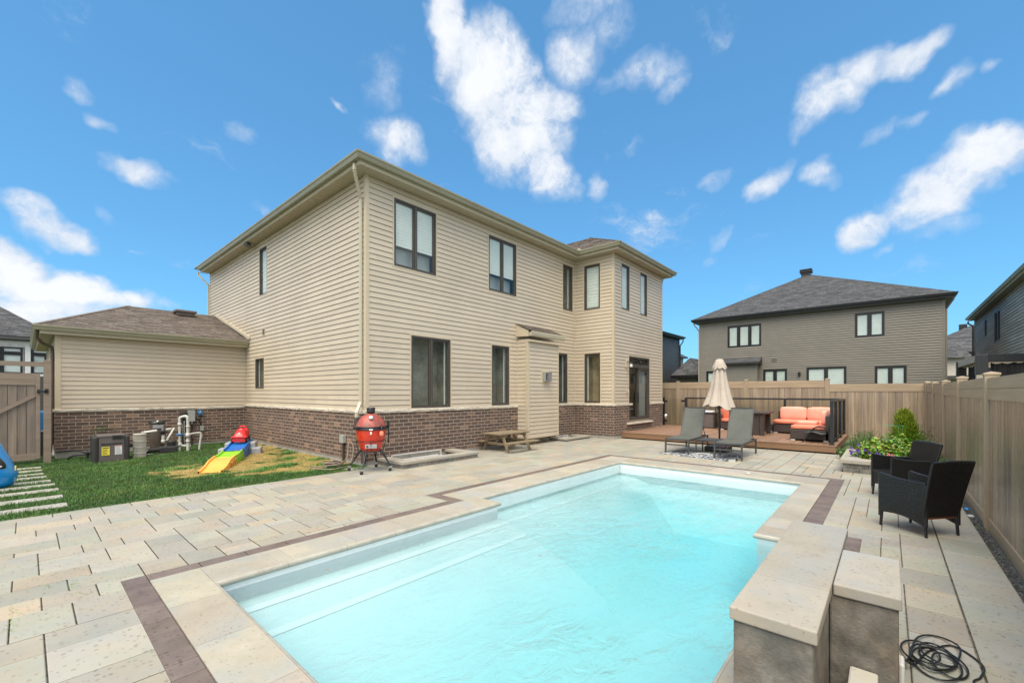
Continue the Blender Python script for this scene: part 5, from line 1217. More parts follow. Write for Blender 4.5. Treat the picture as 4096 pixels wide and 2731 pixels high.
for k in range(60):
    for j in range(24):
        x, y = 9.40+k*.1, -.66+j*.05
        def Z(x, y): return (.13 if x < 11.0 and y < .42 else .02)+.03*mnoise.noise((x*3, y*3, 0))
        if y > .84 and x > 11.6: continue
        q.add([(x, y, Z(x, y)), (x+.1, y, Z(x+.1, y)), (x+.1, y+.05, Z(x+.1, y+.05)), (x, y+.05, Z(x, y+.05))], [(0,1,2,3)], g3(.6))
struct(q, 'garden_bed', 'soil')

fw = thing('stone_spillway_wall', 'stepped stone wall with two flat capped blocks standing on the pool coping', 'stone wall', (2.4, .2, 0))
PT = .5; CT = .052
q = MB(); q.bbox(1.868, 3.39, .20, .465, .0045, PT-CT-.002, .010, (1,1,1)); part(q, 'tall_block', 'wall_block', fw)
q = MB()
for a, b in ((1.855, 2.279), (2.284, 2.829), (2.834, 3.40)): q.bbox(a, b, .187, .476, PT-CT, PT, .006, rc(.90, 1.1))
part(q, 'cap_stone', 'coping', fw)
q = MB(); q.bbox(2.392, 2.92, -.035, .198, .0045, PT-CT-.002, .010, (1,1,1)); part(q, 'side_block', 'wall_block', fw)
q = MB(); q.bbox(2.38, 2.935, -.045, .1835, PT-CT, PT, .006, (1.02, 1.03, 1.05)); part(q, 'cap_stone', 'coping', fw)
q = MB(); q.bbox(2.0, 2.385, .03, .125, .0045, .16, .008, g3(1.4)); part(q, 'low_block', 'coping', fw)
q = MB(); q.bbox(2.62, 2.72, -.058, -.037, .0, .12, .01); tag(q.build('junction_box', 'white_plastic'), 'white plastic box low on the right side of the stone wall by the cable', 'junction box')
cb = MB(); rr = random.Random(2); pts = []
for k in range(0, 190):
    a = k*.19; r1 = .115+.05*math.sin(k*.061+1)+.02*math.sin(k*.23); ox, oy = .03*math.sin(k*.05), .02*math.cos(k*.043)
    pts.append((3.02+ox+r1*1.0*math.cos(a), -.185+oy+r1*.62*math.sin(a), .008+.014*abs(math.sin(k*.11))))
cb.tube(pts, .0045, 6)
def smooth(P, n=8):
    out = []
    for i in range(len(P)-1):
        p0, p1, p2, p3 = [Vector(P[max(0, min(len(P)-1, i+d))]) for d in (-1, 0, 1, 2)]
        for k in range(n):
            t = k/n; out.append(.5*((2*p1)+(-p0+p2)*t+(2*p0-5*p1+4*p2-p3)*t*t+(-p0+3*p1-3*p2+p3)*t**3))
    return out+[Vector(P[-1])]
cb.tube(smooth([(2.83,-.065,.05),(2.9,-.10,.01),(3.1,-.16,.008),(3.25,-.26,.008),(3.12,-.35,.008),(2.98,-.33,.008),(2.90,-.30,.008),(2.75,-.33,.008)]), .0045, 6)
cb.tube(smooth([(2.80,-.065,.06),(2.95,-.08,.012),(3.2,-.12,.02),(3.32,-.2,.008),(3.2,-.28,.03),(3.0,-.24,.008),(2.88,-.16,.02),(2.98,-.10,.01)]), .0045, 6)
tag(cb.build('power_cable', 'cable_black'), 'tangled coil of black cable on the paving beside the stone wall', 'cable')
for (x, y, r_, m_, l_, c_) in ((6.9, -.69, .032, 'pebble', 'white pebble in the gravel beside the fence behind the near armchair', 'pebble'), (7.3, -.70, .03, 'float_blue', 'small teal plastic toy in the gravel beside the fence', 'toy')):
    q = MB(); bm = bmesh.new(); bmesh.ops.create_icosphere(bm, subdivisions=2, radius=r_)
    for v in bm.verts: v.co = Vector((v.co.x*1.2, v.co.y, v.co.z*.6))*(1+.15*mnoise.noise(v.co*40))
    q.bm(bm, (1,1,1), Matrix.Translation((x, y, -.015)), True); tag(q.build('pebble' if c_ == 'pebble' else 'plastic_toy', m_), l_, c_)
q = MB(); bm = bmesh.new(); bmesh.ops.create_icosphere(bm, subdivisions=2, radius=.03)
for v in bm.verts: v.co = Vector((v.co.x, v.co.y*1.5, v.co.z*.35))
q.bm(bm, (1,1,1), Matrix.Translation((7.95, 1.75, .012)), True); tag(q.build('skimmer_stone', 'pebble'), 'flat white stone on the far coping of the pool', 'pebble')
# leaves floating on the pool
for (x, y, l_) in ((3.0, 2.3, 'tiny brown leaf floating in the middle of the pool'), (1.62, 3.42, 'dark leaf floating near the left wall of the pool')):
    q = MB()
    for k in range(5): a = k*1.3; q.add([(x, y, WZ+.004), (x+.02*math.cos(a), y+.02*math.sin(a), WZ+.006), (x+.016*math.cos(a+.5), y+.016*math.sin(a+.5), WZ+.004)], [(0,1,2)])
    q.fixn = False; tag(q.build('floating_leaf', 'clay_red'), l_, 'leaf')

# ------------------------------------------------------------------ plants
def leafcloud(m, rr, n, fn, size, colf, cup=.3):
    for k in range(n):
        p = fn(rr); s_ = size*rr.uniform(.6, 1.3); nrm = Vector((rr.gauss(0, .6), rr.gauss(0, .6), 1)).normalized(); u = nrm.orthogonal().normalized(); a = rr.uniform(0, 6.28)
        d = (Matrix.Rotation(a, 3, nrm) @ u); e = nrm.cross(d); p = Vector(p); c = colf(rr, p)
        m.add([p-d*s_*.5, p-e*s_*.36+nrm*s_*cup*.3, p+d*s_*.55-nrm*s_*.1, p+e*s_*.36+nrm*s_*cup*.3, p], [(0,1,4), (1,2,4), (2,3,4), (3,0,4)], c)
def plant(name, label, cat, base, group=None): return thing(name, label, cat, base, 0, group)
pr2 = random.Random(31)
# bean and squash leaves filling the planter
pcs = [(9.75, .18, .23, .26), (10.1, -.1, .30, .38), (10.45, .18, .27, .36), (10.0, .30, .18, .24), (9.7, -.25, .25, .30), (10.65, -.2, .32, .42)]
dsc = ['at the front left corner', 'in the middle', 'at the back left', 'along the left cap stones', 'at the front right behind the chairs', 'at the back right by the fence']
for (cx, cy, r_, h), dd in zip(pcs, dsc):
    t = plant('vegetable_plant', 'bright green leafy vegetable plant '+dd+' of the stone planter', 'plant', (cx, cy, .13), 'leafy plants in the stone planter')
    m = MB(); m.fixn = False
    def fn(r, cx=cx, cy=cy, r_=r_, h=h):
        a, q_ = r.uniform(0, 6.28), r.random()**.5; return (cx+r_*q_*math.cos(a), cy+r_*q_*math.sin(a), .15+h*(1-q_*q_*.6)*r.uniform(.35, 1)+.03*r.gauss(0, 1))
    leafcloud(m, pr2, 420, fn, .062, lambda r, p: tuple(c*r.uniform(.6, 1.5) for c in ((1.15, 1.05, .9) if r.random() < .8 else (1.9, 1.35, .8))))
    part(m, 'foliage', 'leaf_bright', t)
    m = MB()
    for k in range(9): a = pr2.uniform(0, 6.28); q_ = pr2.uniform(.2, .8)*r_; m.tube([(cx, cy, .12), (cx+q_*.5*math.cos(a), cy+q_*.5*math.sin(a), .15+h*.5), (cx+q_*math.cos(a), cy+q_*math.sin(a), .15+h*.8)], [.006, .004, .002], 5)
    part(m, 'stem', 'leaf_dark', t)
# cedar
t = plant('cedar_shrub', 'bright green cone shaped cedar shrub in front of the back fence', 'shrub', (11.0, -.24, .12)); m = MB(); m.fixn = False; rr = random.Random(8)
for k in range(7000):
    h = rr.random()**1.25; rad = .30*(1-h)**.6*(.80+1.1*mnoise.noise((h*6, rr.random()*2, 0)))+.02; a = rr.uniform(0, 6.28); q_ = rad*rr.random()**.35
    lump = .05*mnoise.noise((math.cos(a)*2, math.sin(a)*2, h*5)); q_ = max(.01, q_+lump); p = Vector((11.0+q_*math.cos(a), -.24+q_*math.sin(a), .15+h*.80+.07*rr.random()**3)); d = Vector((math.cos(a)*.55, math.sin(a)*.55, 1)).normalized(); e = Vector((-math.sin(a), math.cos(a), 0)); s_ = rr.uniform(.03, .10)
    v = rr.uniform(.45, 1.5)*(.7+.5*(q_/max(rad, .01))); c = (v*(1+h*.7), v, v*.8); e = (e+Vector((rr.gauss(0,.5), rr.gauss(0,.5), rr.gauss(0,.5)))).normalized()
    m.add([p-e*.004, p+e*.004, p+d*s_*.6+e*.008, p+d*s_, p+d*s_*.6-e*.008], [(0,1,2,3,4)], c)
part(m, 'foliage', 'leaf_cedar', t); m = MB(); m.tube([(11.0, -.24, .05), (11.0, -.24, .85)], [.022, .006], 8); part(m, 'stem', 'old_wood', t)
# loose tall weeds
wl = [(11.5, -.42, .78, 'right of the cedar'), (11.15, -.5, .66, 'between the cedar and the right fence'), (10.6, -.52, .55, 'against the right fence'), (10.0, -.62, .36, 'against the right fence behind the armchairs'), (11.75, .45, .42, 'by the front corner of the deck'),
      (12.4, .55, .40, 'beside the deck side'), (13.2, .45, .45, 'beside the deck in front of the back fence'), (14.3, .35, .42, 'at the foot of the back fence'), (12.6, .05, .40, 'left of the cedar'), (9.3, -.60, .34, 'at the right end of the planter front'), (14.6, -.3, .5, 'in the corner where the fences meet'), (11.0, .68, .22, 'between the planter and the deck')]
for (cx, cy, h, dd) in wl:
    t = plant('weed', 'wispy green weed '+dd, 'plant', (cx, cy, .03), 'wispy weeds in the garden bed'); m = MB(); m.fixn = False; s_ = MB(); rr = random.Random(int(cx*100))
    for k in range(26):
        a = rr.uniform(0, 6.28); hh = h*rr.uniform(.5, 1); rad = h*rr.uniform(.05, .42); b0 = Vector((cx+rr.gauss(0, .05), cy+rr.gauss(0, .04), .02)); b2 = b0+Vector((rad*math.cos(a), min(.1, rad*math.sin(a)), hh)); b1 = b0.lerp(b2, .5)+Vector((0, 0, hh*.12))
        b2.y = max(b2.y, -.70); s_.tube([b0, b1, b2], [.0035, .0025, .001], 4)
        for j in range(26):
            q_ = rr.uniform(.12, 1); p = (b0.lerp(b1, q_*2) if q_ < .5 else b1.lerp(b2, q_*2-1)); d = Vector((rr.gauss(0, 1), rr.gauss(0, 1), rr.gauss(.4, .6))).normalized(); e = d.orthogonal().normalized(); l_ = rr.uniform(.02, .05); v = rr.uniform(.6, 1.7)
            m.add([p, p+d*l_*.5+e*.005, p+d*l_, p+d*l_*.5-e*.005], [(0,1,2,3)], (v*1.15, v, v))
    part(m, 'foliage', 'leaf_dark', t); part(s_, 'stem', 'leaf_dark', t)
# petunias
def petunia(label, cx, cy, n, m_, rad, sprd):
    t = plant('petunia', label, 'flower', (cx, cy, .2), 'petunias in the stone planter'); f = MB(); f.fixn = False; s_ = MB(); s_.fixn = False; rr = random.Random(int(cx*77))
    for k in range(n):
        p = Vector((cx+rr.gauss(0, sprd), cy+rr.gauss(0, sprd*1.2), .24+abs(rr.gauss(.05, .045)))); nn = Vector((-.75+rr.gauss(0, .4), rr.gauss(0, .5), .5)).normalized(); u = nn.orthogonal().normalized(); w_ = nn.cross(u)
        vs = [p]+[p+nn*rad*.35+(u*math.cos(a)+w_*math.sin(a))*rad*(1 if j % 2 else .82) for j, a in enumerate([2*math.pi*j/10 for j in range(10)])]
        f.add(vs, [(0, 1+j, 1+(j+1) % 10) for j in range(10)], rc(.7, 1.3)); s_.tube([(cx, cy, .2), p], .003, 4)
    leafcloud(s_, rr, 120, lambda r: (cx+r.gauss(0, sprd*1.1), cy+r.gauss(0, sprd*1.2), .22+abs(r.gauss(0, .04))), .035, lambda r, p: rc(.7, 1.4)); part(f, 'blossom', m_, t); part(s_, 'stem', 'leaf_bright', t)
petunia('dark purple petunias spilling over the left cap stones of the planter', 9.72, .36, 22, 'petal_purple', .028, .085)
petunia('dark purple petunias in the middle of the planter front', 9.45, .10, 9, 'petal_purple', .027, .04)
petunia('pink petunias at the planter front next to the armchair', 9.43, -.02, 4, 'petal_pink', .022, .026)
# tomato cage
t = plant('tomato_cage', 'green wire tomato cage above the leafy plants', 'plant support', (10.5, -.07, .15)); m = MB()
for z, r_ in ((.745, .155), (.48, .13)): m.tube([(10.5+r_*math.cos(a), -.07+r_*math.sin(a), z) for a in [2*math.pi*k/24 for k in range(24)]], .0022, 5, closed=True)
for k in range(4): a = k*math.pi/2+.5; m.tube([(10.5+.155*math.cos(a), -.07+.155*math.sin(a), .745), (10.5+.09*math.cos(a), -.07+.09*math.sin(a), .12)], .0018, 5)
part(m, 'wire', 'cage_wire', t)
# sapling behind the pool heater
t = plant('weed', 'small leafy weed growing on the brick wall behind the pool heater', 'plant', (1.15, 13.6, .3)); m = MB(); m.fixn = False
leafcloud(m, random.Random(3), 60, lambda r: (1.2+r.gauss(0, .11), 13.65+r.gauss(0, .03), .52+r.gauss(0, .055)), .045, lambda r, p: rc(.6, 1.3)); part(m, 'foliage', 'leaf_dark', t)

# ------------------------------------------------------------------ kamado barbecue
kx, ky = 3.95, 6.72
kb = thing('kamado_barbecue', 'red egg shaped ceramic barbecue on a black wheeled stand at the house corner', 'barbecue', (kx, ky, 0))
q = MB(); q.lathe([(.0, .345), (.13, .35), (.165, .365), (.19, .42), (.218, .52), (.24, .62), (.248, .69), (.248, .715)], (kx, ky, 0), 40); bd_ = part(q, 'bowl', 'kamado_red', kb)
q = MB(); q.lathe([(.252, .775), (.248, .79), (.228, .835), (.188, .895), (.142, .945), (.095, .978), (.06, .99)], (kx, ky, 0), 40); ld = part(q, 'lid', 'kamado_lid', kb)
q = MB(); q.lathe([(.245, .715), (.262, .717), (.262, .742), (.25, .745), (.250, .750), (.262, .752), (.262, .776), (.248, .778)], (kx, ky, 0), 40); q.bbox(kx-.30, kx-.24, ky-.06, ky+.06, .725, .77, .006); q.bbox(kx+.24, kx+.30, ky-.06, ky+.0, .725, .77, .006); part(q, 'band', 'black_metal', kb)
q = MB(); q.lathe([(.055, .985), (.058, 1.0), (.07, 1.002), (.07, 1.045), (.064, 1.05), (.072, 1.055), (.072, 1.085), (.04, 1.092)], (kx, ky, 0), 24); q.bbox(kx-.05, kx+.06, ky-.04, ky+.04, 1.055, 1.095, .01); part(q, 'chimney_cap', 'black_metal', ld)
fd = Vector((-.50, -.86, 0)).normalized(); fs_ = Vector((-fd.y, fd.x, 0))
gpos = Vector((kx, ky, .925))+fd*.19-fs_*.0
q = MB(); q.lathe([(.0, .0), (.036, .0), (.038, .012), (.034, .02), (.0, .021)], tuple(gpos), 20, axis=tuple(fd+Vector((0,0,.75)))); gg_ = part(q, 'thermometer', 'chrome', ld)
q = MB(); q.lathe([(.0, .0), (.03, .0), (.03, .002), (0, .002)], tuple(gpos+(fd+Vector((0,0,.75))).normalized()*.0215), 20, axis=tuple(fd+Vector((0,0,.75)))); part(q, 'dial', 'label_white', gg_)
q = MB(); c = Vector((kx, ky, .445))+fd*.212; q.obox(c, fs_, fd, (0,0,1), .095, .018, .034, b=.006); dr = part(q, 'draft_door', 'galvanised', bd_)
q = MB(); q.obox(c+fd*.019-fs_*.06, fs_, fd, (0,0,1), .012, .003, .022); part(q, 'draft_slot', 'print_dark', dr)
q = MB(); c = Vector((kx, ky, .67))+fd*.25; q.obox(c, fs_, fd, (0,0,1), .014, .008, .024, b=.004); q.obox(c+V3(0,0,.06), fs_, fd, (0,0,1), .03, .012, .012, b=.003); part(q, 'latch', 'white_plastic', kb)
q = MB(); hp = Vector((kx, ky, 0))+fd*.19+fs_*.17; q.tube([hp+V3(0,0,.80), hp+fd*.05+V3(0,0,.79), hp+fd*.07+V3(0,0,.74), hp+fd*.07+V3(0,0,.69)], .012, 8); part(q, 'handle', 'black_metal', kb)
q = MB(); q.lathe([(.0, .05), (.02, .045), (.034, .02), (.034, -.02), (.02, -.035), (0, -.04)], tuple(hp+fd*.07+V3(0,0,.655)), 12); part(q, 'hanging_lamp', 'cushion', kb)
q = MB(); q.tube([(kx+.243*math.cos(a), ky+.243*math.sin(a), .525) for a in [2*math.pi*k/32 for k in range(32)]], .007, 6, closed=True); q.tube([(kx+.18*math.cos(a), ky+.18*math.sin(a), .345) for a in [2*math.pi*k/32 for k in range(32)]], .008, 6, closed=True)
for k in range(4): a = math.atan2(fd.y, fd.x)+k*math.pi/2; q.tube([(kx+.243*math.cos(a), ky+.243*math.sin(a), .525), (kx+.205*math.cos(a), ky+.205*math.sin(a), .36)], .007, 6)
q.tube([(kx+.255*math.cos(a), ky+.255*math.sin(a), .74) for a in (-.6, -.3, 0)]+[(kx+.25, ky, .55)], .006, 5); part(q, 'stand_ring', 'black_metal', kb)
for (fx, fy) in ((3.698, 6.984), (3.661, 6.504), (4.164, 6.454), (4.214, 6.974)):
    d = Vector((fx-kx, fy-ky, 0)).normalized(); a_ = Vector((kx, ky, 0)); q = MB()
    q.tube([a_+d*.17+V3(0,0,.36), a_+d*.23+V3(0,0,.30), a_+d*.29+V3(0,0,.18), Vector((fx, fy, .085))], .013, 8); s2 = d.cross(V3(0,0,1))*.06
    q.tube([a_+d*.16+s2+V3(0,0,.36), a_+d*.22+s2*.6+V3(0,0,.29), a_+d*.29+V3(0,0,.17)], .008, 6); lg = part(q, 'leg', 'black_metal', kb)
    q = MB(); q.bbox(fx-.026, fx+.026, fy-.018, fy+.018, .05, .088, .008); q.bar((fx-.02, fy, .03), (fx-.012, fy, .08), .01, .045); cs_ = part(q, 'caster', 'chrome', lg)
    q = MB(); q.lathe([(0, -.012), (.026, -.012), (.03, -.008), (.03, .008), (.026, .012), (0, .012)], (fx-.012, fy-.005, .03), 18, axis=(-.45, -.9, 0)); part(q, 'wheel', 'rubber', cs_)
# tools hanging on the right of the barbecue
q = MB(); q.tube([(kx+.27, ky-.10, .76), (kx+.285, ky-.11, .60), (kx+.26, ky-.10, .48)], .006, 6); q.bbox(kx+.255, kx+.29, ky-.13, ky-.09, .78, .86, .008); q.tube([(kx+.30, ky-.08, .80), (kx+.30, ky-.08, .46)], .012, 6); tag(q.build('grill_tool', 'rubber'), 'dark grill tools hanging on the right side of the red barbecue', 'grill tool')

# hose and outlet box by the corner
q = MB(); q.bbox(HU-.10, HU-.03, 7.93, 8.08, .37, .52, .008); ob = thing('outlet_box', 'grey electrical outlet box on the left brick wall near the corner', 'outlet box', (HU-.06, 8.0, .4)); part(q, 'cover', 'grey_box', ob)
q = MB(); q.bar((HU-.055, 8.0, .37), (HU-.055, 8.0, .02), .04, .04); part(q, 'conduit', 'filter_brown', ob)
q = MB(); rr = random.Random(9); pts = []
for k in range(110): a = k*.24; r1 = .17+.03*math.sin(k*.17)+.015*math.sin(k*.6); pts.append((3.72+r1*math.cos(a)*.85+.02*math.sin(k*.05), 7.62+r1*math.sin(a), .02+.0006*k+.012*abs(math.sin(k*.31))))
q.tube(pts, .011, 6); q.tube(smooth([(3.8, 7.5, .07), (3.98, 7.62, .12), (4.07, 7.72, .36), (4.10, 7.66, .40), (4.08, 7.56, .30), (4.02, 7.50, .12), (3.95, 7.45, .05)]), .011, 6); q.tube(smooth([(3.55, 7.5, .03), (3.42, 7.72, .02), (3.3, 7.6, .02), (3.5, 7.25, .02), (3.8, 7.3, .02)]), .011, 6)
tag(q.build('garden_hose', 'hose'), 'coiled brown garden hose on the grass by the house corner', 'garden hose')

# ------------------------------------------------------------------ picnic table
pt = thing('picnic_table', 'small weathered wooden picnic table against the brick wall', 'picnic table', (7.55, 6.8, 0))
px0, px1 = 7.02, 8.05; HT = .42
for k, (a, b) in enumerate(((6.50, 6.615), (6.62, 6.735), (6.74, 6.855), (6.86, 6.975), (6.98, 7.09))):
    q = MB(); q.bbox(px0, px1, a, b, HT-.03, HT, .004, rc(.85, 1.2)); part(q, 'tabletop_board', 'old_wood', pt)
for a, b in ((6.20, 6.37), (7.02+.03, 7.215)): q = MB(); q.bbox(px0-.03, px1+.0, a, b, .205, .235, .004, rc(.9, 1.2)); part(q, 'bench', 'old_wood', pt)
for x in (7.16, 7.92):
    for s_ in (-1, 1): q = MB(); q.bar((x, 6.795+s_*.40, 0), (x, 6.795+s_*.20, HT-.03), .032, .062, up=(0,1,0)); part(q, 'leg', 'old_wood', pt)
    q = MB(); q.box(x+.017, x+.045, 6.24, 7.17, .15, .204); q.box(x+.017, x+.045, 6.55, 7.05, HT-.085, HT-.031); q.bar((x+.0, 6.795, .18), (x+(.16 if x < 7.5 else -.16), 6.795, HT-.04), .03, .04); part(q, 'cross_beam', 'old_wood', pt)

# ------------------------------------------------------------------ pool equipment
he = thing('pool_heater', 'dark grey pool heater with yellow and white labels beside the garage wall', 'pool heater', (1.2, 12.4, -.1))
q = MB(); q.bbox(.985, 1.39, 12.10, 12.60, -.10, .455, .02); q.bbox(.975, 1.40, 12.09, 12.61, .42, .475, .02); part(q, 'cabinet', 'heater_grey', he)
for a, b in ((.90, .99), (1.385, 1.47)): q = MB(); q.bbox(a, b, 12.08, 12.62, -.11, .45, .03); part(q, 'side_cover', 'pool_plastic', he)
q = MB(); q.bbox(1.19, 1.36, 12.082, 12.11, .385, .465, .006); part(q, 'control_panel', 'pool_plastic', he); q = MB(); q.box(1.215, 1.325, 12.077, 12.083, .40, .45); part(q, 'display', 'cable_black', he)
q = MB(); q.box(1.03, 1.35, 12.090, 12.101, .28, .305, g3(.5)); part(q, 'grille', 'pool_plastic', he)
q = MB(); q.box(1.035, 1.155, 12.094, 12.1, .06, .235); ly = part(q, 'label', 'label_yellow', he); q = MB(); q.box(1.045, 1.145, 12.091, 12.094, .205, .222)
for k in range(6): q.box(1.045, 1.045+rnd.uniform(.05, .1), 12.091, 12.094, .08+k*.02, .086+k*.02)
part(q, 'print', 'print_dark', ly)
q = MB(); q.box(1.235, 1.345, 12.094, 12.1, .06, .25); lw_ = part(q, 'label', 'label_white', he); q = MB()
for k in range(9): q.box(1.245, 1.245+rnd.uniform(.06, .09), 12.091, 12.094, .075+k*.018, .080+k*.018)
part(q, 'print', 'grey_box', lw_); q = MB(); q.box(1.24, 1.34, 12.0915, 12.094, .237, .247); part(q, 'print', 'toy_red', lw_)
fc = thing('filter_cartridge', 'tall pleated filter cartridge standing on the grass right of the pool heater', 'filter', (1.65, 12.25, -.07))
q = MB(); n = 48
vs = []
for z in (-.07, .43):
    for j in range(n*2): a = math.pi*j/n; r_ = .112 if j % 2 else .103; vs.append((1.655+r_*math.cos(a), 12.3+r_*math.sin(a), z))
q.add(vs, [(j, (j+1) % (2*n), 2*n+(j+1) % (2*n), 2*n+j) for j in range(2*n)], (.95,.95,.95)); part(q, 'pleats', 'cartridge', fc)
q = MB(); q.lathe([(.045, 0), (.115, 0), (.117, .012), (.11, .022), (.045, .022)], (1.655, 12.3, .43), 32); part(q, 'end_cap', 'cartridge', fc); q = MB(); q.lathe([(.045, 0), (.115, 0), (.117, .012), (.045, .022)], (1.655, 12.3, -.085), 32); part(q, 'end_cap', 'cartridge', fc)
for z in (.04, .17, .30): q = MB(); q.tube([(1.655+.115*math.cos(a), 12.3+.115*math.sin(a), z) for a in [2*math.pi*k/32 for k in range(32)]], .004, 5, closed=True); part(q, 'band', 'white_plastic', fc)
fl = thing('filter_tank', 'brown cylindrical pool filter tank with black lid against the brick', 'filter tank', (2.1, 13.3, -.05))
q = MB(); q.lathe([(.02, -.05), (.13, -.05), (.135, .0), (.135, .56), (.13, .60)], (2.1, 13.25, 0), 28); part(q, 'tank', 'filter_brown', fl)
q = MB(); q.lathe([(.13, .60), (.15, .615), (.15, .63), (.10, .67), (.04, .69), (.0, .69)], (2.1, 13.25, 0), 28); q.bbox(1.93, 2.27, 13.20, 13.24, .635, .68, .012); lid_ = part(q, 'lid', 'pool_plastic', fl)
q = MB(); q.lathe([(0, 0), (.026, 0), (.026, .02), (0, .022)], (2.09, 13.09, .66), 16, axis=(0,-1,.3)); part(q, 'gauge', 'chrome', lid_)
q = MB(); q.box(2.0, 2.2, 13.107, 13.118, .50, .58); part(q, 'label', 'galvanised', fl)
pm = thing('pool_pump', 'black pool pump lying low in front of the filter tank', 'pump', (2.1, 12.6, 0))
q = MB(); q.tube([(1.78, 12.50, .04), (2.02, 12.56, .045)], .055, 16); q.lathe([(0, 0), (.058, 0), (.06, .02), (.055, .03)], (1.775, 12.49, .04), 16, axis=(-.97, -.2, 0)); part(q, 'motor', 'pool_plastic', pm)
q = MB(); q.bbox(2.02, 2.36, 12.50, 12.68, -.05, .11, .03); q.lathe([(.085, .09), (.1, .2), (.105, .215), (.0, .22)], (2.27, 12.62, 0), 20); part(q, 'strainer_housing', 'pool_plastic', pm)
q = MB(); q.lathe([(0, 0), (.016, 0), (.016, .003), (0, .003)], (1.80, 12.435, .06), 12, axis=(-.2,-1,0)); part(q, 'maker_badge', 'white_plastic', pm)
q = MB(); q.tube([(1.75, 12.42, -.02), (1.95, 12.40, -.05), (2.15, 12.42, -.05)], .008, 5); part(q, 'drain_wire', 'galvanised', pm)
pv = thing('pvc_pipework', 'white plastic pool pipes with valves and bends between pump and filter', 'pipework', (2.45, 12.6, 0))
def pipe(pts, r_=.033, par=None): m = MB(); m.tube(smooth(pts, 5) if len(pts) > 2 else pts, r_*.86, 14); return part(m, 'pipe', 'pvc', par or pv)
pipe([(1.80, 12.78, .44), (2.02, 12.72, .47)], .034); pipe([(1.80, 12.78, .44), (1.79, 12.9, .43), (1.86, 13.1, .40)], .034); pipe([(2.12, 12.66, .18), (2.12, 12.66, .42)], .034); pipe([(2.12, 12.66, .48), (2.27, 12.66, .50)], .026)
pipe([(2.20, 12.75, .22), (2.36, 12.85, .50)], .028); pipe([(2.42, 12.62, -.06), (2.42, 12.62, .68)], .031); pipe([(2.42, 12.62, .66), (2.425, 12.62, .75), (2.48, 12.6, .78), (2.53, 12.58, .78)], .034)
pipe([(2.46, 12.56, .78), (2.52, 12.5, .79), (2.545, 12.48, .74), (2.55, 12.48, .60), (2.55, 12.48, -.06)], .036); pipe([(2.55, 12.48, .36), (2.72, 12.5, .38), (2.81, 12.5, .36), (2.80, 12.5, .20), (2.77, 12.5, -.06)], .027); pipe([(2.42, 12.62, .10), (2.62, 12.55, .07)], .03)
pipe([(2.3, 12.8, .12), (2.42, 12.7, .20)], .026)
for (x, y, z, r_, m_, l_) in ((2.12, 12.66, .45, .045, 'pool_plastic', .07), (2.42, 12.62, .36, .042, 'sign_blue', .02), (2.55, 12.48, .34, .046, 'pvc', .05), (2.42, 12.62, .60, .038, 'pvc', .03), (2.55, 12.48, .20, .043, 'pvc', .02), (2.12, 12.66, .22, .040, 'pvc', .03), (2.42, 12.62, .12, .042, 'pvc', .04), (2.55, 12.48, .55, .042, 'pvc', .015)):
    q = MB(); q.lathe([(0, -l_), (r_, -l_), (r_, l_), (0, l_)], (x, y, z), 14); 
    if m_ != 'pvc': q.bbox(x-.08, x+.08, y-.05, y-.02, z-.012, z+.014, .006)
    part(q, 'valve' if m_ != 'pvc' else 'coupling', m_, pv)
# heater pipes on the ground by the garage corner
q = MB(); q.tube(smooth([(.47, 13.70, .06), (.70, 13.6, .07), (.82, 13.2, .06), (.90, 12.7, .06)]), .022, 8); q.tube(smooth([(.60, 13.3, -.08), (.68, 13.1, .0), (.80, 12.9, .03), (.92, 12.8, .04)]), .022, 8); q.tube([(1.46, 12.4, .20), (1.56, 12.5, .20)], .04, 10); q.tube([(.86, 12.6, -.02), (.86, 12.6, .12)], .024, 8); q.bbox(.80, .92, 12.52, 12.60, .08, .12, .01)
tag(q.build('black_pipe', 'pool_plastic'), 'black plastic pipes running from the garage corner to the pool heater', 'pipe')
def wbox(name, label, cat, x0, x1, z0, z1, th, m_, b=.012):
    t = thing(name, label, cat, ((x0+x1)/2, GV-.03, z0)); q = MB(); q.bbox(x0, x1, GV-.03-th, GV-.024, z0, z1, b); part(q, 'cover', m_, t); return t
t1 = wbox('electrical_box', 'grey metal electrical box on the brick above the pool pipes', 'electrical box', 2.80, 2.94, .61, .885, .09, 'grey_box')
q = MB(); q.bbox(2.795, 2.945, GV-.135, GV-.119, .60, .892, .005); part(q, 'door', 'grey_box', t1); q = MB(); q.tube([(2.89, GV-.06, .61), (2.89, GV-.06, -.02)], .014, 8); part(q, 'conduit', 'cable_black', t1)
q = MB(); q.tube([(2.89, GV-.06, .60), (2.89, GV-.06, .54)], .020, 8); part(q, 'fitting', 'pvc', t1)
t1 = wbox('timer_box', 'black plastic pump timer left of the grey electrical box', 'timer', 2.64, 2.77, .64, .86, .10, 'pool_plastic', .03); q = MB(); q.bbox(2.67, 2.735, GV-.14, GV-.128, .66, .78, .01); part(q, 'lid', 'cable_black', t1)
t1 = wbox('control_box', 'small blue control box high on the brick right of the grey box', 'control box', 3.02, 3.12, .775, .885, .05, 'sign_blue'); q = MB(); q.lathe([(0, 0), (.014, 0), (.014, .003), (0, .003)], (3.07, GV-.082, .845), 12, axis=(0,-1,0)); q.box(3.04, 3.075, GV-.084, GV-.081, .825, .832); part(q, 'mark', 'white_plastic', t1)
q = MB(); q.lathe([(.02, 0), (.02, -.05), (0, -.05)], (3.05, GV-.06, .775), 10); part(q, 'gland', 'sign_blue', t1)
t1 = wbox('outlet_box', 'grey weatherproof outlet box on the brick above the lawn', 'outlet box', 3.06, 3.16, .33, .47, .06, 'galvanised', .015); q = MB(); q.box(3.09, 3.13, GV-.094, GV-.089, .37, .43); part(q, 'socket', 'grey_box', t1)
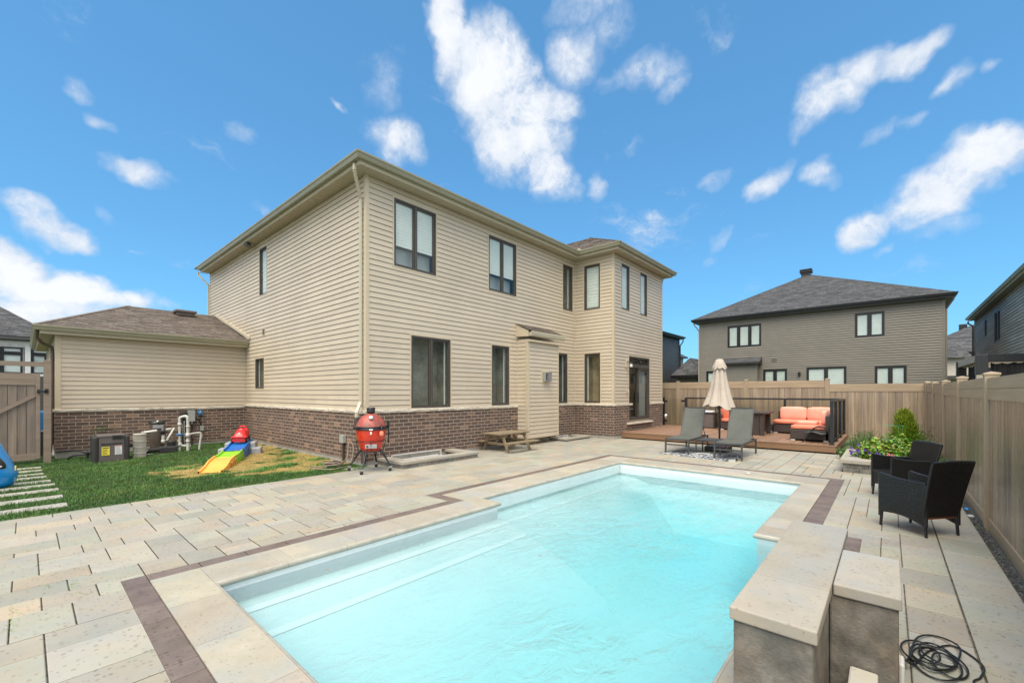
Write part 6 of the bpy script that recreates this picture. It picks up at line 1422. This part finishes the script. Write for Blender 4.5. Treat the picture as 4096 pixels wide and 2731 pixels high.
q = MB(); q.tube(smooth([(2.94, GV-.05, .68), (3.02, GV-.06, .66), (3.07, GV-.06, .58), (3.09, GV-.06, .47)]), .012, 6); q.tube(smooth([(3.10, GV-.06, .33), (3.08, GV-.07, .2), (2.98, GV-.08, .06), (2.85, GV-.08, .05), (2.72, GV-.2, .2)]), .006, 6); q.tube(smooth([(3.10, GV-.05, .78), (3.09, GV-.05, .70), (3.05, GV-.05, .62)]), .005, 5)
q.tube(smooth([(2.66, GV-.08, .64), (2.62, GV-.1, .5), (2.66, GV-.1, .35), (2.70, GV-.1, -.02)]), .012, 6); q.tube([(2.76, GV-.07, .60), (2.72, GV-.07, -.02)], .012, 6); tag(q.build('wall_cable', 'cable_black'), 'thin black cables linking the boxes on the brick wall', 'cable')
q = MB(); q.tube([(2.73, GV-.09, .62), (2.72, GV-.09, .58), (2.73, GV-.09, -.05)], .014, 8); tag(q.build('metal_conduit', 'galvanised'), 'upright grey metal conduit behind the white pool pipes', 'conduit')

# ------------------------------------------------------------------ toy ramp and car
rp_ = thing('toy_coaster_ramp', 'toddler ramp of orange, green and blue sections with grey steps on the worn lawn', 'toy ramp', (2.7, 9.9, -.02))
# the ramp runs from A (low, near) to B (high, far)
A_, B_ = Vector((2.07, 8.62, 0)), Vector((3.36, 11.22, 0)); dr_ = (B_-A_).normalized(); nr_ = Vector((dr_.y, -dr_.x, 0)); LEN = (B_-A_).length; HWD = .155
def hgt(s_): # height of the track along its length
    P = [(0, .0), (.09, .02), (.23, .10), (.35, .12), (.45, .125), (.60, .16), (.68, .17), (.82, .235), (1, .245)]
    for (a, x), (b, y) in zip(P, P[1:]):
        if a <= s_ <= b: t = (s_-a)/(b-a); t = t*t*(3-2*t)*.6+t*.4; return x+(y-x)*t
    return P[-1][1]
def section(name, s0, s1, m_, lift=0):
    q = MB(); n = 14; 
    for i in range(n):
        a, b = s0+(s1-s0)*i/n, s0+(s1-s0)*(i+1)/n; pa, pb = A_+dr_*LEN*a, A_+dr_*LEN*b; ha, hb = hgt(a)+lift-.005, hgt(b)+lift-.005; zg = lawn_z(pa.x, pa.y)-.02
        q.add([pa-nr_*HWD+V3(0,0,ha), pb-nr_*HWD+V3(0,0,hb), pb+nr_*HWD+V3(0,0,hb), pa+nr_*HWD+V3(0,0,ha)], [(0,1,2,3)], smooth=True)
        for s_ in (-1, 1):
            e = nr_*s_*HWD; w_ = nr_*s_*.022; up = V3(0,0,.035)
            q.add([pa+e+V3(0,0,ha), pb+e+V3(0,0,hb), pb+e+up+V3(0,0,hb), pa+e+up+V3(0,0,ha), pa+e+w_+up+V3(0,0,ha), pb+e+w_+up+V3(0,0,hb), pb+e+w_*1.4+V3(0,0,zg), pa+e+w_*1.4+V3(0,0,zg)], [(0,1,2,3), (3,2,5,4), (4,5,6,7)])
            if i % 2 == 0 and ha > .06: q.add([pa+e+w_+V3(0,0,ha-.01), pa+e+w_*1.9+V3(0,0,ha-.03), pb+e+w_*1.9+V3(0,0,hb-.03), pb+e+w_+V3(0,0,hb-.01), pa+e+w_*2.4+V3(0,0,zg), pb+e+w_*2.4+V3(0,0,zg)], [(0,1,2,3), (1,4,5,2)])
    q.fixn = False; part(q, name, m_, rp_)
section('orange_section', 0, .36, 'toy_orange'); section('green_section', .345, .60, 'toy_green', -.012); section('blue_section', .59, 1.0, 'toy_blue')
hb_ = A_+dr_*LEN*.86; up_ = V3(0,0,1)
for s_ in (-1, 1):
    q = MB(); q.obox(hb_+nr_*s_*.31+V3(0,0,.03), nr_, dr_, up_, .10, .14, .10, b=.03); part(q, 'side_step', 'toy_grey', rp_)
    q = MB(); q.obox(hb_+nr_*s_*.235+dr_*.08+V3(0,0,.09), nr_, dr_, up_, .06, .17, .16, b=.03); part(q, 'side_step', 'toy_grey', rp_)
tc_ = thing('toy_car', 'red ride on toy car with black wheels parked on top of the ramp', 'toy car', tuple(A_+dr_*LEN*.88+V3(0,0,.24)))
cc = A_+dr_*LEN*.88+V3(0,0,.238); X, Y = nr_, dr_
def cp_(a, b, c): return cc+X*a*1.15+Y*b*1.1+V3(0,0,c*1.05)
bm_pts = [(-.24,.035,.09,.11),(-.22,.06,.19,.115),(-.12,.06,.23,.125),(-.03,.07,.30,.10),(.0,.07,.36,.06),(.05,.07,.27,.10),(.14,.07,.25,.115),(.20,.07,.32,.11),(.24,.09,.34,.09)]
q = MB(); n = 16; vs = []
for (b, z0, z1, wd) in bm_pts:
    for j in range(n):
        a = 2*math.pi*j/n; cx_, cz_ = math.cos(a), math.sin(a); sx = math.copysign(abs(cx_)**.6, cx_); sz = math.copysign(abs(cz_)**.7, cz_); vs.append(tuple(cp_(wd*sx*(1 if sz < .3 else .78), b, (z0+z1)/2+(z1-z0)/2*sz)))
q.add(vs, [(i*n+j, i*n+(j+1) % n, (i+1)*n+(j+1) % n, (i+1)*n+j) for i in range(len(bm_pts)-1) for j in range(n)], smooth=True); q.add(vs[:n], [tuple(range(n))]); q.add(vs[-n:], [tuple(range(n))])
q.obox(cp_(0, -.20, .13), X, Y, up_, .15, .07, .018, b=.012); part(q, 'body', 'toy_red', tc_)
for a in (-.115, .115):
    for b in (-.15, .15):
        q = MB(); q.lathe([(0, -.022), (.05, -.022), (.06, -.015), (.06, .015), (.05, .022), (0, .022)], tuple(cp_(a, b, .062)), 20, axis=tuple(X)); wh = part(q, 'wheel', 'rubber', tc_)
        q = MB(); q.lathe([(0, -.025), (.022, -.025), (.022, .025), (0, .025)], tuple(cp_(a, b, .062)), 14, axis=tuple(X)); part(q, 'hub', 'white_plastic', wh)
q = MB(); q.tube([cp_(-.10, -.03, .325), cp_(.10, -.03, .325)], .010, 8); q.tube([cp_(-.13, -.03, .325), cp_(-.06, -.03, .325)], .014, 8); q.tube([cp_(.06, -.03, .325), cp_(.13, -.03, .325)], .014, 8); part(q, 'handlebar', 'black_metal', tc_)
q = MB(); q.obox(cp_(0, -.212, .205), X, Y, V3(0,0,1), .024, .010, .014, b=.004); part(q, 'badge', 'label_white', tc_)

# ------------------------------------------------------------------ blue inflatable at the left edge
fl_ = thing('inflatable_float', 'big blue inflatable pool float with black grab handle at the left edge', 'pool float', (-.35, 9.7, 0))
q = MB(); n = 28; k = 22; vs = []
for i in range(k+1):
    v = i/k
    z = 1.02*v; KP = [(0,.36),(.05,.455),(.19,.49),(.4,.42),(.66,.31),(.9,.16),(1.02,.03)]
    for (za_, ra_), (zb_, rb_) in zip(KP, KP[1:]):
        if za_ <= z <= zb_+1e-6: rx = ra_+(rb_-ra_)*(z-za_)/(zb_-za_)
    ry = rx*.6; cx = -.55
    for j in range(n): a = 2*math.pi*j/n; w_ = 1+.012*math.sin(a*9); vs.append((cx+rx*math.cos(a)*w_, 9.75+ry*math.sin(a)*w_, lawn_z(-.5, 9.7)+.0+z+.008*math.sin(a*6)))
q.add(vs, [(i*n+j, i*n+(j+1) % n, (i+1)*n+(j+1) % n, (i+1)*n+j) for i in range(k) for j in range(n)], smooth=True); q.add(vs[-n:], [tuple(range(n))]); q.add(vs[:n], [tuple(range(n))]); part(q, 'body', 'float_blue', fl_)
q = MB(); q.tube(smooth([(-.33, 9.46, .46), (-.27, 9.42, .42), (-.22, 9.42, .34), (-.21, 9.44, .28)]), .035, 10); hd = part(q, 'handle', 'pool_plastic', fl_)
for p in ((-.30, 9.40, .43), (-.225, 9.40, .31), (-.26, 9.385, .37)): q = MB(); q.lathe([(0, 0), (.014, 0), (.012, .01), (0, .012)], p, 10, axis=(0,-1,.2)); part(q, 'rivet', 'white_plastic', hd)
q = MB(); q.bbox(-.10, -.085, 9.55, 9.61, .22, .28, .003); part(q, 'tag', 'label_yellow', fl_)
# ================================================================== NEIGHBOURS
def roofset(parent, planes, m, seed=0, row=.15, tab=.26, lo=.62, hi=1.4, name='roof'):
    q = MB()
    for i, p in enumerate(planes): shingle_plane(q, *p, row, seed+i, lo, hi, tab)
    return part(q, name, m, parent)
# grey house straight ahead
GX = 26.3; G0, G1, GE = -1.85, 8.35, 5.46
gh = thing('grey_house', 'grey brown two storey house with dark hipped roof beyond the back fence', 'house', (GX, 3.2, 0))
gw = [(5.147, 6.825, 3.88, 5.10, 3, 'blind', 1), (.113, 1.188, 3.98, 5.14, 2, 'blind', 1), (7.457, 7.969, 1.0, 2.59, 1, 'blind', 1), (3.96, 5.05, 1.2, 2.59, 2, 'zebra', 1), (1.509, 3.114, .5, 2.63, 2, 'zebra', 1), (-.639, .461, 1.0, 2.58, 2, 'zebra', 1)]
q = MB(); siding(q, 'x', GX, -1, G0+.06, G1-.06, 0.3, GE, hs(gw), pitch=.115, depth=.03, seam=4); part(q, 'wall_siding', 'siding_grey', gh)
q = MB(); q.box(GX+.33, GX+12, G0+.02, G1-.02, 0, GE); sheathing(q, 'x', GX, -1, G0, G1, 0, GE, h_(gw)); q.box(GX-.02, GX+.06, G0-.02, G0+.07, 0, GE); q.box(GX-.02, GX+.06, G1-.07, G1+.02, 0, GE); q.box(GX+.0601, GX+.33, G0, G0+.05, 0, GE); part(q, 'wall_core', 'siding_grey', gh)
for w_ in gw: window(gh, 'x', GX, -1, *w_[:4], lights=w_[4], fill=w_[5], blind=w_[6], fm='window_black', trim='siding_grey', fw=.085, rev=.25, trimw=.04)
eaves(gh, [(GX+10, G1), (GX, G1), (GX, G0), (GX+10, G0)], 5.62, gut='black_metal', lip='black_metal', soffit='siding_grey', grooves=False, fh=.16)
a_, b_, c_ = GX-.37, G0-.37, G1+.37; AP = (GX+5.0, 3.62, 8.5); AP2 = (GX+7, 3.62, 8.5)
roofset(gh, [((a_, c_, 5.6), (a_, b_, 5.6), AP, AP), ((GX+12.4, c_, 5.6), (a_, c_, 5.6), AP, AP2), ((a_, b_, 5.6), (GX+12.4, b_, 5.6), AP2, AP)], 'shingle_grey', 40)
q = MB(); q.bbox(GX+4.8, GX+5.25, 3.5, 3.95, 8.35, 8.62, .02)
for k in range(3): q.bbox(GX+4.72, GX+5.33, 3.42, 4.03, 8.60+k*.075, 8.645+k*.075, .01)
part(q, 'roof_vent', 'window_black', gh)
q = MB(); siding(q, 'x', GX-.5, -1, 5.3, 6.8, .3, 2.9, pitch=.115, depth=.018); part(q, 'chase_siding', 'siding_grey', gh)
q = MB(); q.box(GX-.495, GX, 5.27, 6.84, 0, 2.92); q.box(GX-.515, GX-.45, 5.24, 5.31, 0, 2.9); part(q, 'chase_core', 'siding_grey', gh)
q = MB(); shingle_plane(q, (GX-.68, 6.98, 2.97), (GX-.68, 5.1, 2.97), (GX-.02, 5.1, 3.30), (GX-.02, 6.98, 3.30), .12, 77); q.box(GX-.72, GX-.60, 5.08, 7.0, 2.88, 2.99, g3(.35)); q.prism([(GX-.68, 2.96), (GX, 3.29), (GX, 2.9), (GX-.68, 2.9)], 'y', 5.10, 5.13, g3(.4)); q.box(GX-.68, GX, 5.13, 6.97, 2.90, 2.93, g3(.4)); part(q, 'chase_roof', 'shingle_grey', gh)
q = MB(); q.box(GX-.03, GX-.012, 4.38, 4.70, 2.95, 3.2); wallbox(q, 'x', GX, -1, 4.42, 4.66, 2.98, 3.17, .01, .034, g3(.6)); part(q, 'wall_vent', 'siding_grey', gh)
q = MB(); q.bbox(GX-.12, GX-.02, 3.36, 3.47, 2.22, 2.42, .02); part(q, 'wall_lamp', 'window_black', gh)
for yy in (G0-.06, G1+.06): q = MB(); sgn = -1 if yy < 0 else 1; downspout(q, [(GX-.2, yy+sgn*.2, 5.48), (GX-.2, yy+sgn*.2, 5.36), (GX+.08, yy, 5.0), (GX+.08, yy, .3)], .06); part(q, 'downspout', 'trim' if sgn > 0 else 'siding_grey', gh)

# blue grey house on the right
BX, BY = 35.4, -3.7
bh = thing('blue_house', 'dark blue grey sided house at the right edge with deep eave', 'house', (BX, BY, 0))
bwn = [(31.45, 32.04, 4.12, 5.08, 1, 'dark', 1), (28.1, 29.4, 3.62, 5.05, 2, 'blind', 1)]
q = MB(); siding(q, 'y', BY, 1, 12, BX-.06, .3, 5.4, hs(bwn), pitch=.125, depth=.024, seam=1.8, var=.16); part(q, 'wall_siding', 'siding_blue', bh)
q = MB(); q.box(12, BX, BY-9, BY-.35, 0, 5.4); sheathing(q, 'y', BY, 1, 12, BX, 0, 5.4, h_(bwn)); q.box(BX-.07, BX+.02, BY-.06, BY+.03, 0, 5.4); part(q, 'wall_core', 'siding_dark', bh)
for w_ in bwn: window(bh, 'y', BY, 1, *w_[:4], lights=w_[4], fill=w_[5], fm='window_black', trim='siding_dark', fw=.09, rev=.28, trimw=.04)
eaves(bh, [(BX, BY-9), (BX, BY), (12, BY)][::-1] and [(12, BY), (BX, BY)][::-1], 5.56, gut='gutter_paint', lip='gutter_lip', soffit='siding_grey', grooves=False)
roofset(bh, [((BX+.37, BY+.37, 5.55), (12, BY+.37, 5.55), (12, BY-4.5, 7.3), (BX-4, BY-4.5, 7.3)), ((BX+.37, BY-9, 5.55), (BX+.37, BY+.37, 5.55), (BX-4, BY-4.5, 7.3), (BX-4, BY-4.6, 7.3))], 'shingle_grey', 60)
q = MB(); downspout(q, [(BX+.2, BY+.25, 5.4), (BX+.2, BY+.25, 5.3), (BX-.0, BY+.08, 5.1), (BX-.0, BY+.08, .3)], .07); part(q, 'downspout', 'siding_dark', bh)

# dark house behind the deck gate, seen past the beige house
dh = thing('dark_house', 'charcoal sided house half hidden behind the right end of the beige house', 'house', (33.6, 12.2, 0))
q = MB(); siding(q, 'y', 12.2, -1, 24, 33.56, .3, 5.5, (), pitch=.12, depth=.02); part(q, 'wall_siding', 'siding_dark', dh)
q = MB(); q.box(24, 33.6, 12.22, 20, 0, 5.5); q.box(33.55, 33.62, 12.17, 12.25, 0, 5.5); part(q, 'wall_core', 'siding_dark', dh)
eaves(dh, [(20, 12.2), (33.6, 12.2), (33.6, 20)], 5.66, gut='window_black', lip='window_black', soffit='siding_dark', grooves=False)
roofset(dh, [((22, 11.83, 5.65), (33.97, 11.83, 5.65), (30, 16, 6.9), (22, 16, 6.9)), ((33.97, 11.83, 5.65), (33.97, 20.4, 5.65), (30, 16.1, 6.9), (30, 16, 6.9))], 'shingle_grey', 70)
q = MB(); downspout(q, [(33.9, 12.0, 5.5), (33.85, 12.0, 5.3), (33.6, 12.12, 5.0), (33.6, 12.12, 3.3), (33.9, 12.1, 2.9)], .07); part(q, 'downspout', 'window_black', dh)
q = MB(); q.box(33.62, 36.3, 12.3, 18, 0, 2.5); part(q, 'side_wing', 'siding_dark', dh)
roofset(dh, [((33.63, 12.0, 2.6), (36.8, 12.0, 2.6), (35.2, 13.8, 3.25), (33.63, 13.8, 3.35)), ((36.8, 12.0, 2.6), (36.8, 18, 2.6), (35.2, 18, 3.3), (35.2, 13.8, 3.3))], 'shingle_grey', 75, name='wing_roof')
q = MB(); sweep(q, [(-.08, 2.45), (0, 2.45), (.05, 2.62), (-.08, 2.62)], [(33.63, 12.0), (36.8, 12.0)]); part(q, 'gutter', 'window_black', dh)

# small houses further away
def far_house(label, x0, x1, y0, y1, ze, zr, wm, rm='shingle_grey', wins=(), name='far_house', gable=None, base=0):
    t = thing(name, label, 'house', ((x0+x1)/2, (y0+y1)/2, 0)); q = MB(); q.box(x0, x1, y0, y1, base, ze); part(q, 'wall', wm, t)
    o_ = .4; m2 = (y1-y0)/2; a, b, c, d = x0-o_, x1+o_, y0-o_, y1+o_; ym = (y0+y1)/2; hx = min((b-a)/2-.1, (d-c)/2)
    if (x1-x0) > (y1-y0): pl_ = [((a,c,ze),(b,c,ze),(b-hx,ym,zr),(a+hx,ym,zr)), ((a,d,ze),(a,c,ze),(a+hx,ym,zr),(a+hx,ym,zr)), ((b,c,ze),(b,d,ze),(b-hx,ym,zr),(b-hx,ym,zr)), ((b,d,ze),(a,d,ze),(a+hx,ym,zr),(b-hx,ym,zr))]
    else:
        xm = (x0+x1)/2; hx = (b-a)/2; pl_ = [((a,d,ze),(a,c,ze),(xm,c+hx,zr),(xm,d-hx,zr)), ((a,c,ze),(b,c,ze),(xm,c+hx,zr),(xm,c+hx,zr)), ((b,c,ze),(b,d,ze),(xm,d-hx,zr),(xm,c+hx,zr))]
    r_ = roofset(t, pl_, rm, 90, row=.3, tab=.7)
    q = MB(); q.box(a-.02, b+.02, c-.02, d+.02, ze-.18, ze-.01); part(q, 'eave_board', 'window_black', t)
    for (ax, pl, sg, a0, a1, z0, z1) in wins: window(t, ax, pl, sg, a0, a1, z0, z1, fill='dark', fm='window_black', trim=None, fw=.09, rev=.25)
    return t, r_
t, r_ = far_house('cream brick house with dark roof seen between the grey house and the blue house', 46, 58, -9.5, -1.2, 4.35, 6.9, 'white_brick', wins=[('x', 46, -1, -5.6, -4.6, 3.2, 4.6)])
q = MB(); q.bbox(49.4, 49.8, -4.75, -4.3, 6.3, 6.82, .03); part(q, 'roof_vent', 'window_black', r_)
q = MB(); q.box(45.0, 46, -4.2, -1.0, 0, 3.9); part(q, 'bay_wall', 'white_brick', t); roofset(t, [((44.6, -1.0, 3.9), (44.6, -4.6, 3.9), (46, -4.0, 4.9), (46, -2.2, 4.9))], 'shingle_grey', 95, name='bay_roof')
q = MB(); q.bar((44.4, -.6, 5.2), (46.0, -4.3, 4.1), .2, .2); q.box(43.4, 46.1, -9.3, -1.0, 2.3, 2.55); part(q, 'porch_roof', 'siding_dark', t)
far_house('distant brick and stucco house in the gap left of the grey house', 46, 52, 18.4, 23, 5.6, 7.3, 'wall_block', wins=[('x', 46, -1, 19.2, 19.9, 1.6, 2.8)])
far_house('low dark roofed house against the left wall of the grey house', 31.5, 36, 10.25, 11.5, 2.6, 3.9, 'siding_grey')
def tree(label, x, y, h, r_, seed):
    t = thing('tree', label, 'tree', (x, y, 0), 0, 'distant tree tops'); rr = random.Random(seed); m = MB(); m.tube([(x, y, 0), (x, y, h*.6), (x+.2, y, h*.9)], [.3, .2, .05], 8)
    for k in range(6): a = rr.uniform(0, 6.28); m.tube([(x, y, h*.4), (x+r_*.6*math.cos(a), y+r_*.6*math.sin(a), h*.75)], [.1, .03], 5)
    part(m, 'trunk', 'old_wood', t); m = MB(); m.fixn = False; cl = [(rr.gauss(0, r_*.45), rr.gauss(0, r_*.45), h*.7+rr.gauss(0, h*.12), rr.uniform(.3, .6)*r_) for _ in range(12)]
    def fn(r):
        c = r.choice(cl); d = Vector((r.gauss(0,1), r.gauss(0,1), r.gauss(0,1))).normalized()*c[3]*r.random()**.4; return (x+c[0]+d.x, y+c[1]+d.y, c[2]+d.z)
    leafcloud(m, rr, 2600, fn, .30, lambda r, p: rc(.5, 1.5)); part(m, 'crown', 'leaf_dark', t)
tree('distant tree top showing over the low roof in the gap beside the charcoal house', 62, 25.5, 5.2, 2.5, 3)
tree('second distant tree top farther left in the gap beside the charcoal house', 66, 29, 5.6, 2.6, 4)

# pergola beyond the right fence
pg = thing('pergola', 'timber pergola with black brackets and dark side curtains beyond the right fence', 'pergola', (14, -1.6, 0))
P2, P1, P3 = Vector((14.0, -1.56, 0)), Vector((16.8, -1.5, 0)), Vector((14.9, -4.2, 0)); PZ_ = 2.17
for p, w_ in ((P2, .17), (P1, .17)):
    q = MB(); q.bar(p, p+V3(0,0,PZ_-.42), w_, w_, up=(1,0,0), bev=.008); pq = part(q, 'post', 'weather_timber', pg)
    q = MB(); q.bar(p+V3(0,0,PZ_-.42), p+V3(0,0,PZ_+.02), w_+.02, w_+.02, up=(1,0,0), bev=.006); part(q, 'bracket', 'black_metal', pq)
q = MB(); q.bar(P2+V3(0,0,PZ_-.06), P1+V3(0,0,PZ_-.06), .14, .15, bev=.006); d3 = (P3-P2).normalized(); q.bar(P2+d3*.75+V3(0,0,PZ_-.06), P3+V3(0,0,PZ_-.06), .14, .15, bev=.006)
for k in range(5): a = P2.lerp(P1, .15+k*.18)+V3(0,0,PZ_-.12); q.bar(a, a+Vector((.3,-2.6,0)), .05, .10)
part(q, 'beam', 'weather_timber', pg); q = MB(); q.bar(P2+V3(0,0,PZ_-.06), P2+d3*.75+V3(0,0,PZ_-.06), .16, .17, bev=.006); part(q, 'bracket', 'black_metal', pg)
q = MB(); q.fixn = False
def curtain(a, b, z0, z1, n=30):
    for k in range(n):
        p, r2 = a.lerp(b, k/n), a.lerp(b, (k+1)/n); nn = Vector((-(b-a).y, (b-a).x, 0)).normalized(); f1_, f2_ = nn*.03*math.sin(k*1.9), nn*.03*math.sin((k+1)*1.9)
        sg = .03*math.sin(math.pi*(k % 6)/6)
        q.add([p+f1_+V3(0,0,z0), r2+f2_+V3(0,0,z0), r2+f2_*.4+V3(0,0,z1-sg), p+f1_*.4+V3(0,0,z1-sg)], [(0,1,2,3)], smooth=True)
curtain(P2+V3(.15,-.05,0), P1+V3(-.9,-.05,0), .4, PZ_-.16); curtain(P2+d3*.15, P2+d3*1.0, .4, PZ_-.16); curtain(P2+d3*.5, P3, PZ_-.5, PZ_-.16)
part(q, 'curtain', 'dark_cloth', pg)
q = MB()
for k in range(3): a = P2+V3(.1,-.3-k*.12,1.68+k*.02); q.bar(a, P3+V3(.1,0,1.6+k*.05), .05, .03)
part(q, 'louvre', 'siding_blue', pg)

# house seen over the gate on the left
lh = thing('left_house', 'house with dark roof, white porch column and large black framed windows behind the gate', 'house', (-1, 24, 0))
q = MB(); q.box(-8, .9, 24.0, 24.06, 3.02, 3.25); q.box(-.01, .135, 23.95, 24.08, 1.0, 3.18, g3(1.0)); q.box(-8, .9, 24.0, 24.05, 1.85, 2.05); q.box(-.05, -.04, 23.99, 24.0, 1, 3); part(q, 'porch_frame', 'white_plastic', lh)
q = MB(); q.box(-8, .9, 26.5, 26.6, 0, 3.3); q.box(-8, .9, 24.1, 26.5, 1.8, 1.85); part(q, 'wall', 'siding_grey', lh)
q = MB(); q.box(-.46, -.44, 24.5, 24.52, 1.9, 3.0); part(q, 'inner_wall', 'white_plastic', lh) if False else None
for (a, b, z0, z1, ln) in ((-1.5, -.58, 2.05, 3.02, 1), (-.56, -.06, 2.80, 3.02, 1), (-.56, -.06, 2.05, 2.78, 1), (.16, .9, 2.80, 3.02, 1), (.16, .9, 2.05, 2.78, 2)):
    window(lh, 'y', 24.02, -1, a, b, z0, z1, lights=ln, fill='blind', fm='window_black', trim=None, fw=.05, rev=.2, blind=1)
q = MB(); q.box(-8, .95, 23.7, 23.78, 3.28, 3.42); q.box(-8, .95, 23.78, 24.3, 3.26, 3.30); part(q, 'gutter', 'siding_dark', lh)
roofset(lh, [((-8, 23.68, 3.40), (.95, 23.68, 3.40), (-2.3, 28, 6.0), (-8, 28, 6.0)), ((.95, 23.68, 3.40), (.95, 33, 3.40), (-2.3, 28.2, 6.0), (-2.3, 28, 6.0))], 'shingle_grey', 110, row=.13)
q = MB()
for k in range(12): x = -.9+k*.17; q.lathe([(0, .03), (.018, .015), (.02, -.01), (0, -.03)], (x, 23.9, 3.10-.03*abs(math.sin(k*1.2))), 8)
q.tube([(-1.2+k*.17, 23.9, 3.14-.03*abs(math.sin(k*1.2))) for k in range(13)], .005, 4); part(q, 'string_light', 'white_plastic', lh)
q = MB(); q.box(-8, 3.5, 21.5, 21.55, .2, 1.9); tag(q.build('fence', 'siding_dark'), 'dark board fence glimpsed between the gate and its post', 'fence')
q = MB(); q.bbox(.14, .40, 13.9, 14.2, .0, .95, .04); tag(q.build('storage_bin', 'sign_blue'), 'blue bin glimpsed in the slit beside the gate post', 'bin')
